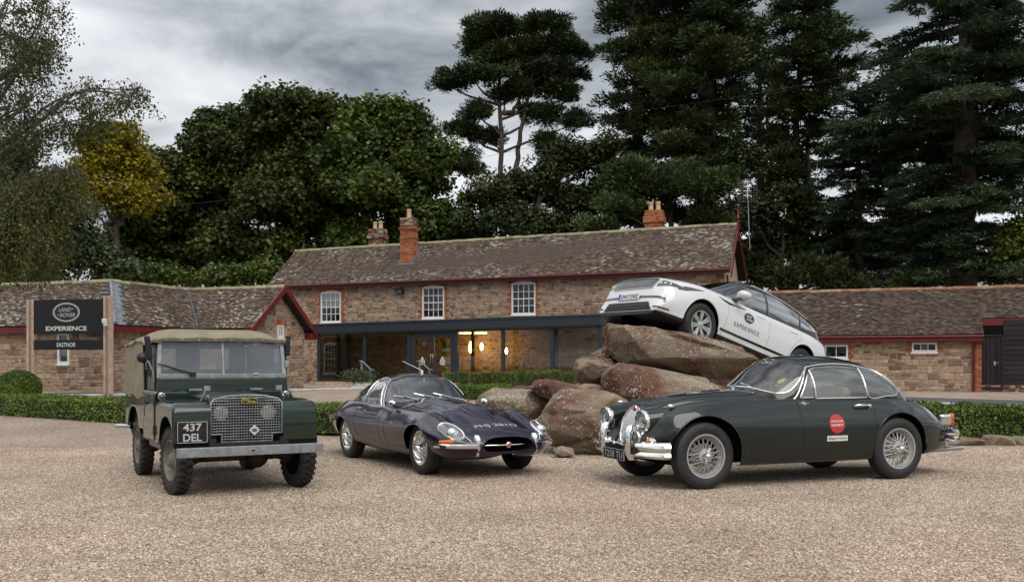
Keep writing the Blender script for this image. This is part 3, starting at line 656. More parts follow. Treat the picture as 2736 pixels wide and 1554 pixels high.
for i, (u, y_, lab) in enumerate(((1385, -2.2, 'small cafe table with two white cups behind the glass'), (1520, -2.0, 'small cafe table near the right end of the glass front'))):
    x_ = FA.x(u, y_); t_ = thing('cafe_table', lab, 'table', FA.w(x_, y_, flz), (0, 0, FA.a), 'tables inside the extension')
    MB().lathe([(0, .72), (.42, .72), (.42, .75), (0, .75)], 20, axis='z').build('table_top', M['wood'], t_, smooth=40); MB().lathe([(.22, 0), (.22, .02), (.03, .05), (.03, .72)], 12, axis='z').build('pedestal', M['satin'], t_, smooth=40)
    for k, (ox, lb) in enumerate(((-.22, 'white paper cup'), (.2, 'white paper cup')) if i == 0 else ()):
        c_ = MB().lathe([(0, 0), (.05, 0), (.065, .17), (.055, .17), (.045, .02)], 12, axis='z').build('paper_cup', M['white'], None, smooth=40); c_.location = FA.w(x_+ox, y_-.1, flz+.752); tag(c_, 'white paper cup on the cafe table behind the glass', 'cup', 'cups on the cafe table')
px_, pz_ = FA.xz(1186, 922, -2.0)
pt = thing('pot_plant', 'tall leafy pot plant just inside the glass doors', 'plant', FA.w(px_, -1.9, flz), (0, 0, FA.a))
MB().lathe([(0, 0), (.16, 0), (.2, .4), (.17, .4), (.15, .1)], 14, axis='z').build('pot', M['white'], pt, smooth=40)
mb = MB()
for k in range(26):
    a = k*2.4; r = .3+.25*random.random(); h = pz_-flz-.2+.5*random.random()
    mb.add([(0, 0, h-.5), (r*.5*math.cos(a+.2), r*.5*math.sin(a+.2), h), (r*math.cos(a), r*math.sin(a), h-.1+.2*random.random()), (r*.5*math.cos(a-.2), r*.5*math.sin(a-.2), h)], [(0, 1, 2, 3)])
mb.tube([(0, 0, .3), (0, 0, pz_-flz-.4)], .02, 5); mb.build('foliage', pm('houseplant_leaf', (.12, .2, .03), .5, var=.3), pt, fix=False)

# ================================================================== left wing round the corner, with courtyard gable
K1 = Vector((-14.3, 35.0)); eA = Vector((math.cos(R(-20)), math.sin(R(-20)))); eB = Vector((-eA.y, eA.x))
K2 = K1+eB*4.55; K3 = K2+eA*2.5; K4 = K3+eB*4.0
lw = thing('stone_wing', 'low stone wing with bent tiled roof and red gable beside the sign', 'building', (K1.x, K1.y, 0), (0, 0, R(-20)))
loc = lambda p: ((p-K1).dot(eA), (p-K1).dot(eB))
zEv, zRd, ov = 2.86, 4.48, .32
stA = FA
LA = Fr(K1, -20); LG = Fr(K3, 70)
wa = LA.xz(155, 972, 0)[0], LA.xz(186, 972, 0)[0]; za0, za1 = LA.z(972, -2.8, 0), LA.z(890, -2.8, 0)
stone_wall(lw, 'wall', -9, 0, 0, zEv-.1, [(wa[0]-.02, wa[1]+.02, za0-.05, za1+.05)], budget=200, seed=21, seen=lambda x, z: x > -6, holes=[(wa[0], wa[1], za0, za1)])
w = window(lw, wa[0], wa[1], za0, za1, -.04, 1, 1); room(w, wa[0]+.003, wa[1]-.003, .06, .8, za0+.003, za1-.003, M['dark'])
R70 = Matrix.Rotation(R(90), 4, 'Z')
stone_wall(lw, 'wall', 0, 4.55, 0, zEv-.1, [], budget=80, seed=22, M_=Matrix.Translation((0, 0, 0)) @ R70)
k2 = loc(K2); k3 = loc(K3); k4 = loc(K4)
stone_wall(lw, 'wall', 0, 2.5, 0, zEv-.1, [], budget=40, seed=23, M_=Matrix.Translation((k2[0], k2[1], 0)))
gwx = LG.x(400+1240/3.64, 0), LG.x(400+1298/3.64, 0); gwz = LG.z(640+955/3.64, gwx[0], 0), LG.z(640+828/3.64, gwx[0], 0)
MG = Matrix.Translation((k3[0], k3[1], 0)) @ R70
gw_ = stone_wall(lw, 'gable_wall', 0, 4.0, 0, zRd, [(gwx[0]-.1, gwx[1]+.1, gwz[0]-.1, gwz[1]+.2)], ytop=[(4.0, zEv-.1), (2.0, zRd-.15), (0, zEv-.1)], budget=160, seed=24, M_=MG)
gf = MB(); fr = bpy.data.objects.new('window_recess', None)
w = window(lw, gwx[0], gwx[1], gwz[0], gwz[1], -.04, 2, 1); w.matrix_local = MG
mb = MB()
for i in range(7): mb.box((gwx[0]-.1+i*(gwx[1]-gwx[0]+.2)/6, -.02, gwz[1]+.12), (.065, .09, .21))
o = mb.build('brick_arch', M['brick_f'], lw, kind='stuff'); o.matrix_local = MG
I1 = (-2.0, 2.0); I2 = (k2[0]-2.0, k2[1]+2.0); o_ = ov; sl_ = (zRd-zEv)/2.0; ze_ = zEv-ov*sl_*.55
rA = tile_roof('roof', lw, (-9.5, -o_, ze_), (o_, -o_, ze_), (-9.5, 2, zRd), (I1[0], I1[1], zRd), M['tile'], seed=31)
rB = tile_roof('roof', lw, (o_, -o_, ze_), (k2[0]+o_, k2[1]-o_, ze_), (I1[0], I1[1], zRd), (I2[0], I2[1], zRd), M['tile'], seed=32)
gx_ = k3[0]+.35
rC = tile_roof('roof', lw, (k2[0]+o_, k2[1]-o_, ze_), (gx_, k3[1]-o_, ze_), (I2[0], I2[1], zRd), (gx_, k3[1]+2.0, zRd), M['tile'], seed=33)
tile_roof('roof', lw, (gx_, k4[1]+o_, ze_), (-6, k4[1]+o_, ze_), (gx_, k3[1]+2.02, zRd), (-6, k3[1]+2.02, zRd), M['tile_clean'], tw=.5, ex=.3, seed=34)
tile_roof('roof', lw, (-3.9, 4.3, ze_), (-9.5, 4.3, ze_), (I1[0], I1[1]+.02, zRd), (-9.5, 2.02, zRd), M['tile_clean'], tw=.5, ex=.3, seed=35)
tile_roof('roof', lw, (I2[0]-2.3, I2[1]+2.3, ze_), (-4.3, 4.3, ze_), (I2[0], I2[1], zRd), (I1[0], I1[1], zRd), M['tile_clean'], tw=.5, ex=.3, seed=36)
ridge_tiles(rA, (-9.5, 2, zRd), (I1[0], I1[1], zRd), M['ridge'], seed=1); ridge_tiles(rB, (I1[0], I1[1], zRd), (I2[0], I2[1], zRd), M['ridge'], seed=2); ridge_tiles(rC, (I2[0], I2[1], zRd), (gx_, k3[1]+2, zRd), M['ridge'], seed=3)
mb = MB(); a, b = Vector((o_+.02, -o_-.02, ze_+.06)), Vector((I1[0], I1[1], zRd+.07)); mb.tube([a, b], .06, 6)
for i in range(9):
    p = a.lerp(b, (i+.5)/9); mb.box(p+Vector((-.24, -.02, -.055-.02*i % 3)), (.42, .32, .02), Matrix.Rotation(R(-38), 3, 'X')); mb.box(p+Vector((.02, .24, -.055)), (.32, .42, .02), Matrix.Rotation(R(38), 3, 'Y'))
mb.build('lead_hip', M['lead'], rA)
mb = MB(); a, b = Vector((k2[0]+o_, k2[1]-o_, ze_+.05)), Vector((I2[0], I2[1], zRd+.02)); mb.tube([a, b], .11, 6, flat=.35); mb.build('lead_valley', M['lead'], rB, smooth=50)
mb = MB()
for p, q in (((-9.5, -o_), (o_, -o_)), ((o_, -o_), (k2[0]+o_, k2[1]-o_)), ((k2[0]+o_, k2[1]-o_), (gx_, k3[1]-o_))):
    mb.prism([(p[0], p[1], ze_-.26), (q[0], q[1], ze_-.26), (q[0], q[1], ze_-.05), (p[0], p[1], ze_-.05)], (.02, .03, 0))
mb.build('fascia', M['red'], lw)
mb = MB()
for s in (-1, 1):
    e = Vector((gx_+.02, k3[1]+2+s*(2+o_+.1), ze_-.02)); t_ = Vector((gx_+.02, k3[1]+2, zRd+.09)); dn = Vector((0, 0, .26))
    mb.prism([e, t_, t_-dn*1.1, e-dn], (.06, 0, 0)); f = Vector((gx_-.3, e.y, e.z-.3)); mb.box((gx_-.15, e.y+(-s*.2), e.z-.2), (.36, .42, .30))
    mb.prism([e-dn*.4, t_-dn*.4, t_-dn*.5, e-dn*.5], (-.36, 0, 0))
mb.build('bargeboard', M['red'], lw, bevel=.01)
bw = MB(); bw.box2((-9.2, -.03, 0), (-7.2, .1, zEv-.25)); bw.build('red_brick_panel', M['brick_dark'], lw)

# ================================================================== right wing and open barn
RW = Fr((17.63-10*eA.x, 40-10*eA.y), -20)
rw = thing('stone_barn', 'low stone outbuilding with long dark tiled roof and dark red fascia', 'building', RW.O, (0, 0, RW.a))
xr = RW.x(2614, 0); xl = RW.x(1975, 0); ez = RW.z(905, 10, 0)
oz = []
for (u0, u1, v0, v1) in ((2203, 2266, 921, 958), (2436, 2504, 915, 941)):
    a, b_ = RW.x(u0, 0), RW.x(u1, 0); oz.append((a, b_, RW.z(v1, a, 0), RW.z(v0, a, 0)))
stone_wall(rw, 'wall', xl, xr, 0, ez, [(a-.2, b_+.2, z0-.1, z1+.3) for a, b_, z0, z1 in oz]+[(xr-.22, xr+1, 0, 9)], seed=41, seen=lambda x, z: x > RW.x(2270, 0), hmin=.17, hmax=.30, holes=oz)
for i, (a, b_, z0, z1) in enumerate(oz):
    w = window(rw, a, b_, z0, z1, -.04, (2, 3)[i], 1); room(w, a+.003, b_-.003, .06, .8, z0+.003, z1-.003, M['tan_leather'] if i else M['dark'])
brk = MB().box((0, 0, 0), (.205, .09, .066)).mesh('brick'); brk.materials.append(M['brick_o'])
brs = MB().box((0, 0, 0), (.115, .09, .066)).mesh('brick'); brs.materials.append(M['brick_o'])
wl_ = [c for c in rw.children if c.name.startswith('wall')][0]
def quoin(x, s, z0, z1):
    z = z0; k = 0
    while z < z1:
        big = (k//2) % 2; place('brick', brk if big else brs, None, wl_, (x+s*(.11 if big else .06), -.008, z+.035)); z += .076; k += 1
a, b_, z0, z1 = oz[1]; quoin(a, -1, z0-.1, z1+.05); quoin(b_, 1, z0-.1, z1+.05)
a, b_, z0, z1 = oz[0]; quoin(b_, 1, z0-.1, z1+.05)
for i in range(9): place('brick', brs, None, wl_, (oz[1][0]+.06+i*(oz[1][1]-oz[1][0]-.1)/8, -.008, oz[1][2]-.1))
quoin(xr, -1, .15, ez-.05)
ye, yr_ = -.35, 2.7; zR = RW.z(772, RW.x(2514, yr_), yr_); zE = RW.z(893, 10, ye)
xe = RW.x(2629, ye); xfar = xr+9
rr = tile_roof('roof', rw, (xl-.5, ye, zE), (xe, ye, zE), (xl-.5, yr_, zR), (xe, yr_, zR), M['tile_clean'], seed=51)
ys2 = ye+1.0; zs2 = zE+(zR-zE)*(ys2-ye)/(yr_-ye)
rr2 = tile_roof('roof', rw, (xe, ys2, zs2), (xfar, ys2, zs2), (xe, yr_, zR), (xfar, yr_, zR), M['tile_clean'], seed=52)
tile_roof('roof', rw, (xfar, 2*yr_-ye, zE), (xl-.5, 2*yr_-ye, zE), (xfar, yr_+.02, zR), (xl-.5, yr_+.02, zR), M['tile_clean'], tw=.6, ex=.4, seed=53)
ridge_tiles(rr, (xl-.5, yr_, zR), (xfar, yr_, zR), M['ridge_red'], seed=6)
mb = MB(); mb.box2((xl-.5, ye-.02, zE-.28), (xe, ye+.02, zE-.06)); mb.box2((xl, ye, zE-.30), (xr, 0, zE-.26)); mb.box2((xe-.04, ye-.02, zE-.30), (xe, ys2, zE+.05)); mb.box2((xe-.02, ys2-.04, zs2-.30), (xfar, ys2, zs2-.03)); mb.build('fascia', M['red'], rw, bevel=.008)
mb = MB(); mb.tube([(xl, ye-.08, zE-.08), (xe, ye-.08, zE-.08)], .05, 8); mb.build('gutter', M['red'], rw, smooth=50)
xd = RW.x(2602, -.08); mb = MB(); mb.tube([(xd, ye-.05, zE-.1), (xd, -.09, zE-.45), (xd, -.09, .15)], .052, 10); mb.build('drainpipe', M['red'], rw, smooth=50)
# recessed dark timber front with plank door
M['timber'] = rndcol('dark_stained_timber', [(0, (.010, .008, .009)), (.5, (.017, .013, .014)), (1, (.026, .020, .020))], 'obj', rough=.7, nvar=.4, nscale=9, bump=.3, bscale=20)
yd = .55
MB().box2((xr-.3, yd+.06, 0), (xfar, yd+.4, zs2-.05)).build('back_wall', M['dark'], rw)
dw0, dw1 = RW.x(2616, yd), RW.x(2676, yd); dz0 = RW.z(1032, dw0, yd); dz1 = RW.z(899, dw0, yd)
dr = MB().box2((dw0, yd-.0, dz0), (dw1, yd+.05, dz1)).build('door', M['timber'], rw)
n_ = 6; pl = MB().box((0, 0, 0), ((dw1-dw0)/n_-.012, .03, dz1-dz0-.02)).mesh('plank'); pl.materials.append(M['timber'])
for i in range(n_): place('plank', pl, None, dr, (dw0+(i+.5)*(dw1-dw0)/n_, yd-.015, (dz0+dz1)/2))
mb = MB(); mb.tube([(dw1-.28, yd-.04, dz0+.98), (dw1-.28, yd-.09, dz0+.98), (dw1-.12, yd-.09, dz0+.98)], .014, 6); mb.box((dw1-.26, yd-.04, dz0+.95), (.05, .02, .16)); mb.build('handle', M['chrome'], dr)
mb = MB(); mb.box2((dw1, yd-.06, dz0-.05), (dw1+.07, yd+.05, dz1+.08)); mb.box2((dw0-.03, yd-.06, dz1), (dw1+.07, yd+.05, dz1+.08)); mb.box2((dw0-.03, yd-.1, dz0-.1), (dw1+.07, yd+.05, dz0-.005)); mb.build('door_frame', M['timber'], rw)
bl_ = xfar-dw1-.07; bd = MB().prism([(0, 0, 0), (0, -.035, 0), (0, -.012, .22), (0, 0, .22)], (bl_, 0, 0)).mesh('weatherboard'); bd.materials.append(M['timber'])
for i in range(int((zs2-.3-dz0-.1)/.2)+1): place('weatherboard', bd, None, rw, (dw1+.075, yd+.055, dz0+.1+i*.2))
bq = MB(); brick_block(bq, (dw1+2, yd+.12), bl_, .3, dz0-.25, dz0+.09); bq.build('brick_plinth', M['brick_dark'], rw, kind='stuff')
bq = MB(); brick_block(bq, (xr-.02, .33), .3, .6, 0.1, ez); bq.build('brick_jamb', M['brick_f'], rw, kind='stuff')

# ================================================================== sign
sp = thing('welcome_sign', 'black two board sign between tall timber posts before the stone wing', 'sign', (0, 0, 0))
pL, pR = px(84.5, 1047, 32.6), px(289.5, 1051, 32.0)
for q in (pL, pR): q.z = gz(q.x, q.y)
d_ = (pR-pL); d_.z = 0; wS = d_.length; ang = math.atan2(d_.y, d_.x); sp.location = pL; sp.rotation_euler = (0, 0, ang)
M['postwood'] = pm('sawn_timber', (.52, .36, .26), .7, var=.15, scale=4, bump=.15, bscale=40)
for i, x in enumerate((0, wS)):
    zt = (CAMH+(HOR-(800 if i == 0 else 791))/FPX*(32.6, 32.0)[i])-sp.location.z; zo = gz(pR.x, pR.y)-sp.location.z if i else 0
    for s in (-1, 1): rbox('post_timber', M['postwood'], sp, (x+s*.098, 0, (zt+.08+zo)/2), (.085, .16, zt-.08-zo), .008)
    rbox('post_steel', M['satin'], sp, (x, .02, (zt+zo)/2-.02), (.11, .10, zt-zo), .005)
    mb = MB()
    for k in range(7): mb.lathe([(0, -.012), (.018, -.012), (.018, 0)], 8, (x+.098, -.08, .5+k*(zt-.7)/6), 'y')
    mb.build('bolts', M['galv'], sp)
zv = lambda v, i=0: CAMH+(HOR-v)/FPX*32.3-sp.location.z
yb = -.10
for (va, vb, nm) in ((800.5, 891.5, 'sign_board'), (907.5, 933.5, 'name_board')):
    b = rbox(nm, M['signblack'] if 'signblack' in M else M.setdefault('signblack', pm('sign_black', (.0055, .006, .009), .4)), sp, (wS/2, yb+.03, (zv(va)+zv(vb))/2), (wS-.30, .05, zv(va)-zv(vb)), .004)
    if nm == 'sign_board':
        oc = (wS*.482, (zv(720+415/3.64)))
        def oval(rx, rz, y, n=40): return [(oc[0]+rx*math.cos(2*math.pi*k/n), y, oc[1]+rz*math.sin(2*math.pi*k/n)) for k in range(n)]
        ro = 150/3.64/80.5; rz_ = 93/3.64/80.5
        def ring(name, f0, f1, y, mat):
            a_, b2 = oval(ro*f0, rz_*f0*(1 if f0 == 1 else .99), y), oval(ro*f1, rz_*(f1-.02), y); mb = MB(); n = 40; mb.add(a_+b2, [(i, (i+1) % n, n+(i+1) % n, n+i) for i in range(n)]); return mb.build(name, mat, b, fix=False)
        ring('logo_rim', 1, .955, yb-.001, M['silver']); ring('logo_rim', .935, .86, yb-.001, M['silver'])
        mb = MB(); mb.add(oval(ro*.85, rz_*.83, yb-.001), [tuple(range(39, -1, -1))]); mb.build('logo_field', pm('logo_green', (.010, .022, .016), .4), b, fix=False)
        X, Z = (1, 0, 0), (0, 0, 1)
        flat_text('logo_lettering', 'LAND', M['silver'], b, (oc[0]-.055, yb-.004, oc[1]+.085), X, Z, .46, .135, shear=.25, bold=.012)
        flat_text('logo_lettering', 'ROVER', M['silver'], b, (oc[0]+.045, yb-.004, oc[1]-.095), X, Z, .57, .135, shear=.25, bold=.012)
        mb = MB()
        mb.add([(oc[0]+.20, yb-.004, oc[1]+.12), (oc[0]+.29, yb-.004, oc[1]+.12), (oc[0]+.20, yb-.004, oc[1]+.08)], [(0, 1, 2)]); mb.add([(oc[0]-.27, yb-.004, oc[1]-.10), (oc[0]-.36, yb-.004, oc[1]-.10), (oc[0]-.27, yb-.004, oc[1]-.06)], [(0, 1, 2)]); mb.build('logo_ticks', M['silver'], b, fix=False)
        flat_text('lettering', 'EXPERIENCE', M['print_white'], b, (wS*.482, yb-.004, zv(720+572/3.64)), X, Z, 450/3.64/80.5, 44/3.64/80.5, bold=.02)
    else: flat_text('lettering', 'EASTNOR', M['print_white'], b, (wS*.482, yb-.004, zv(720+730/3.64)), (1, 0, 0), (0, 0, 1), 206/3.64/80.5, 42/3.64/80.5, bold=.014)
fl3 = thing('sign_floodlight', 'small white floodlight fixed to the sign post', 'floodlight', px(279, 857, 31.75), (0, 0, ang))
rbox('lamp_body', M['white'], fl3, (0, 0, 0), (.15, .12, .15), .015, Matrix.Rotation(.3, 3, 'Z')); rbox('lamp_glass', M['black'], fl3, (-.02, -.063, 0), (.10, .01, .10), .002, Matrix.Rotation(.3, 3, 'Z')); rbox('bracket', M['white'], fl3, (.03, 0, -.12), (.10, .10, .08), .01)
# ================================================================== foliage
SCL = 2736/2563.0
def foliage(name, stops, trans=.25, rough=.55, nsc=.25):
    m = bpy.data.materials.new(name); m.use_nodes = True; t = m.node_tree; b = t.nodes['Principled BSDF']
    a = N(t, 'ShaderNodeAttribute', attribute_name='rnd'); c = ramp(t, a.outputs['Fac'], stops)
    pos = N(t, 'ShaderNodeNewGeometry').outputs['Position']; n = N(t, 'ShaderNodeTexNoise', i_Scale=nsc, i_Detail=3); L(t, pos, n.inputs['Vector'])
    c = mixc(t, 1.0, c, ramp(t, n.outputs[0], [(.3, (.72, .74, .70)), (.7, (1.3, 1.25, 1.1))]), 'MULTIPLY')
    L(t, c, b.inputs['Base Color']); b.inputs['Roughness'].default_value = rough; b.inputs['Specular IOR Level'].default_value = .35
    tr = N(t, 'ShaderNodeBsdfTranslucent'); L(t, c, tr.inputs[0])
    mx = N(t, 'ShaderNodeMixShader'); mx.inputs[0].default_value = trans; L(t, b.outputs[0], mx.inputs[1]); L(t, tr.outputs[0], mx.inputs[2])
    L(t, mx.outputs[0], t.nodes['Material Output'].inputs[0]); return m
M['leaf_syc'] = foliage('sycamore_leaf', [(0, (0.033, 0.060, 0.012)), (.45, (0.075, 0.120, 0.021)), (.8, (0.143, 0.180, 0.033)), (1, (0.240, 0.180, 0.038))])
M['leaf_rust'] = foliage('turning_leaf', [(0, (.026, .044, .009)), (.5, (.066, .092, .017)), (.82, (.115, .125, .024)), (1, (.20, .115, .028))])
M['leaf_yellow'] = foliage('yellow_leaf', [(0, (.11, .10, .010)), (.5, (.29, .24, .018)), (1, (.44, .36, .04))], .35)
M['leaf_grey'] = foliage('grey_green_leaf', [(0, (0.041, 0.062, 0.027)), (.6, (0.101, 0.135, 0.068)), (1, (0.203, 0.243, 0.135))])
M['needle_dark'] = foliage('dark_pine_needles', [(0, (0.021, 0.035, 0.014)), (.6, (0.055, 0.082, 0.028)), (1, (0.105, 0.129, 0.041))], .1)
M['needle_mid'] = foliage('pine_needles', [(0, (0.027, 0.043, 0.016)), (.6, (0.070, 0.105, 0.035)), (1, (0.135, 0.169, 0.057))], .12)
M['needle_cedar'] = foliage('cedar_needles', [(0, (0.031, 0.055, 0.036)), (.6, (0.082, 0.132, 0.083)), (1, (0.166, 0.229, 0.141))], .1)
M['needle_yew'] = foliage('yew_needles', [(0, (0.019, 0.031, 0.010)), (.6, (0.049, 0.068, 0.017)), (1, (0.104, 0.119, 0.026))], .1)
M['leaf_birch'] = foliage('birch_leaf', [(0, (.045, .060, .014)), (.6, (.105, .125, .030)), (.9, (.20, .19, .05)), (1, (.42, .23, .03))], .35)
M['leaf_box'] = foliage('box_leaf', [(0, (0.051, 0.095, 0.019)), (.5, (0.119, 0.192, 0.032)), (.85, (0.255, 0.311, 0.055)), (1, (0.474, 0.365, 0.092))], .2, nsc=1.2)
M['leaf_box2'] = foliage('young_box_leaf', [(0, (.06, .09, .015)), (.5, (.14, .19, .035)), (.85, (.24, .27, .05)), (1, (.34, .28, .08))], .2, nsc=1.2)
M['bark'] = pm('bark', (.085, .062, .048), .95, var=.45, scale=3, bump=.8, bscale=8)
M['bark_red'] = pm('pine_bark', (.075, .050, .038), .95, var=.45, scale=3, bump=.8, bscale=8)
M['bark_birch'] = pm('birch_bark', (.085, .072, .06), .8, var=.4, scale=5, bump=.3)
def nrm(a): return a/np.maximum(np.linalg.norm(a, axis=-1, keepdims=True), 1e-9)
def leaf_mesh(name, C, D, Nn, ln, wd, rnd, mat, parent):
    "kite-shaped leaves: centre C, long axis D, normal Nn"
    n = len(C); D = nrm(D); B = nrm(np.cross(Nn, D)); U = np.cross(D, B)
    ln = np.broadcast_to(ln, (n,))[:, None]; wd = np.broadcast_to(wd, (n,))[:, None]
    V = np.empty((n, 4, 3), np.float32); V[:, 0] = C-D*ln*.5; V[:, 1] = C+B*wd*.5+U*wd*.12; V[:, 2] = C+D*ln*.5; V[:, 3] = C-B*wd*.5+U*wd*.12
    me = bpy.data.meshes.new(name); me.vertices.add(n*4); me.loops.add(n*4); me.polygons.add(n)
    me.vertices.foreach_set('co', V.reshape(-1)); me.loops.foreach_set('vertex_index', np.arange(n*4, dtype=np.int32))
    me.polygons.foreach_set('loop_start', np.arange(0, n*4, 4, dtype=np.int32)); me.polygons.foreach_set('loop_total', np.full(n, 4, np.int32))
    a = me.attributes.new('rnd', 'FLOAT', 'FACE'); a.data.foreach_set('value', np.clip(rnd, 0, 1).astype(np.float32))
    me.update(); me.validate(); me.materials.append(mat)
    return place(name, me, None, parent)
def rdir(n): return nrm(RS.normal(size=(n, 3)))
STYLE = {   # clump radius, leaves per clump, clumps per m2 of blob surface, leaf length, leaf width, flatness of clump
    'broad': (1.0, 95, .85, .33, .26, .8), 'needle': (.85, 105, 1.15, .36, .10, .7), 'plate': (.9, 90, 1.0, .46, .12, .26), 'fine': (.85, 90, .85, .25, .18, .85)}
def crown(parent, blobs, style, mat, dens=1.0, size=1.0, fill=.35):
    rc, nl, nc, ll, lw_, fl = STYLE[style]; rc *= size; ll *= size**.5; lw_ *= size**.5
    Cs, Ds, Ns, rn = [], [], [], []
    for (c, r) in blobs:
        area = 4*math.pi*((r[0]*r[1])**1.6/3+(r[0]*r[2])**1.6/3+(r[1]*r[2])**1.6/3)**(1/1.6)
        n = max(4, int(area*nc*dens/size**1.6)); d = rdir(n); d[:, 2] = np.where(d[:, 2] < -.3, -d[:, 2]*RS.uniform(0, 1, n), d[:, 2])
        rad = np.where(RS.uniform(size=n) < fill, RS.uniform(.25, .8, n), RS.uniform(.8, 1.08, n))[:, None]
        K = c+d*rad*np.array(r)
        for k in range(n):
            m = int(nl*RS.uniform(.6, 1.3)); e = rdir(m); q = RS.uniform(.45, 1, m)[:, None]*rc*RS.uniform(.6, 1.35)
            P = K[k]+e*q*np.array((1, 1, fl)); up = np.array((0, 0, 1.0))
            if style in ('needle', 'plate'):
                out = nrm(d[k]*np.array((1, 1, .3))+e*.8+up*(.35 if style == 'needle' else -.05)); Ds.append(out+RS.normal(size=(m, 3))*.3); Ns.append(up*1.0+RS.normal(size=(m, 3))*(.9 if style == 'needle' else .35))
            else:
                Ds.append(RS.normal(size=(m, 3))*np.array((1, 1, .6))+e*.4-up*.25); Ns.append(e*.7+up*.8+RS.normal(size=(m, 3))*.5)
            Cs.append(P); rn.append(np.clip(RS.uniform(.0, .75)+RS.normal(size=m)*.16, 0, 1))
    C = np.concatenate(Cs); m = len(C)
    return leaf_mesh('crown', C, np.concatenate(Ds), np.concatenate(Ns), ll*RS.uniform(.7, 1.3, m), lw_*RS.uniform(.7, 1.3, m), np.concatenate(rn), mat, parent)
def wob(a, b, n, amp, rg):
    a, b = Vector(a), Vector(b); out = []
    for i in range(n+1):
        t = i/n; p = a.lerp(b, t); w = amp*math.sin(math.pi*t)
        out.append(p+Vector((rg.uniform(-1, 1), rg.uniform(-1, 1), rg.uniform(-.4, .4)))*w)
    return out
def tree(name, label, Y, blobs, style, mat, trunks, bark='bark', r0=.45, dens=1.0, size=1.0, fill=.35, depth=.8, seed=1, limbs=True, dy=1.5):
    "blobs and trunks are read off the photograph (columns and rows of its 2563 px view), sizes follow from the distance Y"
    rg = random.Random(seed); B = []
    t0 = px(trunks[0][0][0]*SCL, trunks[0][0][1]*SCL, Y); base = Vector((t0.x, Y, gz(0, Y)))
    t = thing(name, label, 'tree', base, group=None)
    for (u, v, ru, rv) in blobs:
        yy = Y+rg.uniform(-dy, dy); c = px(u*SCL, v*SCL, yy)-base; s = yy*SCL/FPX
        r3 = np.array((ru*s*.98, max(.8, depth*min(ru, 2.2*rv)*s), rv*s*.95)); B.append((np.array(c), r3*.84))
        for q in range(4 if style != 'plate' else 2):                 # smaller boughs breaking the outline
            e = rdir(1)[0]; e[2] = abs(e[2])*rg.choice((1, 1, -.5)); k = rg.uniform(.34, .58); B.append((np.array(c)+e*r3*rg.uniform(.62, .92), np.maximum(r3*k, .45)))
    tb = MB()
    for i, path in enumerate(trunks):
        P = [px(u*SCL, v*SCL, Y)-base for u, v in path]
        if i == 0: P = [Vector((0, 0, -.3))]+P[1:] if abs(P[0].z) < 2.5 else [Vector((P[0].x, 0, -.3))]+P
        Q = []
        for a, b in zip(P[:-1], P[1:]): Q += wob(a, b, 5, .12, rg)[:-1]
        Q.append(P[-1]); rr = r0*(1 if i == 0 else .62)
        tb.tube(Q, [rr*(1-.72*k/(len(Q)-1))*(1.35 if k == 0 and i == 0 else 1) for k in range(len(Q))], 9)
        path_end = Q
        if i == 0: main = Q
    if limbs:
        for (c, r) in B[::5 if style != 'plate' else 3]:
            c = Vector(c); j = min(range(len(main)), key=lambda k: (main[k]-c-Vector((0, 0, -r[2]*1.2-.8))).length+(0 if main[k].z < c.z else 3))
            tb.tube(wob(main[j], c+Vector((0, 0, -.2*r[2])), 5, .25, rg), [r0*.34*(1-.14*k) for k in range(6)], 6)
            for q in range(3):
                e = c+Vector((rg.uniform(-.8, .8)*r[0], rg.uniform(-.6, .6)*r[1], rg.uniform(-.3, .7)*r[2])); tb.tube(wob(c+Vector((0, 0, -.2*r[2])), e, 3, .15, rg), [r0*.13*(1-.2*k) for k in range(4)], 4)
    tb.build('trunk', M[bark], t, smooth=60, fix=False)
    crown(t, B, style, M[mat], dens, size, fill)
    return t
tree('sycamore_tree', 'broad rusty green tree rising directly beside the yellow tree', 70, [(450, 460, 95, 95), (530, 375, 95, 85), (400, 560, 90, 100), (500, 560, 110, 100), (430, 650, 110, 80), (590, 450, 90, 100), (560, 330, 60, 60), (340, 600, 60, 90)], 'broad', 'leaf_rust', [[(480, 800), (490, 600), (510, 420)]], r0=.5, seed=3)
tree('sycamore_tree', 'tallest domed dark green tree behind the left end of the farmhouse', 68, [(700, 320, 105, 85), (800, 290, 100, 75), (640, 400, 90, 90), (760, 420, 130, 100), (690, 530, 130, 110), (600, 640, 120, 80), (800, 560, 110, 100), (740, 660, 140, 70)], 'broad', 'leaf_rust', [[(730, 800), (735, 600), (740, 380)]], r0=.6, seed=4)
tree('sycamore_tree', 'round dark green tree behind the farmhouse chimneys', 66, [(920, 315, 105, 70), (1000, 350, 95, 80), (880, 400, 100, 90), (1060, 440, 95, 95), (960, 500, 130, 100), (1110, 550, 75, 90), (900, 620, 110, 90), (1040, 640, 120, 80)], 'broad', 'leaf_syc', [[(980, 800), (980, 600), (970, 400)]], r0=.6, seed=5)
tree('autumn_tree', 'bright yellow autumn tree beyond the stone wing', 63, [(285, 370, 85, 70), (345, 430, 60, 75), (230, 430, 70, 85), (300, 500, 85, 70), (220, 510, 60, 60)], 'fine', 'leaf_yellow', [[(290, 800), (292, 600), (290, 420)]], r0=.35, size=1.1, dens=.95, seed=6)
tree('ash_tree', 'grey green rounded tree behind the sign', 52, [(150, 560, 95, 90), (220, 620, 85, 80), (110, 650, 90, 70), (50, 540, 80, 120), (270, 680, 60, 50), (20, 440, 70, 80)], 'fine', 'leaf_grey', [[(150, 800), (152, 650), (150, 560)]], r0=.3, dens=1.1, seed=7)
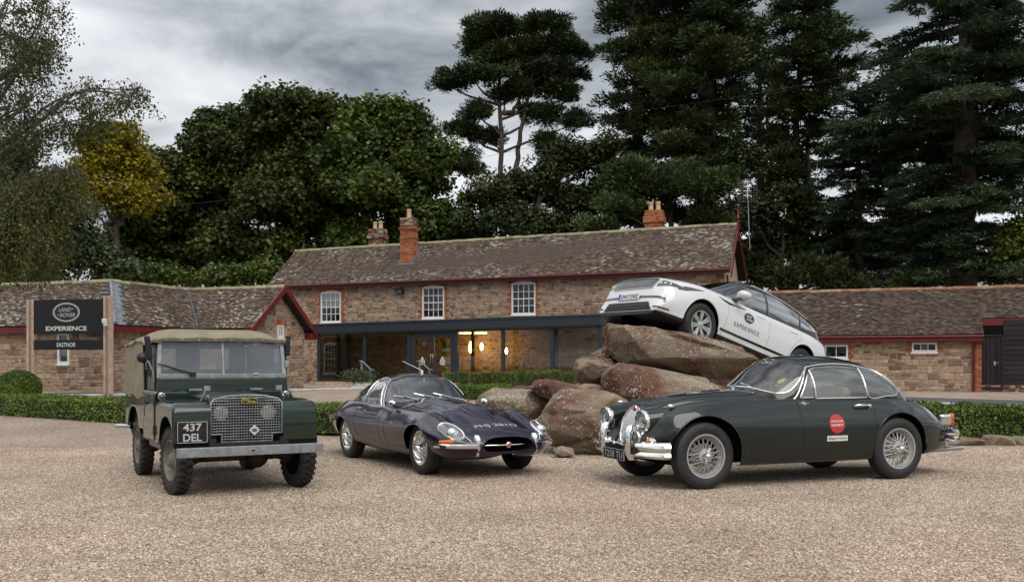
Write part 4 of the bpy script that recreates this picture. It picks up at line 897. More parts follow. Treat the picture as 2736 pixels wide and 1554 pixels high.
tree('black_pine', 'flat topped dark pine with bare twin trunks against the sky', 72, [(1180, 195, 105, 22), (1120, 215, 55, 16), (1245, 85, 85, 42), (1370, 65, 55, 32), (1410, 115, 65, 35), (1320, 135, 100, 36), (1440, 190, 40, 22), (1405, 235, 55, 30), (1190, 285, 62, 18), (1205, 135, 55, 36), (1350, 290, 55, 32), (1160, 330, 50, 26), (1425, 310, 40, 40), (1290, 180, 70, 24), (1215, 345, 45, 22), (1340, 215, 60, 24), (1390, 380, 55, 45), (1150, 420, 60, 40), (1280, 235, 60, 26), (1230, 60, 50, 24), (1330, 70, 50, 30), (1450, 140, 36, 26), (1380, 180, 60, 30), (1245, 150, 70, 30)], 'needle', 'needle_dark', [[(1257, 800), (1257, 500), (1252, 300), (1250, 120)], [(1290, 440), (1302, 330), (1330, 220), (1345, 110)], [(1258, 285), (1285, 280), (1303, 240), (1306, 130)]], bark='bark_red', r0=.34, dens=.85, size=.76, seed=8, fill=.3)
tree('scots_pine', 'lighter green bushy pine behind the right chimney', 57, [(1590, 455, 95, 48), (1690, 480, 105, 55), (1790, 480, 70, 60), (1550, 520, 60, 40), (1650, 545, 110, 35), (1500, 575, 50, 22), (1780, 560, 60, 40)], 'needle', 'needle_mid', [[(1680, 800), (1680, 560), (1670, 470)]], bark='bark_red', r0=.3, dens=1.15, size=.85, seed=11)
tree('yew_tree', 'dark spreading yew below the flat topped pine', 63, [(1220, 500, 75, 65), (1330, 470, 75, 70), (1270, 570, 110, 50), (1420, 420, 65, 80), (1440, 520, 85, 70), (1360, 570, 90, 45), (1500, 380, 40, 50), (1300, 500, 90, 60), (1400, 590, 120, 40), (1180, 590, 60, 40), (1520, 470, 60, 70)], 'fine', 'needle_yew', [[(1330, 800), (1335, 600), (1350, 480)]], r0=.4, dens=.95, seed=12)
tree('yew_tree', 'black green yew between the tall pines and the aerial', 62, [(1860, 420, 40, 60), (1900, 560, 60, 60), (1960, 620, 70, 60), (1880, 660, 60, 45), (2030, 560, 60, 60), (2050, 650, 70, 55), (1800, 560, 60, 60), (1980, 500, 60, 50), (2120, 620, 70, 70), (2200, 660, 70, 50), (2270, 600, 60, 80), (2330, 680, 60, 40), (2500, 650, 70, 60)], 'fine', 'needle_yew', [[(1950, 800), (1955, 650), (1960, 560)]], r0=.35, dens=1.0, seed=13)
def conifer(name, label, Y, trunks, prof, mat, bark, r0, nb, kind='pine', seed=1, step=.6, spread=.30, droop=.10, lift=.12, nl=46, rc=.55, ll=.34, lw=.09):
    "boughs leave the trunk all round; prof = crown edge left and right of the trunk at photo rows (2563 px view)"
    rg = random.Random(seed); t0 = px(trunks[0][0][0]*SCL, trunks[0][0][1]*SCL, Y); base = Vector((t0.x, Y, gz(0, Y))); t = thing(name, label, 'tree', base); tb = MB()
    for i, path in enumerate(trunks):
        P = [px(u*SCL, v*SCL, Y)-base for u, v in path]
        if i == 0: P[0] = Vector((0, 0, -.3)); T0 = P
        Q = []
        for a, b in zip(P[:-1], P[1:]): Q += wob(a, b, 5, .10, rg)[:-1]
        Q.append(P[-1]); rr = r0*(1 if i == 0 else .7); tb.tube(Q, [rr*(1-.78*k/(len(Q)-1))*(1.3 if k == 0 else 1) for k in range(len(Q))], 9)
    zs = np.array([p.z for p in T0]); tx = lambda z: float(np.interp(z, zs, [p.x for p in T0]))
    pv = sorted([(CAMH+(HOR-v*SCL)/FPX*Y-base.z, u0, u1) for v, u0, u1 in prof]); pz = [p[0] for p in pv]; s_ = Y*SCL/FPX
    L0 = [tx(p[0])-((p[1]*SCL-1368)/FPX*Y-base.x) for p in pv]; L1 = [((p[2]*SCL-1368)/FPX*Y-base.x)-tx(p[0]) for p in pv]
    Cs, Ds, Ns, rn = [], [], [], []; up = np.array((0, 0, 1.0))
    for b in range(nb):
        z = pz[0]+(pz[-1]-pz[0])*((b+rg.random())/nb); az = rg.uniform(0, 2*math.pi); c, sn = math.cos(az), math.sin(az)
        ln = (np.interp(z, pz, L1) if c > 0 else np.interp(z, pz, L0)); ln = max(.8, ln*(.80 if abs(c) > .5 else .62)*rg.uniform(.72, 1.12)/max(.62, abs(c)))
        a = Vector((tx(z), 0, z)); d = Vector((c, sn, 0)); sd_ = Vector((-sn, c, 0)); n = max(3, int(ln/step)); pts = []
        bend = rg.uniform(-.12, .12); lf = lift*rg.uniform(.2, 1.6); dr = droop*rg.uniform(.5, 1.6)
        for k in range(n+1): f = k/n; pts.append(a+d*ln*f+sd_*bend*ln*f*f+Vector((0, 0, ln*(lf*f-dr*f*f*1.6)+rg.uniform(-.08, .08))))
        rb_ = min(r0*.42, .035+.022*ln); tb.tube(pts, [rb_*(1-.85*k/n) for k in range(n+1)], 5); tone = rg.uniform(.05, .7)
        for k in range(1, n+1):
            f = k/n
            if f < .28 and rg.random() < .75: continue
            w = spread*ln*(1-.55*f)*min(1, f*2.2); m = max(1, int(w*2/step)+1)
            for q in range(m):
                o = rg.uniform(-1, 1)*w; p = pts[k]+sd_*o+d*rg.uniform(-.3, .3)*step+Vector((0, 0, rg.uniform(-.12, .20)-(abs(o)/max(w, .1))*.12*(2 if kind == 'cedar' else 1)))
                if abs(o) > .35: tb.tube([pts[k-1], (pts[k-1]+p)/2+Vector((0, 0, .05)), p], [.018, .013, .006], 3, cap=False)
                cnt = int(nl*rg.uniform(.55, 1.35)); r_ = rc*rg.uniform(.7, 1.35); e = rdir(cnt); e[:, 2] *= (.26 if kind == 'cedar' else .62)
                Cs.append(np.array(p)+e*r_*RS.uniform(.3, 1, cnt)[:, None]); dv = np.array(d*.7+sd_*(o/max(w, .1))*.7)
                Ds.append(e*np.array((1, 1, .5))+dv*.6+up*(.30 if kind == 'pine' else -.12)+RS.normal(size=(cnt, 3))*.22); Ns.append(up+RS.normal(size=(cnt, 3))*(.28 if kind == 'cedar' else .7)); rn.append(np.clip(tone+.25*f+RS.normal(size=cnt)*.16-.1, 0, 1))
    tb.build('trunk', M[bark], t, smooth=60, fix=False); C = np.concatenate(Cs); m = len(C)
    leaf_mesh('crown', C, np.concatenate(Ds), np.concatenate(Ns), ll*RS.uniform(.7, 1.35, m), lw*RS.uniform(.7, 1.3, m), np.concatenate(rn), M[mat], t); return t
conifer('tall_pine', 'huge dark pine towering over the right chimney', 64, [[(1760, 800), (1770, 450), (1775, 250), (1762, -80)]], [(-70, 1640, 1870), (20, 1560, 1910), (100, 1545, 1900), (200, 1560, 1890), (300, 1580, 1870), (400, 1620, 1860), (480, 1660, 1840)], 'needle_dark', 'bark', .85, 125, seed=9, nl=60, rc=.66, droop=.06, lift=.16, lw=.11)
conifer('tall_pine', 'pine crowded against the huge pine above the chimney', 67, [[(1600, 800), (1598, 400), (1592, 200), (1585, -70)]], [(-60, 1520, 1640), (30, 1490, 1680), (120, 1485, 1690), (230, 1500, 1680), (330, 1510, 1690), (430, 1530, 1660)], 'needle_dark', 'bark', .5, 90, seed=29, nl=60, rc=.66, droop=.06, lift=.14, lw=.11)
conifer('tall_pine', 'pine with reddish trunk beside the aerial', 66, [[(1985, 800), (1985, 500), (1992, 300), (2015, -30)], [(2012, 640), (2022, 450), (2025, 300)]], [(-20, 1930, 2110), (40, 1900, 2150), (130, 1910, 2160), (220, 1880, 2160), (300, 1890, 2120), (360, 1905, 2090), (470, 1900, 2060), (520, 1930, 2040)], 'needle_dark', 'bark_red', .45, 105, seed=10, nl=56, rc=.62, droop=.08, lift=.12, lw=.11)
conifer('cedar_tree', 'massive blue green cedar with layered level branches and thick trunk', 53, [[(2410, 800), (2405, 600), (2412, 400), (2420, 150), (2425, -160)]], [(-150, 2330, 2520), (-40, 2260, 2590), (40, 2215, 2620), (130, 2180, 2650), (220, 2110, 2680), (280, 2075, 2690), (360, 2130, 2680), (440, 2200, 2670), (520, 2215, 2660), (600, 2225, 2650), (690, 2235, 2600)], 'needle_cedar', 'bark', .95, 145, 'cedar', seed=5, nl=52, rc=.62, spread=.34, droop=.09, lift=.05, ll=.36, lw=.10)
conifer('cedar_tree', 'young dark cedar standing left of the massive cedar', 58, [[(2150, 800), (2150, 560), (2148, 215)]], [(220, 2110, 2190), (300, 2060, 2240), (380, 2040, 2260), (470, 2030, 2270), (560, 2020, 2280), (640, 2010, 2290), (710, 2000, 2300)], 'needle_cedar', 'bark', .35, 120, 'cedar', seed=15, nl=44, rc=.58, droop=.12, lift=.05, ll=.34, lw=.10)
tree('leafy_shrub', 'bright green leafy shrub at the foot of the massive cedar', 50, [(2550, 640, 45, 80), (2600, 600, 60, 100)], 'fine', 'leaf_syc', [[(2560, 800), (2560, 640)]], r0=.15, seed=16, limbs=False)
tree('pine_shrub', 'low dark pine scrub behind the outbuilding roof', 52, [(1960, 700, 60, 30), (2040, 690, 70, 40), (1900, 690, 50, 40), (2120, 715, 60, 22), (2300, 705, 60, 30), (2480, 690, 60, 40)], 'needle', 'needle_yew', [[(2040, 800), (2040, 700)]], r0=.12, seed=17, limbs=False)
tree('leafy_shrub', 'dark undergrowth filling the gap behind the stone wing', 58, [(60, 700, 90, 40), (300, 700, 70, 40), (400, 700, 80, 30), (560, 700, 80, 30), (650, 690, 60, 30)], 'fine', 'leaf_syc', [[(330, 800), (330, 720)]], r0=.15, seed=18, limbs=False)
conifer('forest_conifer', 'shadowed conifer standing behind the gap beside the aerial', 74, [[(1900, 800), (1900, 400), (1898, 40)]], [(60, 1870, 1930), (200, 1830, 1970), (350, 1820, 1990), (500, 1815, 1995), (640, 1800, 2000)], 'needle_dark', 'bark', .4, 62, seed=41, nl=44, rc=.85, step=.85, ll=.5, lw=.17)
conifer('forest_conifer', 'shadowed conifer standing between the two cedars', 72, [[(2235, 800), (2235, 400), (2235, 120)]], [(130, 2200, 2270), (260, 2170, 2310), (400, 2150, 2330), (550, 2140, 2350), (680, 2130, 2350)], 'needle_dark', 'bark', .4, 55, seed=42, nl=44, rc=.85, step=.85, ll=.5, lw=.17)
# weeping birch hanging in from the left edge
def birch():
    Y = 25.5; base = Vector((-15.6, Y, gz(-15.6, Y))); t = thing('birch_tree', 'weeping birch with small hanging leaves beside the sign', 'tree', base); rg = random.Random(9)
    tb = MB(); P = lambda u, v, dy=0: px(u*SCL, v*SCL, Y+dy)-base
    trunk = [Vector((0, 0, -.2)), Vector((.1, 0, 3.5)), Vector((.3, .1, 7)), Vector((.6, 0, 11))]
    tb.tube(trunk, [.24, .19, .14, .06], 10); Cs = []; Ds = []; rn = []
    limbs = [[(-60, 330), (20, 215), (70, 130), (100, 60), (112, -20)], [(-60, 200), (0, 60), (40, -30)], [(-60, 420), (60, 330), (140, 270), (210, 225), (300, 232), (335, 240)], [(-60, 480), (40, 380), (120, 330), (200, 300), (260, 270)], [(-60, 260), (30, 180), (90, 140), (130, 95)], [(-60, 560), (30, 480), (110, 440), (170, 430)], [(-60, 620), (20, 540), (80, 500), (130, 510)], [(-60, 380), (10, 300), (60, 260), (110, 200)], [(-60, 650), (0, 590), (60, 560), (110, 590)], [(-60, 150), (-10, 90), (60, 100), (100, 150)]]
    for L_ in limbs:
        for dy in (-1.3, 0, 1.2):
            C = catmull([tuple(P(u+rg.uniform(-12, 12), v+rg.uniform(-14, 14), dy*rg.uniform(.4, 1))) for u, v in L_], 6); n = len(C); C = [Vector(c) for c in C]
            tb.tube(C, [.045*(1-.85*k/(n-1)) for k in range(n)], 5)
            low = L_[-1][1] > 400
            for k in range(3, n):
                for q in range(rg.randint(1, 3) if not low else 8):
                    if C[k].x+base.x < -.56*Y: continue
                    a = C[k]+Vector((rg.uniform(-.35, .35), rg.uniform(-.5, .5), rg.uniform(-.3, .3))); ln = rg.uniform(.15, .55) if not low else rg.uniform(.3, 1.3)
                    b = a+Vector((rg.uniform(-.3, .4), rg.uniform(-.3, .3), -ln)); tw = wob(a, b, 4, .06, rg); tb.tube([C[k], tw[0], tw[2], tw[4]], .005, 3, cap=False)
                    for z in range(int(ln*22)+9):
                        f = rg.random()**.8; j = min(3, int(f*4)); p = tw[j].lerp(tw[j+1], f*4-j); Cs.append(p+Vector((rg.uniform(-.17, .17), rg.uniform(-.17, .17), rg.uniform(-.10, .08)))); Ds.append((rg.uniform(-1, 1), rg.uniform(-1, 1), rg.uniform(-1.2, .3))); rn.append(min(1, max(0, rg.gauss(.42, .22)))+(.06 if low else -.32))
    tb.build('trunk', M['bark_birch'], t, smooth=60, fix=False); n = len(Cs)
    leaf_mesh('crown', np.array(Cs), np.array(Ds), RS.normal(size=(n, 3)), RS.uniform(.06, .10, n), RS.uniform(.045, .075, n), np.array(rn), M['leaf_birch'], t)
birch()
# ------------------------------------------------------------------ hedges, topiary
M['hedge_core'] = pm('hedge_twigs', (.020, .028, .010), .95, var=.4, scale=12, bump=.8, bscale=20)
def hedge(name, label, cat, O, ang, d, group=None, leaf=.05, dens=900, mat='leaf_box', round_=.10, ball=False):
    t = thing(name, label, cat, O, (0, 0, ang), group); lx, ly, lz = d
    if ball:
        n = int(4*math.pi*(lx/2)**2*dens); e = rdir(n); C = e*np.array((lx, ly, lz))/2*RS.uniform(.88, 1.04, n)[:, None]+np.array((0, 0, lz*.46)); Nn = e
        MB().lathe([(0, -.45*lz), (.3*lx, -.35*lz), (.44*lx, 0), (.3*lx, .32*lz), (0, .43*lz)], 14, (0, 0, lz*.46), 'z').build('branches', M['hedge_core'], t, smooth=60)
    else:
        A = [(ly*lz, 0), (ly*lz, 1), (lx*lz, 2), (lx*lz, 3), (lx*ly, 4)]; Cl, Nl = [], []
        for a, k in A:
            n = int(a*dens); r1, r2 = RS.uniform(-.5, .5, n), RS.uniform(-.5, .5, n); c = np.zeros((n, 3)); nn = np.zeros((n, 3))
            if k < 2: s = (-1, 1)[k]; c[:] = np.stack([np.full(n, s*lx/2), r1*ly, (r2+.5)*lz], 1); nn[:, 0] = s
            elif k < 4: s = (-1, 1)[k-2]; c[:] = np.stack([r1*lx, np.full(n, s*ly/2), (r2+.5)*lz], 1); nn[:, 1] = s
            else: c[:] = np.stack([r1*lx, r2*ly, np.full(n, lz)], 1); nn[:, 2] = 1
            Cl.append(c); Nl.append(nn)
        C = np.concatenate(Cl); Nn = np.concatenate(Nl)
        wv = np.array([noise.noise(Vector((p[0]*2.2+O[0], p[1]*2.2, p[2]*2.2+O[1])))+.6*noise.noise(Vector((p[0]*7, p[1]*7+O[0], p[2]*7))) for p in C])
        inner = np.maximum(0, np.sqrt(((np.abs(C[:, 1])/(ly/2))**6+(np.maximum(0, C[:, 2]-lz/2)/(lz/2))**6))-1.0)
        C = C+Nn*(wv*.06*lz/.5+RS.uniform(-.05, .025, len(C)))[:, None]; C[:, 2] -= inner*round_*1.2; C[:, 1] -= np.sign(C[:, 1])*inner*round_
        MB().box((0, 0, lz*.46), (lx-.10, ly-.12, lz*.86)).build('branches', M['hedge_core'], t, bevel=.05)
    n = len(C); rn = np.clip(.38+.22*RS.normal(size=n)+.25*np.array([noise.noise(Vector(p)*1.6+Vector(O)) for p in C]), 0, 1)
    leaf_mesh('foliage', C, RS.normal(size=(n, 3))+Nn*.3, Nn+RS.normal(size=(n, 3))*.6, leaf*RS.uniform(.7, 1.4, n), leaf*.6*RS.uniform(.7, 1.3, n), rn, M[mat], t)
    return t
def hedge_seg(name, label, a, b, w, h, **k):
    a, b = Vector((*a, 0)), Vector((*b, 0)); c = (a+b)/2; d = b-a
    return hedge(name, label, 'hedge', (c.x, c.y, gz(c.x, c.y)), math.atan2(d.y, d.x), (d.length, w, h), **k)
hedge_seg('box_hedge', 'long clipped low hedge running behind the old off road car', (-16.5, 26.4), (-3.0, 18.0), .75, .50, dens=1000)
hedge_seg('box_hedge', 'clipped hedge behind the tail of the dark green coupe', (6.4, 17.3), (12.5, 16.9), .7, .60, dens=1500, leaf=.055)
hedge_seg('box_hedge', 'short low hedge directly behind the purple coupe', (-1.75, 30.2), (-.25, 32.2), .8, .42, dens=1100, leaf=.06)
hedge('topiary_ball', 'large yellowing topiary ball beside the sign post', 'topiary', (-14.0, 27.6, gz(-14, 27.6)), 0, (1.2, 1.2, 1.0), leaf=.06, dens=1500, ball=True)
hedge('topiary_ball', 'smaller dark green topiary ball between the long hedge and the larger ball', 'topiary', (-13.6, 26.0, gz(-13.6, 26)-.1), 0, (1.0, 1.0, .75), leaf=.05, dens=1800, ball=True)
# raised bed with cubes of clipped box
M['soil'] = pm('bark_mulch', (.10, .055, .04), .95, var=.5, scale=20, bump=.8, bscale=40)
bx0 = (-3.2, 35.2); bed = MB().box2((-3.2, 35.0, .1), (6.2, 39.6, .50)).build('planting_bed', M['soil'], None, bevel=.06); tag(bed, kind='structure')
be = MB().box2((-3.3, 34.85, .1), (6.2, 35.0, .40)).build('bed_kerb', M['kerb'], None, bevel=.01); tag(be, kind='structure')
cubes = [(1238, 990, .46), (1272, 993, .42), (1300, 992, .45), (1332, 991, .5), (1364, 993, .46), (1388, 987, .5), (1420, 992, .5), (1460, 991, .46), (1483, 988, .44), (1520, 993, .46), (1200, 994, .38)]
labs = ['box bush first of the row next to the glass doors', 'yellowish box bush second from the doors end', 'box bush in the row before the first cafe pane', 'wide box bush in front of the lamp pane', 'box bush below the mullion beside the pendant lamps', 'taller box bush standing a step behind the row', 'box bush in front of the table with cups', 'box bush below the wide right pane', 'small yellowish box bush by the boulders', 'last box bush of the row touching the boulders', 'low box bush nearest the handrail']
for i, ((u, v, s), lb) in enumerate(zip(cubes, labs)):
    yy = 36.2+(1.0 if i in (5, 8) else 0)+.15*(i % 3); p = px(u, 1010, yy); zt = CAMH+(HOR-v)/FPX*yy
    hedge('clipped_box', 'clipped cube '+lb, 'bush', (p.x, yy, .50), .1*i, (s*.86, s*.86, max(.3, zt-.50)), group='cubes of clipped box in the bed', leaf=.045, dens=1300, round_=.06, mat='leaf_box2')
pl_ = px(958, 1020, 43.2); plt = thing('planter', 'pale trough planter with leafy shrubs before the extension glass', 'planter', (pl_.x, pl_.y, gz(pl_.x, pl_.y)), (0, 0, FA.a))
rbox('trough', M['white'], plt, (.25, 0, .10), (1.0, .4, .18), .01)
n = 1400; C = RS.normal(size=(n, 3))*np.array((.36, .16, .14))+np.array((0, 0, .48)); leaf_mesh('foliage', C, RS.normal(size=(n, 3))+np.array((0, 0, 1)), RS.normal(size=(n, 3)), .12, .05, RS.uniform(.2, .9, n), M['leaf_grey'], plt)
# ================================================================== boulders
def rock_mat(name, shift=0.0):
    m, t, b = newmat(name); b.inputs['Roughness'].default_value = .9; b.inputs['Specular IOR Level'].default_value = .25
    pos = N(t, 'ShaderNodeNewGeometry').outputs['Position']
    def nz(s, d=6, r=.6, dist=0): n = N(t, 'ShaderNodeTexNoise', i_Scale=s, i_Detail=d, i_Roughness=r, i_Distortion=dist); L(t, pos, n.inputs['Vector']); return n.outputs[0]
    c = ramp(t, math_(t, 'ADD', nz(1.1, 4, .55, .4), shift), [(.36, (.10, .043, .030)), (.45, (.165, .088, .064)), (.51, (.21, .15, .108)), (.60, (.27, .215, .16)), (.75, (.205, .172, .13))])
    mpn = N(t, 'ShaderNodeMapping'); L(t, pos, mpn.inputs[0]); mpn.inputs['Rotation'].default_value = (.25, .18, 0); mpn.inputs['Scale'].default_value = (1.2, 1.2, 4)
    s = N(t, 'ShaderNodeTexNoise', i_Scale=1.6, i_Detail=5, i_Roughness=.6); L(t, mpn.outputs[0], s.inputs['Vector'])
    c = mixc(t, 1.0, c, ramp(t, s.outputs[0], [(.3, (.68, .66, .64)), (.7, (1.3, 1.28, 1.25))]), 'MULTIPLY')
    li = math_(t, 'ADD', math_(t, 'MULTIPLY', nz(1.4, 3), .38), math_(t, 'MULTIPLY', nz(26, 3, .55), .62))
    c = mixc(t, ramp(t, li, [(.55, (0, 0, 0)), (.585, (.85, .85, .85))]), c, (.42, .39, .32))
    gr = math_(t, 'ADD', math_(t, 'MULTIPLY', nz(.9, 3), .6), math_(t, 'MULTIPLY', nz(6, 5), .4))
    c = mixc(t, ramp(t, gr, [(.55, (0, 0, 0)), (.68, (.45, .45, .45))]), c, (.17, .165, .09))
    L(t, c, b.inputs['Base Color'])
    h = math_(t, 'ADD', math_(t, 'MULTIPLY', s.outputs[0], .3), math_(t, 'ADD', math_(t, 'MULTIPLY', nz(5, 8, .72), .45), math_(t, 'MULTIPLY', nz(24, 6, .7), .25)))
    bn = N(t, 'ShaderNodeBump', i_Strength=1.0, i_Distance=.09); L(t, h, bn.inputs['Height']); L(t, bn.outputs[0], b.inputs['Normal']); return m
M['rock'] = rock_mat('red_sandstone', -.02); M['rock_tan'] = rock_mat('tan_sandstone', .08)
def rock(label, outline, Y, D, mat='rock', p=.62, seed=1, amp=.07, tilt=0.0, name='boulder', group='boulders piled under the white car'):
    "outline = silhouette towards the yard (photo pixels) at distance Y; D = half depth; an angular block with broken faces"
    pts = [px(u, v, Y) for u, v in outline]; c = sum(pts, Vector())/len(pts); o = Vector((c.x, c.y, 0)); rg = random.Random(seed*7+1); b = bmesh.new()
    so = Vector((rg.uniform(0, 50), rg.uniform(0, 50), rg.uniform(0, 50))); size = max((q-c).length for q in pts)
    for q in pts:
        d = q-c; b.verts.new(d+Vector((0, D*rg.uniform(-.55, -.25), 0))); b.verts.new(d*rg.uniform(.93, 1)+Vector((0, D*rg.uniform(.1, .6), 0)))
    for k in range(11):
        q = rg.choice(pts)-c; b.verts.new(q*rg.uniform(.35, .86)+Vector((0, -D*rg.uniform(.72, 1.0), 0))); q = rg.choice(pts)-c; b.verts.new(q*rg.uniform(.3, .8)+Vector((0, D*rg.uniform(.7, 1.0), 0)))
    h = bmesh.ops.convex_hull(b, input=b.verts[:]); bmesh.ops.delete(b, geom=[g for g in h['geom_interior'] if isinstance(g, bmesh.types.BMVert)], context='VERTS')
    bmesh.ops.dissolve_limit(b, angle_limit=R(9), verts=b.verts[:], edges=b.edges[:]); bmesh.ops.bevel(b, geom=b.edges[:], offset=.035*min(1, size), segments=2, affect='EDGES', profile=.6, clamp_overlap=True)
    bmesh.ops.triangulate(b, faces=b.faces[:])
    for it in range(9):                                   # even out the mesh
        le = [e for e in b.edges if e.calc_length() > max(.05, size*.032)]
        if not le or len(b.faces) > 9000: break
        bmesh.ops.subdivide_edges(b, edges=le, cuts=1); bmesh.ops.triangulate(b, faces=[f for f in b.faces if len(f.verts) > 3])
    b.normal_update(); k_ = min(1.0, size)
    for v in b.verts:
        w = v.co+c; q = w*1.3+so; n = noise.noise(q*1.1)*.5+(.45-abs(noise.noise(q*2.6)))*.55+(.4-abs(noise.noise(q*6)))*.3+noise.noise(q*13)*.14+noise.noise(q*27)*.07
        ly = w.z*1.7+w.x*.22+noise.noise(q*.5)*.8; lx = w.x*.6+w.z*.35+noise.noise(q*.45+so)*1.2
        st = -1.0*math.exp(-(((ly % 1)-.5)/.07)**2)*max(0, .35+noise.noise(q*.7))-.7*math.exp(-(((lx % 1)-.5)/.035)**2)*max(0, .3+noise.noise(q*.6+so))
        v.co += v.normal*(n*amp*.75+st*amp)*k_
    for v in b.verts: v.co = v.co+Vector((0, 0, c.z))
    m = bpy.data.meshes.new(name); b.normal_update(); b.to_mesh(m); b.free(); m.materials.append(M[mat]); m.shade_smooth(); m.set_sharp_from_angle(angle=R(24))
    ob = place(name, m, None, None, o); return tag(ob, label, 'rock', group)
Z6 = lambda L_: [(1360+x/3.386, 820+y/3.386) for x, y in L_]
rock('long red slab carrying the front wheels of the white car', Z6([(862, 200), (885, 162), (1000, 152), (1200, 165), (1350, 190), (1400, 218), (1550, 252), (1700, 268), (1900, 312), (2050, 362), (2210, 480), (2200, 560), (2110, 660), (1980, 740), (1820, 700), (1600, 640), (1400, 585), (1250, 540), (1000, 500), (915, 470), (900, 330), (865, 300)]), 17.4, 1.45, 'rock', p=.24, seed=2, amp=.075)
rock('dark red block wedged beneath the long slab', Z6([(822, 700), (850, 620), (900, 560), (1000, 502), (1060, 500), (1200, 540), (1400, 570), (1600, 602), (1750, 640), (1900, 730), (2000, 900), (1800, 1150), (1300, 1200), (1000, 1000), (880, 800)]), 15.9, 1.1, 'rock', p=.26, seed=3, amp=.07)
rock('rounded brown boulder left of the wedged block', Z6([(575, 560), (600, 480), (660, 442), (800, 440), (900, 465), (960, 540), (900, 700), (800, 780), (700, 740), (600, 640)]), 17.4, .9, 'rock', p=.32, seed=4)
rock('small lichened stone at the left end of the long slab', Z6([(730, 430), (800, 388), (870, 352), (910, 362), (930, 430), (900, 470), (800, 470)]), 17.6, .45, 'rock_tan', p=.6, seed=5, amp=.05)
rock('low boulder with pale flank behind the big front boulder', Z6([(178, 730), (230, 662), (330, 645), (430, 662), (560, 690), (690, 722), (700, 800), (560, 860), (380, 830), (280, 800)]), 16.9, .8, 'rock', p=.32, seed=6)
rock('grey ribbed boulder behind the nose of the purple coupe', [(1262, 1085), (1285, 1052), (1318, 1034), (1400, 1036), (1440, 1048), (1474, 1064), (1468, 1092), (1440, 1112), (1400, 1130), (1330, 1140), (1270, 1120)], 17.3, .75, 'rock_tan', p=.3, seed=7)
rock('big square shouldered boulder in front of the pile', Z6([(265, 1010), (330, 940), (385, 830), (480, 740), (600, 732), (720, 745), (850, 742), (960, 780), (1060, 835), (1120, 950), (1080, 1150), (960, 1330), (800, 1372), (650, 1365), (480, 1310), (330, 1210), (285, 1110)]), 14.7, .85, 'rock_tan', p=.32, seed=8, amp=.09)
rock('small stone filling the gap above the big front boulder', Z6([(600, 720), (690, 690), (800, 700), (900, 735), (960, 800), (800, 840), (650, 800)]), 16.2, .5, 'rock_tan', p=.6, seed=9, amp=.04)
rock('boulder supporting the pile behind the dark green coupe', [(1700, 1010), (1760, 960), (1960, 960), (2100, 1000), (2130, 1120), (1960, 1150), (1740, 1140)], 17.6, 1.2, 'rock', p=.5, seed=10)
rock('boulder under the rear wheels of the white car', [(2020, 1060), (2080, 1022), (2200, 1018), (2290, 1040), (2310, 1120), (2150, 1140), (2030, 1120)], 19.6, 1.5, 'rock', p=.45, seed=11)
rock('flat pebble sized stone by the purple coupe nose', [(1478, 1198), (1500, 1190), (1530, 1196), (1535, 1214), (1500, 1220), (1480, 1212)], 13.9, .16, 'rock_tan', seed=12, amp=.02)
for i, (u0, u1, v0, v1, lb) in enumerate(((2500, 2632, 1166, 1192, 'long flat edging stone under the right hedge'), (2628, 2705, 1160, 1192, 'humped mossy edging stone under the right hedge'), (2700, 2800, 1164, 1192, 'wide edging stone at the far right hedge'), (2400, 2505, 1168, 1190, 'edging stone behind the coupe exhaust'))):
    rock(lb, [(u0, v1), (u0+4, v0+8), (u0+20, v0+1), ((u0+u1)/2, v0), (u1-16, v0+3), (u1-3, v0+9), (u1, v1), ((u0+u1)/2, v1+6)], 16.1, .3, 'rock_tan', p=.5, seed=20+i, amp=.03, name='edging_stone', group='stones edging the hedge')
# ------------------------------------------------------------------ fallen leaves
M['fallen'] = rndcol('fallen_leaf', [(0, (.30, .12, .03)), (.5, (.42, .24, .06)), (1, (.55, .45, .16))], 'obj', rough=.7, bump=0)
lm = MB(); lm.add([(0, -.045, 0), (.03, -.01, .008), (.022, .03, .004), (0, .055, .010), (-.024, .028, .006), (-.03, -.012, .010), (0, 0, .003)], [(6, 0, 1), (6, 1, 2), (6, 2, 3), (6, 3, 4), (6, 4, 5), (6, 5, 0)]); lme = lm.mesh('fallen_leaf'); lme.materials.append(M['fallen'])
rg = random.Random(3)
for (u, v) in ((76, 1117), (232, 1060+92), (40, 1144), (247, 1163), (320, 1152), (230, 1370), (160, 1410), (160, 1455), (395, 1455), (480, 1460), (52, 1316), (2065, 1440), (2010, 1484), (1940, 1485), (2402, 1445), (2300, 1367), (1938, 1416), (2172, 1319), (2680, 1297), (1030, 1300), (1270, 1440), (1390, 1500), (600, 1500), (700, 1530), (255, 1190), (2215, 1545)):
    Yg = CAMH*FPX/(v-HOR); p = px(u, v, Yg); o = place('fallen_leaf', lme, None, None, (p.x, p.y, gz(p.x, p.y)+.016), (rg.uniform(-.2, .2), rg.uniform(-.2, .2), rg.uniform(0, 6.3)), (rg.uniform(.4, .75),)*3)
    tag(o, 'small fallen autumn leaf lying on the gravel', 'leaf', 'fallen leaves on the gravel')
# ------------------------------------------------------------------ overhead wires
for (pa, pb, lb) in (((330, 560), (1480, 380), 'thin overhead wire crossing in front of the sycamores'), ((1380, 326), (2520, 150), 'thin overhead wire crossing in front of the tall pines')):
    a, b = px(pa[0], pa[1], 60), px(pb[0], pb[1], 48); mb = MB(); mb.tube([a.lerp(b, k/16)-Vector((0, 0, .5*math.sin(math.pi*k/16)))-Vector(a) for k in range(17)], .007, 4)
    o = mb.build('overhead_wire', M['black'], None); o.location = a; tag(o, lb, 'wire')
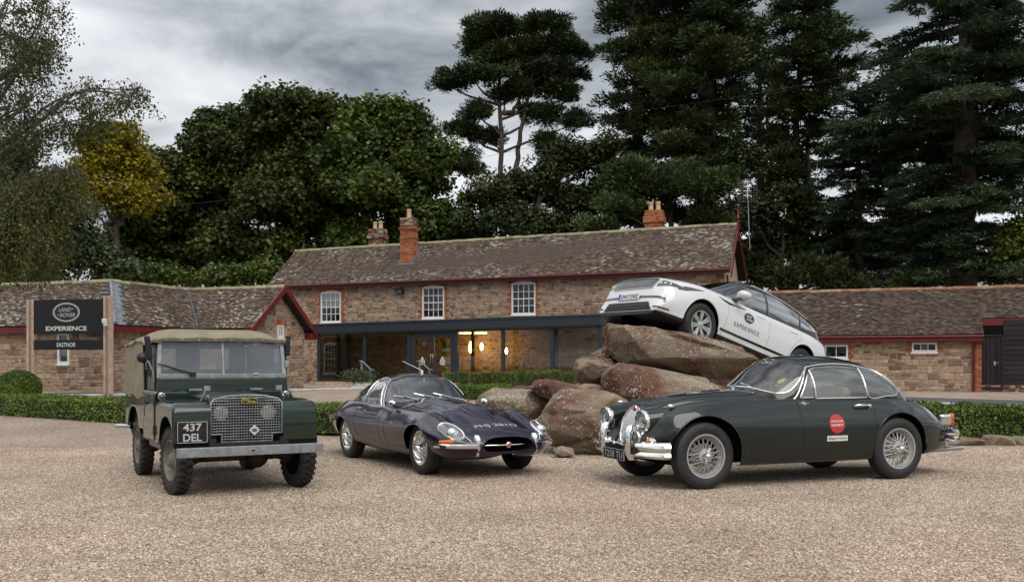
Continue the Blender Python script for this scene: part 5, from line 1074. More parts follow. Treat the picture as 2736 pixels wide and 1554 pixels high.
# ================================================================== car body tools
def pch(xs, ys, q):
    xs, ys = np.array(xs, float), np.array(ys, float); h = np.diff(xs); d = np.diff(ys)/h; m = np.zeros(len(xs)); m[0], m[-1] = d[0], d[-1]
    for i in range(1, len(xs)-1):
        if d[i-1]*d[i] > 0: w1, w2 = 2*h[i]+h[i-1], h[i]+2*h[i-1]; m[i] = (w1+w2)/(w1/d[i-1]+w2/d[i])
    q = np.clip(q, xs[0], xs[-1]); k = np.clip(np.searchsorted(xs, q)-1, 0, len(xs)-2); t = (q-xs[k])/h[k]
    return (1+2*t)*(1-t)**2*ys[k]+t*(1-t)**2*h[k]*m[k]+t*t*(3-2*t)*ys[k+1]+t*t*(t-1)*h[k]*m[k+1]
def inpoly(P, poly):
    x, y = P[:, 0], P[:, 1]; n = len(poly); c = np.zeros(len(P), bool); j = n-1
    for i in range(n):
        xi, yi = poly[i]; xj, yj = poly[j]
        if yi != yj: c ^= ((yi > y) != (yj > y)) & (x < (xj-xi)*(y-yi)/(yj-yi)+xi)
        j = i
    return c
def snap2d(P, poly):
    best = np.full(len(P), 1e9); out = P.copy(); n = len(poly)
    for i in range(n):
        a = np.array(poly[i], float); b = np.array(poly[(i+1) % n], float); d = b-a; l = d@d
        if l < 1e-14: continue
        t = np.clip(((P-a)@d)/l, 0, 1); q = a+t[:, None]*d; e = ((P-q)**2).sum(1); k = e < best; best[k] = e[k]; out[k] = q[k]
    return out
AX = {'side': (0, 2), 'front': (1, 2), 'top': (0, 1)}
class Surf:
    "a surface of quads that can be cut along outlines, ray-cast and built"
    def __init__(s, V, F): s.V = np.array(V, float); s.F = [tuple(f) for f in F]
    def cut(s, poly, axis, cond=None):
        a = AX[axis]; F = np.array([f if len(f) == 4 else (*f, f[-1]) for f in s.F]); C = s.V[F].mean(1)
        ins = inpoly(C[:, a], poly)
        if cond is not None: ins &= cond(C)
        vi = np.zeros(len(s.V), bool); vo = vi.copy(); vi[F[ins].ravel()] = 1; vo[F[~ins].ravel()] = 1; bd = np.where(vi & vo)[0]
        if len(bd): 
            q = snap2d(s.V[bd][:, a], poly); far = np.abs(q-s.V[bd][:, a]).max(1) > .06; q[far] = s.V[bd][far][:, a]; s.V[np.ix_(bd, a)] = q
        r = Surf(s.V.copy(), [f for f, i in zip(s.F, ins) if i]); s.F = [f for f, i in zip(s.F, ins) if not i]; return r
    def half(s, sign):
        C = np.array([s.V[list(f)].mean(0)[1] for f in s.F]); return Surf(s.V, [f for f, c in zip(s.F, C) if c*sign > 0])
    def tree(s):
        s.b = BVHTree.FromPolygons([Vector(v) for v in s.V], s.F); return s.b
    def hit(s, o, d):
        if not hasattr(s, 'b'): s.tree()
        r = s.b.ray_cast(Vector(o), Vector(d)); return (r[0], r[1]) if r[0] is not None else (None, None)
    def proj(s, a, b, axis, sign=1, off=.004):
        "drop the 2-D point (a, b) on the surface along the axis' own view direction"
        if axis == 'side': o, d = (a, 4*sign, b), (0, -sign, 0)
        elif axis == 'front': o, d = (4*sign-(0 if sign > 0 else 4), a, b), (-sign, 0, 0)
        else: o, d = (a, b, 4), (0, 0, -1)
        p, n = s.hit(o, d)
        if p is None: return None
        dv = Vector(d)
        if n.dot(dv) > 0: n = -n
        return p+n*off
    def obj(s, name, mat, parent, smooth=35, solid=0, off=0):
        used = sorted({i for f in s.F for i in f}); mp = {k: i for i, k in enumerate(used)}
        m = bpy.data.meshes.new(name); m.from_pydata([tuple(s.V[k]) for k in used], [], [tuple(mp[i] for i in f) for f in s.F]); m.materials.append(mat)
        b = bmesh.new(); b.from_mesh(m); bmesh.ops.remove_doubles(b, verts=b.verts, dist=.0004); bmesh.ops.dissolve_degenerate(b, edges=b.edges, dist=.0003); bmesh.ops.recalc_face_normals(b, faces=b.faces); b.to_mesh(m); b.free()
        m.shade_smooth(); m.set_sharp_from_angle(angle=R(smooth)); o = bpy.data.objects.new(name, m); link(o, parent)
        if solid: md = o.modifiers.new('thick', 'SOLIDIFY'); md.thickness = solid; md.offset = off
        return o
def loft(ctrl, xs, seg=7, post=None, cap=True):
    "ctrl: list over the half section, centre line first; each = [(x, y, z), ...] along the car"
    nx = len(xs); cur = []
    for c in ctrl:
        c = sorted(c); X = [p[0] for p in c]; cur.append(np.stack([pch(X, [p[1] for p in c], xs), pch(X, [p[2] for p in c], xs)], 1))
    cur = np.stack(cur, 1); rings = []
    for i in range(nx):
        r = catmull([tuple(p) for p in cur[i]], seg); r[0][0] = 0; rings.append(np.array(r))
    rg = np.stack(rings); nr = rg.shape[1]; V = np.zeros((nx, 2*nr-1, 3)); V[:, :, 0] = np.array(xs)[:, None]
    V[:, nr-1:, 1:] = rg; V[:, :nr-1, 1:] = rg[:, :0:-1]; V[:, :nr-1, 1] *= -1; m = 2*nr-1
    if post: V = post(V)
    F = [(i*m+j, i*m+j+1, (i+1)*m+j+1, (i+1)*m+j) for i in range(nx-1) for j in range(m-1)]
    if cap:
        for i in (0, nx-1): F += [(i*m+j, i*m+j+1, i*m+m-2-j, i*m+m-1-j) for j in range(nr-1)]
    return Surf(V.reshape(-1, 3), F)
def dome(xs, w, zc, zb, n, seg=30, m=None):
    "greenhouse: super-ellipse sections over a plan outline"
    V = []; F = []; k = 2*seg+1
    for i, x in enumerate(xs):
        for j in range(k):
            t = math.pi*(j/(k-1)); c, s = math.cos(t), math.sin(t); e = 2/n[i]
            V.append((x, -math.copysign(abs(c)**e, c)*w[i], zb[i]+(zc[i]-zb[i])*abs(s)**e))
    F = [(i*k+j, i*k+j+1, (i+1)*k+j+1, (i+1)*k+j) for i in range(len(xs)-1) for j in range(k-1)]
    return Surf(V, F)
def dens(poly, k=.02, closed=True):
    out = []; n = len(poly)
    for i in range(n if closed else n-1):
        a, b = np.array(poly[i], float), np.array(poly[(i+1) % n], float); m = max(1, int(np.linalg.norm(b-a)/k))
        out += [tuple(a+(b-a)*q/m) for q in range(m)]
    if not closed: out.append(tuple(poly[-1]))
    return out
def sm(poly, k=6, closed=True):
    "smooth curve through the points"
    P = [np.array(p, float) for p in poly]; n = len(P); out = []
    for i in range(n if closed else n-1):
        a, b, c, d = (P[(i-1) % n], P[i], P[(i+1) % n], P[(i+2) % n]) if closed else (P[max(i-1, 0)], P[i], P[i+1], P[min(i+2, n-1)])
        for j in range(k):
            t = j/k; out.append(tuple(.5*((2*b)+(c-a)*t+(2*a-5*b+4*c-d)*t*t+(3*b-a-3*c+d)*t**3)))
    if not closed: out.append(tuple(P[-1]))
    return out
def circ(c, r, n=48, a0=0, a1=2*math.pi, ry=None): return [(c[0]+r*math.cos(a0+(a1-a0)*i/n), c[1]+(ry or r)*math.sin(a0+(a1-a0)*i/n)) for i in range(n)]
def on(surf, pts, axis, sign=1, off=.004): return [q for q in (surf.proj(a, b, axis, sign, off) for a, b in pts) if q is not None]
def trim(surf, pts, axis, sign, r, name, mat, parent, off=.002, closed=True, n=6, flat=.6):
    P = on(surf, dens(pts, .03, closed), axis, sign, off)
    if len(P) < 3: return None
    mb = MB(); mb.tube(P, r, n, flat=flat, closed=closed); return mb.build(name, M[mat] if isinstance(mat, str) else mat, parent, smooth=60)
def patch(surf, poly, axis, sign, name, mat, parent, off=.005, k=.025, smooth=40, solid=0):
    "a skin lying on the surface inside the outline"
    b = bmesh.new(); P = dens(poly, k); vs = [b.verts.new((x, y, 0)) for x, y in P]
    try: b.faces.new(vs)
    except ValueError: pass
    bmesh.ops.triangulate(b, faces=b.faces[:])
    lo = np.min(np.array(poly), 0); hi = np.max(np.array(poly), 0)
    for ax in (0, 1):
        for c in np.arange(lo[ax]+k, hi[ax], k*1.6):
            pc = [0, 0, 0]; pn = [0, 0, 0]; pc[ax] = c; pn[ax] = 1; bmesh.ops.bisect_plane(b, geom=b.verts[:]+b.edges[:]+b.faces[:], plane_co=pc, plane_no=pn)
    b.verts.ensure_lookup_table(); dead = []
    for v in b.verts:
        q = surf.proj(v.co.x, v.co.y, axis, sign, off)
        if q is None: dead.append(v)
        else: v.co = q
    bmesh.ops.delete(b, geom=dead, context='VERTS'); bmesh.ops.recalc_face_normals(b, faces=b.faces)
    m = bpy.data.meshes.new(name); b.to_mesh(m); b.free(); m.materials.append(M[mat] if isinstance(mat, str) else mat); m.shade_smooth(); m.set_sharp_from_angle(angle=R(smooth)); o = bpy.data.objects.new(name, m); link(o, parent)
    if solid: md = o.modifiers.new('thick', 'SOLIDIFY'); md.thickness = solid; md.offset = 1
    return o
def decal_text(surf, s, c, w, h, axis, sign, name, mat, parent, ang=0.0, off=.006, flip=1, **kw):
    v, f = text_geo(s, w, h, **kw); ca, sa = math.cos(ang), math.sin(ang); mb = MB(); P = []
    for a, b in v:
        x, y = flip*(a*ca-b*sa), a*sa+b*ca; q = surf.proj(c[0]+x, c[1]+y, axis, sign, off); P.append(q if q is not None else Vector((0, 0, -5)))
    mb.add(P, f); return mb.build(name, M[mat] if isinstance(mat, str) else mat, parent, fix=False)
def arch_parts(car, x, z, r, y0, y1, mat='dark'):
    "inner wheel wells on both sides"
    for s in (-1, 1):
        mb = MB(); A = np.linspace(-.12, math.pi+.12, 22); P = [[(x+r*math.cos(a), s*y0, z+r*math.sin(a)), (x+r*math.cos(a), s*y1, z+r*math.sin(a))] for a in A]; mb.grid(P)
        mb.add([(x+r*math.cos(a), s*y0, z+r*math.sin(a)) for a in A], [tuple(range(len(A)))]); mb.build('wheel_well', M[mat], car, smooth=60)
def tyre_prof(R_, w, rim):
    h = w/2; sh = .022
    return [(rim, -h*.80), (rim+.012, -h*.92), (rim+(R_-rim)*.45, -h*1.04), (R_-sh*1.3, -h*.96), (R_-.006, -h*.74), (R_, -h*.4), (R_-.006, -h*.38), (R_-.006, -h*.30), (R_, -h*.28), (R_+.001, 0), (R_, h*.28), (R_-.006, h*.30), (R_-.006, h*.38), (R_, h*.4), (R_-.006, h*.74), (R_-sh*1.3, h*.96), (rim+(R_-rim)*.45, h*1.04), (rim+.012, h*.92), (rim, h*.80)]
def wheel_base(car, pos, side, R_, w, rim, steer=0, mat='rubber'):
    o = MB().lathe(tyre_prof(R_, w, rim), 56).build('wheel', M[mat], car, smooth=35); o.location = pos; o.rotation_euler = (0, random.uniform(0, 6), steer)
    return o
def wire_wheel(car, pos, side, R_, w, rim, steer=0, metal='silver_wire', spin=0.0):
    o = wheel_base(car, pos, side, R_, w, rim, steer); o.rotation_euler[1] = spin; h = w/2*.8; s = side; mm = M[metal]
    MB().lathe([(rim+.006, s*h), (rim+.004, s*(h+.012)), (rim-.012, s*(h+.010)), (rim-.020, s*h*.6), (rim-.045, s*h*.3), (rim-.05, 0), (rim-.045, -s*h*.4), (rim-.012, -s*h), (rim+.004, -s*(h+.01))], 48).build('rim', mm, o, smooth=40)
    mb = MB(); nsp = 36
    for k in range(nsp):
        a = 2*math.pi*k/nsp; b = a+(.42 if k % 2 else -.42); r1 = rim-.022; mb.tube([(.075*math.cos(b), s*(h*1.05), .075*math.sin(b)), (r1*math.cos(a), s*h*.30, r1*math.sin(a))], .0034, 4, cap=False)
        b = a+(.5 if k % 2 else -.5); mb.tube([(.062*math.cos(b), -s*h*.2, .062*math.sin(b)), (r1*math.cos(a+.09), s*h*.55, r1*math.sin(a+.09))], .0034, 4, cap=False)
    mb.build('spokes', mm, o, fix=False)
    MB().lathe([(.0, s*h*1.1), (.055, s*h*1.1), (.08, s*h*1.0), (.085, s*h*.2), (.10, -s*h*.3), (.12, -s*h*.5)], 24).build('hub', mm, o, smooth=40)
    mb = MB(); mb.lathe([(0, s*(h+.075)), (.022, s*(h+.073)), (.036, s*(h+.055)), (.042, s*(h+.02)), (.05, s*h)], 20)
    for k in (0, 1):
        a = .6+math.pi*k; e = [(r*math.cos(a), s*(h+.045), r*math.sin(a)) for r in (.02, .06, .095)]; mb.tube(e, [.018, .013, .006], 6)
    mb.build('spinner', M['chrome'], o, smooth=50)
    MB().lathe([(.0, -s*h*.7), (rim*.55, -s*h*.7), (rim*.55, -s*h*1.2)], 24).build('brake_drum', M['dark'], o)
    return o
M['silver_wire'] = pm('silver_painted_wire', (.46, .46, .44), .42, .55)
def seat(car, x, y, z, mat='leather', h=.5, w=.46):
    mb = MB(); mb.box((x+.22, y, z), (.48, w, .16)); mb.box((x-.06, y, z+h*.5), (.14, w*.95, h), Matrix.Rotation(-.18, 3, 'Y')); return mb.build('seat', M[mat], car, bevel=.05, seg=3)
def steering(car, x, y, z, r=.2, tilt=.45, mat='black'):
    mb = MB(); d = Vector((math.cos(tilt), 0, -math.sin(tilt))); u = Vector((math.sin(tilt), 0, math.cos(tilt))); c = Vector((x, y, z))
    mb.tube([c+(u*math.cos(a)+Vector((0, 1, 0))*math.sin(a))*r for a in np.linspace(0, 2*math.pi, 28, endpoint=False)], .012, 6, closed=True)
    for a in (1.2, -1.2, math.pi): mb.tube([c, c+(u*math.cos(a)+Vector((0, 1, 0))*math.sin(a))*r], .009, 5)
    mb.tube([c, c+d*.45], .02, 6); return mb.build('steering_wheel', M[mat], car, smooth=60)
def wiper(car, a, b, n_, mat='chrome'):
    a, b = Vector(a), Vector(b); mb = MB(); mb.tube([a, a+(b-a)*.25+n_*.02, a+(b-a)*.6+n_*.02], .006, 5); m_ = a+(b-a)*.6; mb.tube([a+(b-a)*.22+n_*.008, b+n_*.008], .006, 4, flat=.6); mb.lathe([(0, .0), (.016, 0), (.014, .03), (0, .035)], 8, a-Vector((0, 0, .01)), 'z'); return mb.build('wiper', M[mat], car, smooth=60)
def paint(name, base, flake=0.0, rough=.28):
    m, t, b = newmat(name); b.inputs['Base Color'].default_value = (*base, 1); b.inputs['Roughness'].default_value = rough; b.inputs['Metallic'].default_value = flake
    b.inputs['Coat Weight'].default_value = 1; b.inputs['Coat Roughness'].default_value = .015; b.inputs['Coat IOR'].default_value = 1.5; b.inputs['Specular IOR Level'].default_value = .15
    tcn = N(t, 'ShaderNodeTexCoord').outputs['Object']; n = N(t, 'ShaderNodeTexNoise', i_Scale=3, i_Detail=8, i_Roughness=.7); L(t, tcn, n.inputs['Vector'])
    L(t, math_(t, 'MULTIPLY_ADD', n.outputs[0], .07, -.012, clamp=True), b.inputs['Coat Roughness'])     # faint dust film
    n2 = N(t, 'ShaderNodeTexNoise', i_Scale=1.6, i_Detail=2); L(t, tcn, n2.inputs['Vector']); bn = N(t, 'ShaderNodeBump', i_Strength=.06, i_Distance=.02); L(t, n2.outputs[0], bn.inputs['Height']); L(t, bn.outputs[0], b.inputs['Coat Normal'])
    return m
def carthing(name, label, x, y, yaw, z=0.0, pitch=0.0, roll=0.0):
    o = thing(name, label, 'car'); o.rotation_mode = 'QUATERNION'; o.location = (x, y, z)
    q = Matrix.Rotation(yaw, 3, 'Z') @ Matrix.Rotation(-pitch, 3, 'Y') @ Matrix.Rotation(roll, 3, 'X'); o.rotation_quaternion = q.to_quaternion(); return o
# ================================================================== dark green 1950s coupe
def dark_coupe():
    car = carthing('classic_coupe', 'dark green rounded classic coupe with wire wheels and red door roundel', 1.793, 11.005, -2.775)
    P = paint('dark_green_paint', (.0065, .0105, .0095)); M['xk'] = P
    xs = np.concatenate([np.linspace(-3.74, -3.5, 10)[:-1], np.linspace(-3.5, .40, 150), np.linspace(.40, .70, 22)[1:]])
    c0 = [(-3.74, 0, .44), (-3.66, 0, .62), (-3.5, 0, .76), (-3.2, 0, .90), (-2.8, 0, .985), (-2.3, 0, 1.0), (-1.6, 0, 1.0), (-1.0, 0, 1.05), (-.7, 0, 1.045), (-.3, 0, 1.02), (0, 0, .985), (.25, 0, .92), (.40, 0, .85), (.47, 0, .74), (.53, 0, .56), (.60, 0, .44), (.70, 0, .41)]
    c1 = [(-3.74, .13, .44), (-3.5, .2, .745), (-3.2, .26, .88), (-2.8, .32, .965), (-2.0, .4, .985), (-1.2, .42, 1.0), (-.7, .36, 1.015), (-.3, .31, .985), (0, .27, .945), (.25, .21, .875), (.40, .15, .80), (.47, .13, .70), (.53, .12, .54), (.60, .12, .44), (.70, .12, .41)]
    c2 = [(-3.74, .24, .44), (-3.5, .36, .68), (-3.2, .45, .83), (-2.8, .53, .91), (-2.4, .57, .935), (-2.0, .60, .935), (-1.2, .57, .945), (-.7, .50, .905), (-.3, .45, .862), (0, .39, .82), (.25, .31, .765), (.40, .27, .69), (.47, .25, .62), (.53, .24, .52), (.60, .23, .44), (.70, .2, .41)]
    c3 = [(-3.74, .30, .44), (-3.6, .40, .56), (-3.4, .49, .685), (-3.0, .605, .835), (-2.59, .66, .905), (-2.2, .675, .895), (-1.7, .68, .905), (-1.2, .675, .925), (-.7, .655, .935), (-.3, .63, .94), (0, .60, .93), (.3, .55, .875), (.45, .51, .80), (.56, .46, .70), (.64, .40, .56), (.70, .34, .45)]
    c4 = [(-3.74, .34, .42), (-3.6, .47, .48), (-3.4, .60, .58), (-3.0, .74, .66), (-2.59, .795, .70), (-2.0, .785, .68), (-1.2, .785, .68), (-.5, .80, .70), (0, .795, .72), (.3, .735, .68), (.45, .67, .62), (.56, .59, .56), (.64, .50, .49), (.70, .40, .42)]
    c5 = [(-3.74, .33, .39), (-3.4, .60, .42), (-3.0, .73, .42), (-2.59, .785, .42), (-1.2, .785, .42), (-.5, .79, .42), (0, .78, .45), (.3, .72, .46), (.45, .66, .46), (.56, .58, .45), (.64, .49, .42), (.70, .38, .39)]
    c6 = [(-3.74, .30, .34), (-3.4, .55, .31), (-3.0, .68, .28), (-2.4, .74, .265), (-1.2, .745, .255), (-.5, .75, .255), (0, .73, .30), (.3, .66, .335), (.45, .60, .345), (.56, .52, .35), (.64, .42, .36), (.70, .32, .365)]
    c7 = [(-3.74, .05, .36), (-3.4, .3, .31), (-2.4, .62, .245), (-.5, .62, .235), (0, .6, .28), (.3, .5, .32), (.56, .36, .35), (.70, .1, .37)]
    B = loft([c0, c1, c2, c3, c4, c5, c6, c7], xs, 8)
    full = Surf(B.V.copy(), B.F); full.tree()
    GX = np.concatenate([np.linspace(-3.14, -1.4, 60), np.linspace(-1.4, -.74, 46)[1:]])
    w = pch([-3.14, -2.99, -2.70, -2.3, -1.9, -1.5, -1.25, -1.1, -.98, -.84, -.74], [.26, .45, .58, .625, .655, .655, .645, .615, .555, .40, .10], GX)
    zc = pch([-3.14, -2.99, -2.72, -2.38, -2.05, -1.72, -1.5, -1.38, -1.27, -1.08, -.88, -.74], [.93, 1.055, 1.24, 1.37, 1.422, 1.435, 1.425, 1.398, 1.335, 1.195, 1.08, 1.0], GX)
    G = dome(GX, w, zc, np.full(len(GX), .84), pch([-3.14, -2.3, -1.4, -.74], [2.1, 2.4, 2.55, 2.3], GX), 34)
    gf = Surf(G.V.copy(), G.F); gf.tree()
    # outlines (side view x, z)
    quarter = [(-1.46, .955), (-1.275, .955), (-1.42, 1.19), (-1.455, 1.225)]
    door = [(-2.215, .945), (-1.485, .945), (-1.485, 1.258), (-1.56, 1.285), (-1.86, 1.300), (-2.185, 1.280)]
    rear = sm([(-2.25, .955), (-2.52, .955), (-2.69, .965), (-2.735, 1.01), (-2.65, 1.105), (-2.49, 1.20), (-2.34, 1.253), (-2.235, 1.275)], 5)
    hood = sm([(-1.10, .94), (-1.05, .93)], 2)
    ws = sm([(0, 1.07), (.25, 1.06), (.44, 1.025), (.56, 1.0), (.60, 1.04), (.57, 1.17), (.485, 1.295), (.37, 1.35), (.18, 1.375), (0, 1.38), (-.18, 1.375), (-.37, 1.35), (-.485, 1.295), (-.57, 1.17), (-.60, 1.04), (-.56, 1.0), (-.44, 1.025), (-.25, 1.06)], 4)
    rw_ = sm([(0, 1.06), (.28, 1.06), (.36, 1.10), (.33, 1.2), (.22, 1.27), (0, 1.285), (-.22, 1.27), (-.33, 1.2), (-.36, 1.10), (-.28, 1.06)], 4)
    M['xkglass'] = glassm('coupe_glass', (.80, .84, .82), 1.5, haze=.16, hazec=(.50, .53, .53), base=.05)  # grey haze colour stands in for bright sky mirrored in the windows
    M['xkscreen'] = glassm('coupe_windscreen_glass', (.88, .91, .90), 1.2, haze=.05, base=.03)
    side = lambda C: np.abs(C[:, 1]) > .3
    for nm, poly in (('quarter_window', quarter), ('door_window', door), ('rear_side_window', rear)):
        g = G.cut(dens(poly, .02), 'side', side)
        for s in (1, -1): g.half(s).obj(nm, M['xkglass'], car)
    g = G.cut(ws, 'front', lambda C: C[:, 0] > -1.46); g.obj('windscreen', M['xkscreen'], car)
    g = G.cut(rw_, 'front', lambda C: C[:, 0] < -2.1); g.obj('rear_window', M['xkglass'], car)
    G.obj('roof', P, car)
    for s in (1, -1):
        trim(gf, quarter, 'side', s, .007, 'window_trim', 'chrome', car, .004); trim(gf, door, 'side', s, .009, 'window_trim', 'chrome', car, .004); trim(gf, rear, 'side', s, .008, 'window_trim', 'chrome', car, .004)
        gut = sm([(-1.19, .935), (-1.25, .99), (-1.42, 1.24), (-1.51, 1.30), (-1.86, 1.33), (-2.22, 1.31), (-2.44, 1.26), (-2.65, 1.155), (-2.80, 1.0)], 5, False)
        trim(gf, gut, 'side', s, .008, 'drip_rail', 'chrome', car, .006, closed=False)
    trim(gf, ws, 'front', 1, .010, 'windscreen_trim', 'chrome', car, .003)
    trim(gf, rw_, 'front', -1, .012, 'window_trim', 'chrome', car, .003)
    # body shell: wheel arches, cockpit opening, panel lines
    for x in (0, -2.591):
        r = .412 if x == 0 else .402; zc_ = .375; poly = circ((x, zc_), r, 64, -.05, math.pi+.05)+[(x-r, .1), (x+r, .1)]
        B.cut(dens(poly, .02), 'side', lambda C: np.abs(C[:, 1]) > .45)
        arch_parts(car, x, zc_, r+.012, .34, .73)
        for s in (1, -1): trim(full, circ((x, zc_), r+.004, 40, -.02, math.pi+.02), 'side', s, .010, 'arch_lip', P, car, -.004, closed=False)
    B.cut(sm([(-.98, 0), (-1.02, .36), (-1.2, .52), (-1.7, .56), (-2.3, .53), (-2.6, .42), (-2.75, 0), (-2.6, -.42), (-2.3, -.53), (-1.7, -.56), (-1.2, -.52), (-1.02, -.36)], 5), 'top', lambda C: C[:, 2] > .8)
    B.obj('body', P, car, 30)
    ln = pm('panel_gap', (.002, .002, .002), .8)
    for s in (1, -1):
        for pts in ([(-1.195, .925), (-1.20, .80), (-1.205, .55), (-1.205, .29)], [(-2.235, .93), (-2.24, .86), (-2.22, .72), (-2.205, .5), (-2.17, .285)], [(-1.205, .285), (-2.17, .285)], [(-.985, .63), (-.91, .63), (-.91, .38), (-.985, .38), (-.985, .63)]):
            trim(full, sm(pts, 5, False) if len(pts) < 5 else pts, 'side', s, .0045, 'panel_gap', ln, car, -.001, closed=False, n=4)
        bl = on(full, dens(sm([(.50, s*.16), (.2, s*.235), (-.3, s*.335), (-.72, s*.42), (-.86, s*.40), (-.93, s*.28)], 6, False), .03, False), 'top', 1, .0)
        mb = MB(); mb.tube(bl, .005, 4); mb.build('bonnet_gap', ln, car)
        wp = on(full, dens(sm([(.50, s*.49), (.25, s*.56), (-.05, s*.60)], 5, False), .03, False), 'top', 1, .003); 
    # wing beading: thin bright strip on the bonnet centre
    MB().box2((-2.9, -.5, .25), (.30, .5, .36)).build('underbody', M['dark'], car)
    # grille: tall oval with vertical bars
    gp = sm([(y_*1.12, (z_-.85)*1.10+.815+.035-.035) for y_, z_ in ((0, .885), (.10, .86), (.16, .78), (.165, .68), (.135, .55), (.08, .44), (0, .405), (-.08, .44), (-.135, .55), (-.165, .68), (-.16, .78), (-.10, .86))], 5)
    gx = lambda z: .435+.125*(1-((z-.36)/.49)**1.6) if z > .36 else .56
    mb = MB(); mb.add([(gx(z)-.015, y, z) for y, z in gp], [tuple(range(len(gp)))]); gr = mb.build('grille', M['dark'], car)
    mb = MB(); mb.tube([(gx(z)+.008, y, z) for y, z in gp], .014, 7, closed=True); mb.build('grille_surround', M['chrome'], gr, smooth=60)
    for i in range(15):
        y = -.168+i*.024; zz_ = [z for yy, z in dens(gp, .01) if abs(yy-y) < .008]
        if len(zz_) < 2: continue
        z0, z1 = min(zz_), max(zz_); mb = MB(); mb.tube([(gx(z)+.006, y, z) for z in np.linspace(z0, z1, 9)], .0058, 5); mb.build('grille_bar', M['chrome'], gr, smooth=60)
    mb = MB(); mb.lathe([(0, .012), (.030, .008), (.036, 0)], 18, (.458, 0, .835), 'x'); mb.build('badge', M['redlens'], gr, smooth=50); mb = MB(); mb.lathe([(.036, .0), (.044, .006), (.046, -.01)], 18, (.456, 0, .835), 'x'); mb.build('badge_rim', M['chrome'], gr, smooth=50)
    # lamps
    for s in (1, -1):
        c = Vector((.60, s*.43, .712)); R_ = .122
        h = MB().lathe([(R_*1.0, -.06), (R_*1.10, -.04), (R_*1.14, .0), (R_*1.10, .016), (R_*.97, .022), (R_*.95, .006)], 32, c, 'x').build('headlamp', M['chrome'], car, smooth=45)
        MB().lathe([(0, -.05), (R_*.4, -.045), (R_*.8, -.02), (R_*.97, .004)], 24, c, 'x').build('reflector', M['reflector'], h, smooth=60)
        MB().lathe([(0, .032), (R_*.5, .028), (R_*.85, .016), (R_*.97, .006)], 28, c, 'x').build('lens', M['lens'], h, smooth=60)
        MB().lathe([(0, -.012), (.014, -.014), (.016, -.05)], 10, c, 'x').build('bulb_shield', M['satin'], h, smooth=60)
        # headlamp pod blending to the wing
        mb = MB(); pod = [[(c.x-.02-.50*t, c.y+(math.cos(a)*R_*1.12)*(1-.35*t)+s*.10*t, c.z+(math.sin(a)*R_*1.12)*(1-.25*t)+.075*t) for t in (0, .2, .4, .6, .8, 1.0)] for a in np.linspace(0, 2*math.pi, 32, endpoint=False)]; mb.grid(pod, closed_u=True); mb.build('headlamp_pod', P, car, smooth=60)
        c = Vector((.655, s*.40, .545)); r = .070
        h = MB().lathe([(r*.7, -.10), (r*1.08, -.02), (r*1.12, 0), (r, .012)], 24, c, 'x').build('fog_lamp', M['chrome'], car, smooth=45)
        MB().lathe([(0, .020), (r*.6, .014), (r*.97, .004)], 22, c, 'x').build('lens', M['lens'], h, smooth=60); MB().lathe([(0, -.03), (r*.6, -.02), (r*.97, .0)], 22, c, 'x').build('reflector', M['reflector'], h, smooth=60)
        mb = MB(); mb.tube([(c.x-.03, c.y, c.z-.05), (c.x-.05, c.y, c.z-.17)], .012, 6); mb.build('stalk', M['chrome'], h, smooth=60)
        c = (full.proj(s*.575, .515, 'front', 1, .0) or Vector((.55, s*.575, .515)))+Vector((.012, 0, 0)); r = .038
        h = MB().lathe([(r*1.15, -.08), (r*1.3, -.006), (r*1.25, .008), (r, .010)], 18, c, 'x').build('indicator', M['chrome'], car, smooth=45); MB().lathe([(0, .026), (r*.6, .022), (r, .008)], 16, c, 'x').build('amber_lens', M['amber'], h, smooth=60)
        c = Vector((.33, s*.575, .885)); h = MB().lathe([(0, .04), (.020, .03), (.026, .0), (.018, -.03), (.0, -.05)], 14, c, 'x').build('side_lamp', M['chrome'], car, smooth=60)
    # front bumper: heavy ribbed blade with two tall overriders
    for s in (1, -1):
        path = sm([(.645, s*.15), (.64, s*.30), (.625, s*.46), (.60, s*.58), (.555, s*.67), (.50, s*.725), (.44, s*.75)], 6, False)
        prof = [(0, -.088), (.028, -.078), (.044, -.055), (.034, -.026), (.020, -.013), (.034, .002), (.052, .031), (.044, .065), (.018, .086), (0, .093)]
        rows = []
        for i, p in enumerate(path):
            a = np.array(path[max(i-1, 0)]); b = np.array(path[min(i+1, len(path)-1)]); d = b-a; d /= np.linalg.norm(d); n = np.array((d[1], -d[0]))*s; 
            if n[0] < 0 and i < 3: n = -n
            rows.append([(p[0]+n[0]*q, p[1]+n[1]*q, 0.42+z) for q, z in prof])
        mb = MB(); mb.grid(rows); mb.build('front_bumper', M['chrome'], car, smooth=40)
        ov = MB(); pr = [(-.11, .035, .0), (-.06, .046, .03), (.0, .05, .05), (.08, .046, .056), (.16, .040, .046), (.215, .030, .02), (.235, .012, -.01)]
        rows = [[(.655+dep+.05*math.cos(a)*.9-.01, s*.30+hw*1.15*math.sin(a), .42+z*1.1) for a in np.linspace(-math.pi*.62, math.pi*.62, 14)] for z, hw, dep in pr]; ov.grid(rows); ov.build('overrider', M['chrome'], car, smooth=50)
    mb = MB(); mb.grid([[(.625+q, y, .42+z) for q, z in [(0, -.05), (.02, -.03), (.025, 0), (.02, .035), (0, .05)]] for y in (-.3, -.15, 0, .15, .3)]); mb.build('front_bumper', M['chrome'], car, smooth=40)
    # number plate on the front
    pl = rbox('number_plate', M['plate_black'], car, (.715, -.0, .345), (.012, .50, .115), .006)
    mb = MB(); 
    for a, b in (((.716, -.25, .399), (.725, .25, .403)), ((.716, -.25, .287), (.725, .25, .291)), ((.716, -.25, .289), (.725, -.245, .401)), ((.716, .245, .289), (.725, .25, .401))): mb.box2(a, b)
    mb.build('plate_border', M['silver'], pl)
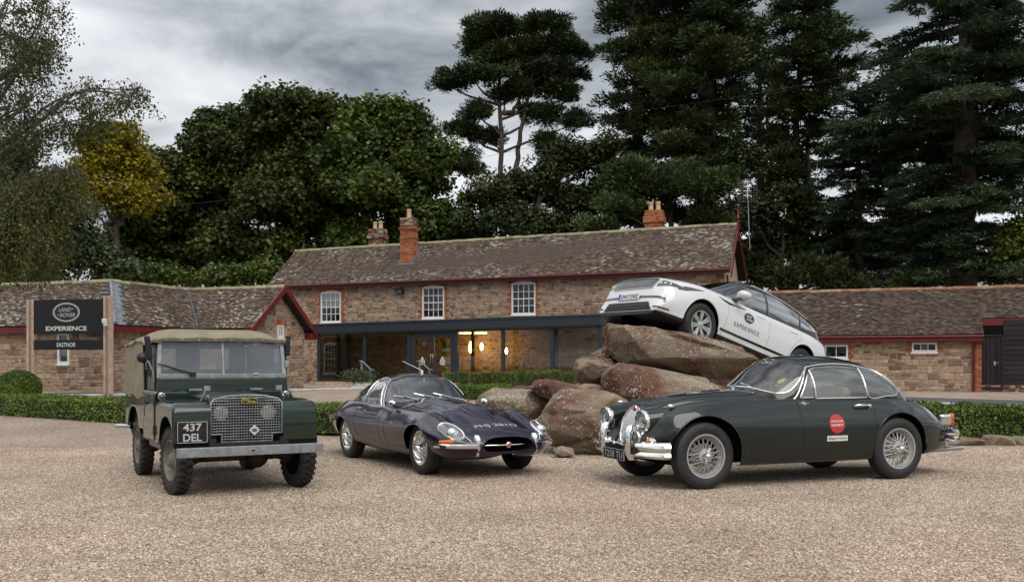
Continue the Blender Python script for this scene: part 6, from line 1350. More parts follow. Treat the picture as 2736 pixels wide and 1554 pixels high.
    flat_text('plate_lettering', '7258 TU', M['silver'], pl, (.7235, 0, .345), (0, 1, 0), (0, 0, 1), .43, .075, bold=.012)
    rbox('plate_bracket', M['dark'], car, (.66, 0, .33), (.10, .3, .03), .004)
    # rear: lamp, bumper, exhaust
    for s in (1, -1):
        c = Vector((-3.50, s*.545, .635)); h = rbox('tail_lamp', M['chrome'], car, c+Vector((.03, 0, .02)), (.17, .07, .15), .035, None, 4); rbox('amber_lens', M['amber'], h, c+Vector((-.055, s*.005, .065)), (.05, .07, .075), .018); rbox('red_lens', M['redlens'], h, c+Vector((-.055, s*.005, -.02)), (.05, .07, .08), .018); rbox('clear_lens', M['lens'], h, c+Vector((-.05, s*.005, -.075)), (.04, .06, .03), .01)
        mb = MB(); mb.grid([[(x, y, .46+z) for z in ()] or [(x-q*.9, y+s*q*.5, .46+z) for q, z in [(0, -.08), (.03, -.06), (.035, -.02), (.022, 0), (.035, .02), (.035, .06), (.0, .085)]] for x, y in [(-3.45, s*.66), (-3.58, s*.60), (-3.68, s*.52), (-3.74, s*.40), (-3.76, s*.20)]]); mb.build('rear_bumper', M['chrome'], car, smooth=40)
    mb = MB(); mb.tube([(-2.6, .42, .27), (-3.5, .42, .29), (-3.86, .42, .30)], .028, 12, cap=False); mb.build('exhaust', M['satin'], car, smooth=60)
    # door furniture, badge, decals on both flanks
    for s in (1, -1):
        p = full.proj(-2.06, .848, 'side', s, .02); mb = MB(); mb.tube([p+Vector((.10, 0, 0)), p+Vector((.07, s*.022, .008)), p+Vector((0, s*.028, .008)), p+Vector((-.07, s*.015, .004)), p+Vector((-.10, 0, 0))], [.008, .013, .014, .012, .008], 8); mb.lathe([(0, .035), (.018, .03), (.02, 0)], 12, p+Vector((-.10, 0, 0)), 'y') ; mb.build('door_handle', M['chrome'], car, smooth=60)
        decal_text(full, 'S', (-1.29, .895), .05, .035, 'side', s, 'wing_script', 'chrome', car, flip=-s, off=.004)
        trim(full, [(-1.225, .895), (-1.355, .895)], 'side', s, .003, 'wing_script', 'chrome', car, .003, closed=False, n=4)
        rd = patch(full, circ((-1.665, .665), .105, 40), 'side', s, 'door_roundel', pm('red_vinyl', (.48, .035, .035), .4), car, .004)
        decal_text(full, 'JAGUAR CLASSIC', (-1.665, .690), .168, .026, 'side', s, 'roundel_lettering', 'print_white', rd, flip=-s, bold=.02, off=.007); decal_text(full, 'CHALLENGE 2017', (-1.665, .652), .168, .026, 'side', s, 'roundel_lettering', 'print_white', rd, flip=-s, bold=.02, off=.007)
        hb = patch(full, [(-1.805, .535), (-1.525, .535), (-1.525, .475), (-1.805, .475)], 'side', s, 'door_sticker', 'print_white', car, .004); decal_text(full, '#JaguarClassic', (-1.665, .505), .255, .038, 'side', s, 'sticker_lettering', 'print_black', hb, flip=-s, off=.007)
    # cabin
    tub = MB(); tub.box2((-2.75, -.60, .32), (-.9, .60, .36)); tub.box2((-.95, -.55, .36), (-.88, .55, .93)); tub.box2((-2.75, -.55, .36), (-2.6, .55, .95)); tub.build('cabin_floor', M['leather'], car)
    MB().box2((-1.10, -.52, .80), (-.93, .52, .96)).build('dashboard', M['tan_leather'], car, bevel=.03)
    for y in (.28, -.28): seat(car, -1.95, y, .55, 'tan_leather', .52)
    steering(car, -1.32, -.30, .93)
    mb = MB(); mb.box((-1.30, 0, 1.325), (.03, .20, .055)); mb.tube([(-1.30, 0, 1.35), (-1.26, 0, 1.385)], .008, 6); mb.build('mirror', M['chrome'], car, bevel=.012)
    for y, dy in ((.30, .26), (-.02, .26)):
        a = gf.proj(y, 1.075, 'front', 1, .01); b = gf.proj(y-dy, 1.10, 'front', 1, .012)
        if a and b: wiper(car, a-Vector((-.03, 0, .03)), b, Vector((.6, 0, .6)))
    st = patch(gf, circ((.478, 1.145), .036, 24), 'front', 1, 'windscreen_sticker', pm('sticker_green', (.03, .12, .06), .5), car, -.006); patch(gf, circ((.478, 1.145), .027, 24), 'front', 1, 'sticker_centre', pm('sticker_yellow', (.55, .50, .12), .5), st, -.004)
    for x, y, s in ((0, .655, 1), (0, -.655, -1), (-2.591, .655, 1), (-2.591, -.655, -1)):
        wire_wheel(car, (x, y, .357), s, .357, .185, .232, 0 if x else .0, spin=.4 if x else 1.9)
dark_coupe()
# ================================================================== purple sports coupe
def purple_coupe():
    car = carthing('sports_coupe', 'dark purple long nosed sports coupe with chrome wire wheels', -.491, 12.091, -1.041)
    P = paint('dark_purple_paint', (.012, .0045, .022))
    xs = np.concatenate([np.linspace(-3.60, -3.40, 8)[:-1], np.linspace(-3.40, .60, 150), np.linspace(.60, .90, 26)[1:]])
    c0 = [(-3.60, 0, .56), (-3.5, 0, .66), (-3.3, 0, .75), (-2.9, 0, .84), (-2.4, 0, .86), (-1.6, 0, .86), (-.95, 0, .885), (-.5, 0, .86), (0, 0, .805), (.3, 0, .755), (.5, 0, .705), (.7, 0, .64), (.82, 0, .585), (.88, 0, .54), (.90, 0, .49)]
    c1 = [(-3.60, .14, .56), (-3.3, .2, .74), (-2.9, .26, .83), (-2.4, .3, .85), (-1.6, .34, .85), (-.95, .32, .865), (-.5, .28, .835), (0, .26, .78), (.3, .24, .735), (.5, .23, .69), (.7, .21, .63), (.82, .19, .578), (.88, .18, .535), (.90, .17, .49)]
    c2 = [(-3.60, .26, .55), (-3.3, .40, .70), (-2.9, .52, .78), (-2.4, .57, .81), (-1.6, .58, .80), (-.95, .54, .80), (-.5, .49, .775), (0, .45, .735), (.3, .42, .70), (.5, .40, .665), (.7, .37, .61), (.82, .33, .56), (.88, .30, .525), (.90, .29, .485)]
    c3 = [(-3.60, .32, .55), (-3.3, .50, .655), (-2.9, .615, .755), (-2.44, .68, .80), (-2.1, .69, .785), (-1.6, .69, .755), (-1.0, .68, .755), (-.5, .66, .765), (0, .625, .755), (.3, .585, .715), (.5, .55, .67), (.7, .49, .595), (.82, .42, .53), (.88, .36, .50), (.90, .33, .475)]
    c4 = [(-3.60, .37, .53), (-3.3, .62, .55), (-2.9, .75, .60), (-2.44, .815, .62), (-2.0, .80, .58), (-1.3, .79, .56), (-.6, .80, .58), (0, .805, .60), (.3, .76, .58), (.5, .70, .555), (.7, .605, .51), (.82, .50, .47), (.88, .42, .455), (.90, .37, .45)]
    c5 = [(-3.60, .36, .50), (-3.3, .60, .45), (-2.9, .73, .42), (-2.44, .79, .40), (-1.3, .765, .36), (-.6, .775, .37), (0, .775, .40), (.3, .73, .40), (.5, .67, .40), (.7, .575, .395), (.82, .47, .39), (.88, .39, .395), (.90, .34, .40)]
    c6 = [(-3.60, .30, .45), (-3.3, .5, .36), (-2.9, .62, .29), (-2.44, .68, .25), (-1.3, .66, .205), (-.6, .66, .205), (0, .66, .25), (.3, .61, .275), (.5, .56, .29), (.7, .47, .315), (.82, .38, .335), (.88, .31, .355), (.90, .27, .37)]
    c7 = [(-3.60, .05, .45), (-3.3, .2, .34), (-2.44, .4, .22), (-1.3, .45, .19), (0, .4, .22), (.5, .3, .27), (.7, .2, .295), (.82, .15, .32), (.88, .1, .345), (.90, .08, .36)]
    def post(V):
        x, y, z = V[..., 0], V[..., 1], V[..., 2]
        hw = np.interp(x, [-1.0, -.4, .2, .5], [.25, .22, .16, .02]); up = (z > .5)
        f = np.clip((hw-np.abs(y))/.055+.5, 0, 1); f = f*f*(3-2*f); k = np.clip((.42-x)/.45, 0, 1)*np.clip((x+1.1)/.1, 0, 1)
        z += up*f*.042*k*(1-(np.abs(y)/.4)**2)
        ss = lambda a, b: np.clip((x-a)/(b-a), 0, 1)**2*(3-2*np.clip((x-a)/(b-a), 0, 1))
        z -= .070*ss(-.15, .65)+.03*ss(-1.3, -.9)*(1-ss(-.4, .2))*(z > .6); y *= 1+.10*ss(.1, .65)*(1-.35*ss(.80, .9)); return V
    B = loft([c0, c1, c2, c3, c4, c5, c6, c7], xs, 8, post)
    full = Surf(B.V.copy(), B.F); full.tree()
    GX = np.concatenate([np.linspace(-3.45, -1.53, 60), np.linspace(-1.53, -.88, 44)[1:]])
    w = pch([-3.45, -3.23, -2.93, -2.53, -2.13, -1.73, -1.45, -1.25, -1.10, -.97, -.88], [.22, .37, .47, .56, .605, .625, .635, .625, .585, .43, .12], GX)
    zc = pch([-3.45, -3.23, -2.93, -2.53, -2.13, -1.83, -1.63, -1.51, -1.41, -1.23, -1.03, -.88], [.70, .81, .94, 1.085, 1.175, 1.203, 1.203, 1.187, 1.14, 1.02, .905, .835], GX)
    G = dome(GX, w, zc, np.full(len(GX), .66), pch([-3.4, -2.2, -1.4, -.86], [2.1, 2.35, 2.5, 2.3], GX), 34); gf = Surf(G.V.copy(), G.F); gf.tree()
    door = [(-2.02, .78), (-1.40, .78), (-1.46, .90), (-1.56, 1.05), (-1.64, 1.085), (-1.82, 1.10), (-1.99, 1.09)]
    rear = sm([(-2.07, .795), (-2.34, .795), (-2.57, .825), (-2.61, .86), (-2.49, .945), (-2.31, 1.03), (-2.14, 1.077), (-2.05, 1.087)], 5)
    ws = sm([(y_*1.09, z_-.022) for y_, z_ in ((0, .895), (.25, .885), (.42, .855), (.515, .835), (.55, .87), (.525, .99), (.455, 1.09), (.34, 1.14), (.17, 1.157), (0, 1.162), (-.17, 1.157), (-.34, 1.14), (-.455, 1.09), (-.525, .99), (-.55, .87), (-.515, .835), (-.42, .855), (-.25, .885))], 4)
    hatch = sm([(0, .89), (.22, .89), (.31, .93), (.27, 1.03), (.16, 1.09), (0, 1.10), (-.16, 1.09), (-.27, 1.03), (-.31, .93), (-.22, .89)], 4)
    M['etglass'] = glassm('sports_glass', (.82, .86, .85), 1.4, haze=.06, base=.04); M['etside'] = glassm('sports_side_glass', (.78, .82, .82), 1.5, haze=.22, hazec=(.60, .62, .62), base=.06)
    side = lambda C: np.abs(C[:, 1]) > .25
    for nm, poly, gm in (('door_window', door, 'etside'), ('rear_side_window', rear, 'etglass')):
        g = G.cut(dens(poly, .02), 'side', side)
        for s in (1, -1): g.half(s).obj(nm, M[gm], car)
    G.cut(ws, 'front', lambda C: C[:, 0] > -1.55).obj('windscreen', M['etglass'], car); G.cut(hatch, 'front', lambda C: C[:, 0] < -2.2).obj('rear_window', M['etglass'], car)
    G.obj('roof', P, car)
    for s in (1, -1):
        trim(gf, door, 'side', s, .012, 'window_trim', 'chrome', car, .004); trim(gf, rear, 'side', s, .010, 'window_trim', 'chrome', car, .004)
        trim(gf, sm([(-1.29, .755), (-1.34, .81), (-1.43, .96), (-1.53, 1.085), (-1.63, 1.118), (-1.84, 1.13), (-2.09, 1.115)], 5, False), 'side', s, .013, 'pillar_trim', 'chrome', car, .006, closed=False)
    trim(gf, ws, 'front', 1, .014, 'windscreen_trim', 'chrome', car, .003)
    for x in (0, -2.438):
        r = .345 if x == 0 else .330; z = .265; poly = circ((x, z), r, 64, -.05, math.pi+.05)+[(x-r, .05), (x+r, .05)]
        B.cut(dens(poly, .02), 'side', lambda C: np.abs(C[:, 1]) > .42); arch_parts(car, x, z+.06, r+.03, .32, .68)
        for s in (1, -1): trim(full, circ((x, z), r+.003, 40, -.02, math.pi+.02), 'side', s, .009, 'arch_lip', P, car, -.004, closed=False)
    B.cut(sm([(-1.08, 0), (-1.12, .3), (-1.25, .47), (-1.6, .52), (-2.3, .48), (-2.7, .36), (-2.9, 0), (-2.7, -.36), (-2.3, -.48), (-1.6, -.52), (-1.25, -.47), (-1.12, -.3)], 5), 'top', lambda C: C[:, 2] > .6)
    mouth = [(math.copysign(abs(math.cos(a))**.75, math.cos(a))*0.335, .392+math.copysign(abs(math.sin(a))**.9, math.sin(a))*.095) for a in np.linspace(0, 2*math.pi, 64, endpoint=False)]
    B.cut(mouth, 'front', lambda C: C[:, 0] > .6)
    B.obj('body', P, car, 32)
    mr = on(full, mouth, 'front', 1, .0); mb = MB(); mb.grid([[q, q+Vector((-.35, -q.y*.25, 0))] for q in mr], closed_u=True); mo = mb.build('air_intake', M['dark'], car, smooth=60)
    mb = MB(); mb.box((.42, 0, .39), (.02, .8, .3)); mb.build('radiator', M['dark'], mo)
    bar = [(full.proj(y, .393, 'front', 1, .0) or Vector((.86, y, .393)))*1.0 for y in (-.345, .345)]; mb = MB(); mb.tube([(.72, -.37, .393), (.845, -.30, .393), (.885, -.12, .393), (.89, .12, .393), (.845, .30, .393), (.72, .37, .393)], [.016, .011, .009, .009, .011, .016], 8); mb.build('grille_bar', M['chrome'], mo, smooth=60)
    mb = MB(); mb.lathe([(.0, .012), (.026, .012), (.034, .006), (.036, -.008)], 20, (.895, 0, .393), 'x'); bd = mb.build('badge', M['chrome'], mo, smooth=40); mb = MB(); mb.lathe([(0, .016), (.02, .015), (.025, .012)], 18, (.895, 0, .393), 'x'); mb.build('badge_centre', pm('badge_red', (.35, .12, .10), .4), mo, smooth=40)
    ln = pm('panel_gap_black', (.002, .002, .002), .8)
    for s in (1, -1):
        for pts in ([(-.92, .755), (-.935, .60), (-.92, .40), (-.88, .30)], [(-1.12, .745), (-1.135, .60), (-1.12, .40), (-1.09, .305)], [(-1.97, .78), (-1.99, .65), (-1.95, .46), (-1.90, .37)], [(-1.09, .305), (-1.90, .37)], [(-.88, .30), (-.42, .31)]): trim(full, sm(pts, 5, False), 'side', s, .0042, 'panel_gap', ln, car, -.001, closed=False, n=4)
        mb = MB(); mb.tube(on(full, dens(sm([(.58, s*.38), (.3, s*.43), (-.2, s*.475), (-.7, s*.515), (-.86, s*.55)], 6, False), .03, False), 'top', 1, .0), .005, 4); mb.build('bonnet_seam', ln, car)
        for k in range(2):
            yy = s*(.30+.0*k)
        lp = patch(full, [(-.55, s*.29), (-.55, s*.43), (-.82, s*.46), (-.82, s*.31)], 'top', 1, 'bonnet_louvre', ln, car, .001)
        for k in range(8): x = -.56-.032*k; trim(full, [(x, s*.30), (x, s*.44)], 'top', 1, .009, 'louvre_slat', P, lp, .002, closed=False, n=5)
    # covered headlamps
    for s in (1, -1):
        hp = sm([(s*.500, .520), (s*.545, .465), (s*.620, .455), (s*.685, .495), (s*.700, .555), (s*.665, .605), (s*.595, .630), (s*.520, .595)], 6)
        ring = on(full, hp, 'front', 1, .004); mb = MB(); mb.tube(ring, .017, 8, closed=True, flat=.7); h = mb.build('headlamp', M['chrome'], car, smooth=60)
        patch(full, hp, 'front', 1, 'headlamp_cover', M['lens'], h, .012, .03); patch(full, [(y, z) for y, z in hp], 'front', 1, 'lamp_well', pm('lamp_well_silver', (.30, .32, .33), .3, .7), h, .0018, .03)
        c = full.proj(s*.60, .525, 'front', 1, .0)+Vector((.02, 0, 0)); MB().lathe([(0, .018), (.04, .012), (.07, -.008), (.075, -.03)], 24, c, 'x').build('bulb_lens', M['reflector'], h, smooth=60)
        # thin chrome strip from lamp to bumper
        mb = MB(); mb.tube(on(full, dens([(s*.50, .50), (s*.455, .43)], .02, False), 'front', 1, .003), .005, 5); mb.build('lamp_strip', M['chrome'], car)
        pts = [(q.x, q.y) for q in (full.proj(s*y_, .40, 'front', 1, .022) for y_ in np.linspace(.40, .755, 14)) if q is not None]
        mb = MB(); mb.grid([[(x+.035*math.cos(a), y+s*.035*math.sin(b_)*.7, .392+zz_) for a, b_, zz_ in ((1.6, 1.6, -.028), (.6, 1.2, -.022), (0, .9, -.006), (.3, 1.1, .012), (1.5, 1.6, .026))] for x, y in pts]); mb.build('front_bumper', M['chrome'], car, smooth=50)
        mb = MB(); mb.grid([[(.855+d+.045*math.cos(a)-.03, s*.385+hw*1.2*math.sin(a), .385+z*1.15) for a in np.linspace(-2, 2, 12)] for z, hw, d in ((-.10, .02, -.01), (-.07, .034, .015), (0, .038, .03), (.06, .034, .028), (.10, .026, .012), (.115, .01, -.005))]); mb.build('overrider', M['chrome'], car, smooth=50)
        a = full.proj(s*.675, .435, 'front', 1, .012); b_ = full.proj(s*.585, .435, 'front', 1, .012); e_ = full.proj(s*.735, .435, 'front', 1, .012)
        mb = MB(); mb.tube([e_, a, (a+b_)/2], [.020, .026, .026], 10, flat=.8); mb.build('indicator', M['amber'], car, smooth=60); mb = MB(); mb.tube([(a+b_)/2, b_, full.proj(s*.52, .433, 'front', 1, .008)], [.026, .022, .008], 10, flat=.8); mb.build('side_lamp', M['lens'], car, smooth=60)
        pr = sm([(-3.55, s*.50), (-3.42, s*.60), (-3.2, s*.69), (-3.0, s*.735)], 5, False); mb = MB(); mb.tube([(x, y+s*.02, .55) for x, y in pr], .026, 8, flat=.6); mb.build('rear_bumper', M['chrome'], car, smooth=60)
        # wing mirror on the bonnet edge
        c = full.proj(-.93, s*.675, 'top', 1, .0); mb = MB(); mb.tube([c, c+Vector((.01, 0, .055))], [.014, .010], 8); mb.lathe([(.0, .075), (.03, .06), (.048, .02), (.052, -.02), (.045, -.03), (0, -.03)], 18, c+Vector((0, 0, .095)), 'x'); mb.build('wing_mirror', M['chrome'], car, smooth=60)
        p = full.proj(-1.90, .725, 'side', s, .018); mb = MB(); mb.tube([p+Vector((.08, 0, 0)), p, p+Vector((-.05, 0, 0))], [.006, .012, .008], 8); mb.build('door_handle', M['chrome'], car, smooth=60)
    # registration lettered on the bonnet nose
    tv, tf = text_geo('FHJ 281D', .57, .072, bold=.010)
    mb = MB(); Pq = []
    for a, b_ in tv:
        q = full.proj(.60-b_*1.25, a, 'top', 1, .003); Pq.append(q)
    mb.add(Pq, tf); mb.build('bonnet_lettering', M['silver_print'] if 'silver_print' in M else M.setdefault('silver_print', pm('silver_grey_print', (.42, .42, .43), .5)), car, fix=False)
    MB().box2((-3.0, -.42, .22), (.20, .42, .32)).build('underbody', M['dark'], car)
    tub = MB(); tub.box2((-2.9, -.55, .28), (-1.0, .55, .31)); tub.box2((-1.12, -.5, .31), (-1.06, .5, .80)); tub.box2((-2.95, -.45, .5), (-2.35, .45, .70)); tub.build('cabin_floor', M['leather'], car)
    MB().box2((-1.26, -.5, .70), (-1.10, .5, .83)).build('dashboard', M['leather'], car, bevel=.03)
    for y in (.26, -.26): seat(car, -2.05, y, .42, 'leather', .46, .42)
    steering(car, -1.48, -.27, .80, .19, .35)
    mb = MB(); mb.box((-1.40, .0, 1.075), (.02, .17, .045)); mb.tube([(-1.40, 0, 1.09), (-1.42, 0, 1.15)], .007, 5); mb.build('mirror', M['chrome'], car, bevel=.01)
    for y, dy, zt in ((-.30, -.22, .93), (-.02, -.27, .955), (.24, -.27, .955)):
        a = gf.proj(y, .865, 'front', 1, .01); b_ = gf.proj(y+dy, zt-.03, 'front', 1, .014)
        if a and b_: wiper(car, a+Vector((.03, 0, -.01)), b_, Vector((.5, 0, .6)))
    p = gf.proj(-1.58, .05, 'top', 1, .0); mb = MB(); mb.lathe([(.022, 0), (.016, .03), (.012, .045)], 10, p, 'z'); mb.tube([p+Vector((0, 0, .04)), p+Vector((-.30, -.16, .17))], [.006, .0035], 5); mb.build('aerial', M['chrome'], car, smooth=60)
    M['chrome_wire'] = pm('chromed_wire', (.75, .75, .73), .16, 1)
    for x, y, s in ((0, .635, 1), (0, -.635, -1), (-2.438, .635, 1), (-2.438, -.635, -1)):
        wire_wheel(car, (x, y, .322), s, .322, .185, .205, .0, 'chrome_wire', spin=1.0)
purple_coupe()
# ================================================================== green canvas topped off-road car
def offroader():
    car = carthing('off_road_car', 'boxy green vintage off road car with tan canvas top', -2.885, 10.28, -1.052)
    G_ = paint('deep_bronze_green_paint', (.008, .020, .012), rough=.35); P2 = pm('dusty_green_paint', (.008, .017, .012), .5, coat=.4, var=.3)
    canvas = pm('tan_canvas', (.245, .215, .145), .9, var=.18, scale=5, bump=.25, bscale=140)
    W = .74                                                     # half width
    def rb(name, c, d, mat=G_, bv=.012, rot=None, parent=None): return rbox(name, mat, parent or car, c, d, bv, rot)
    # chassis, axles, springs
    mb = MB()
    for s in (-1, 1): mb.box((-1.05, s*.36, .52), (2.9, .07, .12)); mb.tube([(.38, s*.36, .46), (.2, s*.38, .38), (-.0, s*.38, .37), (-.3, s*.38, .42), (-.45, s*.36, .48)], .028, 6)
    for s in (-1, 1): mb.tube([(-1.6, s*.36, .46), (-2.03, s*.38, .38), (-2.5, s*.36, .46)], .028, 6)
    mb.box((.42, 0, .50), (.06, .8, .08)); mb.build('chassis', M['black'], car)
    for x in (0, -2.032):
        mb = MB(); mb.tube([(x, -.6, .36), (x, .6, .36)], .045, 10); mb.lathe([(0, -.14), (.07, -.12), (.13, -.03), (.13, .03), (.07, .12), (0, .14)], 16, (x, .18 if x == 0 else -.15, .36), 'x')
        for s in (-1, 1): mb.lathe([(.0, .55*s), (.08, .55*s), (.09, .50*s), (.05, .42*s)], 14, (x, 0, .36), 'y')
        mb.build('axle', pm('greasy_steel', (.03, .026, .022), .6, .4, var=.4), car, smooth=50)
    mb = MB(); mb.tube([(.19, -.52, .43), (.19, .50, .43)], .017, 8); mb.tube([(.14, -.40, .36), (.20, .40, .47)], .015, 8)
    for s in (-1, 1): mb.box((.17, s*.5, .42), (.07, .06, .09))
    mb.build('steering_rods', M['black'], car, smooth=50)
    # front wings: flat topped, rounded front edge, wheel arch cut in the outer face
    xf, xb = .36, -.60
    for s in (-1, 1):
        prof = [(xb, .945), (xf-.12, .945)]+[(xf-.12+.12*math.sin(a), .825+.12*math.cos(a)) for a in np.linspace(.2, math.pi/2, 6)]+[(xf+.005, .70), (xf+.005, .50)]
        mb = MB(); mb.grid([[(x, s*.37, z), (x, s*(W-.04), z), (x, s*(W-.012), z-.012 if z > .87 else z), (x-(.02 if z < .87 else 0), s*W, z-(.04 if z > .87 else 0))] for x, z in prof]); mb.build('front_wing', G_, car, smooth=50)
        side = Surf(*grid_side([(xb, xf-.014)], s*W, lambda x: .50 if x < xf else .50, lambda x: .905 if x < xf-.12 else .825+.08*math.sqrt(max(0, 1-((x-(xf-.12))/.12)**2)), 46))
        side.cut(dens(sm([(.36, .40), (.34, .58), (.26, .72), (.10, .79), (-.10, .79), (-.26, .72), (-.35, .58), (-.37, .40)], 5), .02), 'side'); side.obj('wing_side', G_, car, 40, .004)
        arch_parts_one(car, 0, .43, .385, s, .40, W-.01)
        mb = MB(); mb.add([(xf, s*.37, .50), (xf, s*.37, .84), (xb, s*.37, .94), (xb, s*.37, .5)], [(0, 1, 2, 3)]); mb.build('inner_wing', P2, car, fix=False)
        tp = rb('wing_tread_plate', (-.17, s*.565, .952), (.58, .30, .006), P2, .002)
        mb = MB()
        for i in range(18):
            for j in range(9): mb.box((-.44+i*.032, s*(.43+j*.033), .957), (.018, .008, .004), rotz(.8 if (i+j) % 2 else -.8))
        mb.build('tread_pattern', P2, tp)
    # radiator panel and mesh grille
    rb('radiator_panel', (.10, 0, .72), (.03, .78, .5), P2, .005); rb('apron', (.27, 0, .50), (.36, .80, .02), G_, .004, Matrix.Rotation(.25, 3, 'Y'))
    gp = [(-.365, .62), (-.26, .62), (-.26, .53), (.26, .53), (.26, .62), (.365, .62), (.365, .935), (.33, .975), (.20, 1.005), (0, 1.015), (-.20, 1.005), (-.33, .975), (-.365, .935)]
    gx = lambda z: .335 if z < .9 else .335-.06*((z-.9)/.115)**2
    ft = Surf(*grid_front(gx))
    mb = MB(); mb.add([(.16, y, z) for y, z in gp], [tuple(range(len(gp)))]); gl = mb.build('grille', M['dark'], car)
    pa = np.array(gp)
    def inside(y, z): return inpoly(np.array([[y, z]]), gp)[0]
    for i in range(27):
        y = -.36+i*.0277; zs = [z for z in np.linspace(.53, 1.015, 101) if inside(y, z)]
        if len(zs) > 2: mb = MB(); mb.tube([(gx(z), y, z) for z in np.linspace(zs[0], zs[-1], 8)], .0042, 4); mb.build('grille_wire', M['galv'], gl)
    for j in range(18):
        z = .54+j*.0277; ys = [y for y in np.linspace(-.37, .37, 149) if inside(y, z)]
        if len(ys) > 2: mb = MB(); mb.tube([(gx(z)+.005, ys[0], z), (gx(z)+.005, ys[-1], z)], .0042, 4); mb.build('grille_wire', M['galv'], gl)
    mb = MB(); mb.tube([(gx(z)+.002, y, z) for y, z in dens(gp, .04)], .007, 6, closed=True); mb.build('grille_frame', M['galv'], gl, smooth=50)
    def ovalp(c, ry, rz, n=28, sq=.8): return [(c[0]+math.copysign(abs(math.cos(a))**sq, math.cos(a))*ry, c[1]+math.sin(a)*rz) for a in np.linspace(0, 2*math.pi, n, endpoint=False)]
    xg = .352
    mb = MB(); mb.prism([(xg, y, z) for y, z in ovalp((.02, .958), .085, .033)], (.006, 0, 0)); bd = mb.build('maker_badge', pm('badge_yellow', (.45, .33, .02), .4), gl)
    mb = MB(); mb.prism([(xg+.005, y, z) for y, z in ovalp((.02, .958), .079, .027)], (.003, 0, 0)); mb.build('badge_field', pm('badge_green', (.012, .03, .018), .4), gl)
    ylw = pm('badge_letter_yellow', (.62, .48, .04), .4)
    flat_text('badge_lettering', 'LAND-', ylw, gl, (xg+.010, -.012, .968), (0, 1, 0), (0, 0, 1), .075, .018, bold=.01); flat_text('badge_lettering', '-ROVER', ylw, gl, (xg+.010, .036, .947), (0, 1, 0), (0, 0, 1), .085, .018, bold=.01)
    mb = MB(); mb.prism([(xg, .07, .60), (xg, .125, .655), (xg, .07, .71), (xg, .015, .655)][::-1], (.006, 0, 0)); dm = mb.build('diamond_badge', pm('cream_enamel', (.58, .58, .48), .4), gl)
    mb = MB(); mb.prism([(xg+.006, y, z) for y, z in ovalp((.07, .655), .028, .018, 20, 1)], (.002, 0, 0)); mb.build('diamond_emblem', pm('emblem_green', (.05, .12, .09), .4), gl)
    for s in (-1, 1):                                           # headlamps behind the mesh
        c = Vector((.235, s*.245, .835)); h = MB().lathe([(.085, -.06), (.088, 0), (.080, .012)], 26, c, 'x').build('headlamp', M['chrome'], car, smooth=50); MB().lathe([(0, .028), (.05, .022), (.08, .006)], 24, c, 'x').build('lens', pm('lamp_lens_cream', (.62, .60, .52), .15, coat=1), h, smooth=60)
    # bonnet
    bx = np.linspace(.33, -.60, 14); rows = []
    for x in bx:
        t = (.33-x)/.93; hw = .375+.02*t; zc_ = 1.010+.022*t-(.05*max(0, (x-.25)/.08)**2 if x > .25 else 0); rows.append([(x, y*hw, zc_-.035*abs(y)**3.2-.0*t) for y in np.linspace(-1, 1, 17)]+[])
    mb = MB(); mb.grid(rows); mb.grid([[rows[i][k], (rows[i][k][0], rows[i][k][1]*1.0, .92)] for i in range(14)] if (k := 0) == 0 else []); mb.grid([[rows[i][-1], (rows[i][-1][0], rows[i][-1][1], .92)] for i in range(14)]); mb.build('bonnet', P2, car, smooth=35)
    for s in (-1, 1):
        mb = MB(); mb.tube([(.16, s*.43, .95), (.20, s*.40, 1.03), (.19, s*.385, 1.09)], .011, 6); mb.box((.19, s*.37, 1.085), (.03, .06, .05)); mb.tube([(.30, s*.385, 1.01), (.24, s*.39, .97)], .010, 6); mb.build('bonnet_catch', M['galv'], car, smooth=50)
        mb = MB(); mb.box((-.57, s*.33, 1.045), (.04, .13, .02)); mb.tube([(-.55, s*.26, 1.05), (-.55, s*.40, 1.05)], .014, 6); mb.build('bonnet_hinge', M['galv'], car)
    # bulkhead, scuttle, windscreen
    rb('bulkhead', (-.635, 0, .75), (.07, 2*W-.04, .56), G_, .012); 
    sc = MB(); sc.prism([(-.635, -W+.02, 1.02), (-.635, W-.02, 1.02), (-.645, W-.03, 1.175), (-.645, -W+.03, 1.175)], (-.05, 0, 0)); sc.build('scuttle_panel', G_, car, bevel=.008)
    for s in (-1, 1): h = MB().lathe([(0, .05), (.02, .045), (.034, .02), (.036, 0), (.03, -.03)], 18, (-.575, s*(W-.06), .985), 'x').build('side_lamp', M['lens'], car, smooth=60); MB().lathe([(.034, .012), (.040, .01), (.040, -.03), (.036, -.03)], 18, (-.575, s*(W-.06), .985), 'x').build('lamp_rim', M['chrome'], h, smooth=50)
    z0, z1, xw = 1.18, 1.60, -.675; dx = -.055
    fx = lambda z: xw+dx*(z-z0)/(z1-z0); fr = MB()
    for s in (-1, 0, 1): w_ = .022 if s else .014; fr.prism([(fx(z0), s*(W-.05)-w_, z0), (fx(z0), s*(W-.05)+w_, z0), (fx(z1), s*(W-.07)+w_, z1), (fx(z1), s*(W-.07)-w_, z1)], (-.03, 0, 0))
    fr.box((fx(z0)-.013, 0, z0+.018), (.034, 2*W-.11, .048)); fr.box((fx(z1)-.013, 0, z1-.004), (.034, 2*W-.13, .034)); fm = fr.build('windscreen_frame', M['galv'], car, bevel=.004)
    gm = glassm('sky_sheen_windscreen_glass', (.80, .84, .86), 1.6, haze=.20, hazec=(.44, .48, .54), base=.06)  # grey-blue diffuse haze imitates the sky reflected in the panes
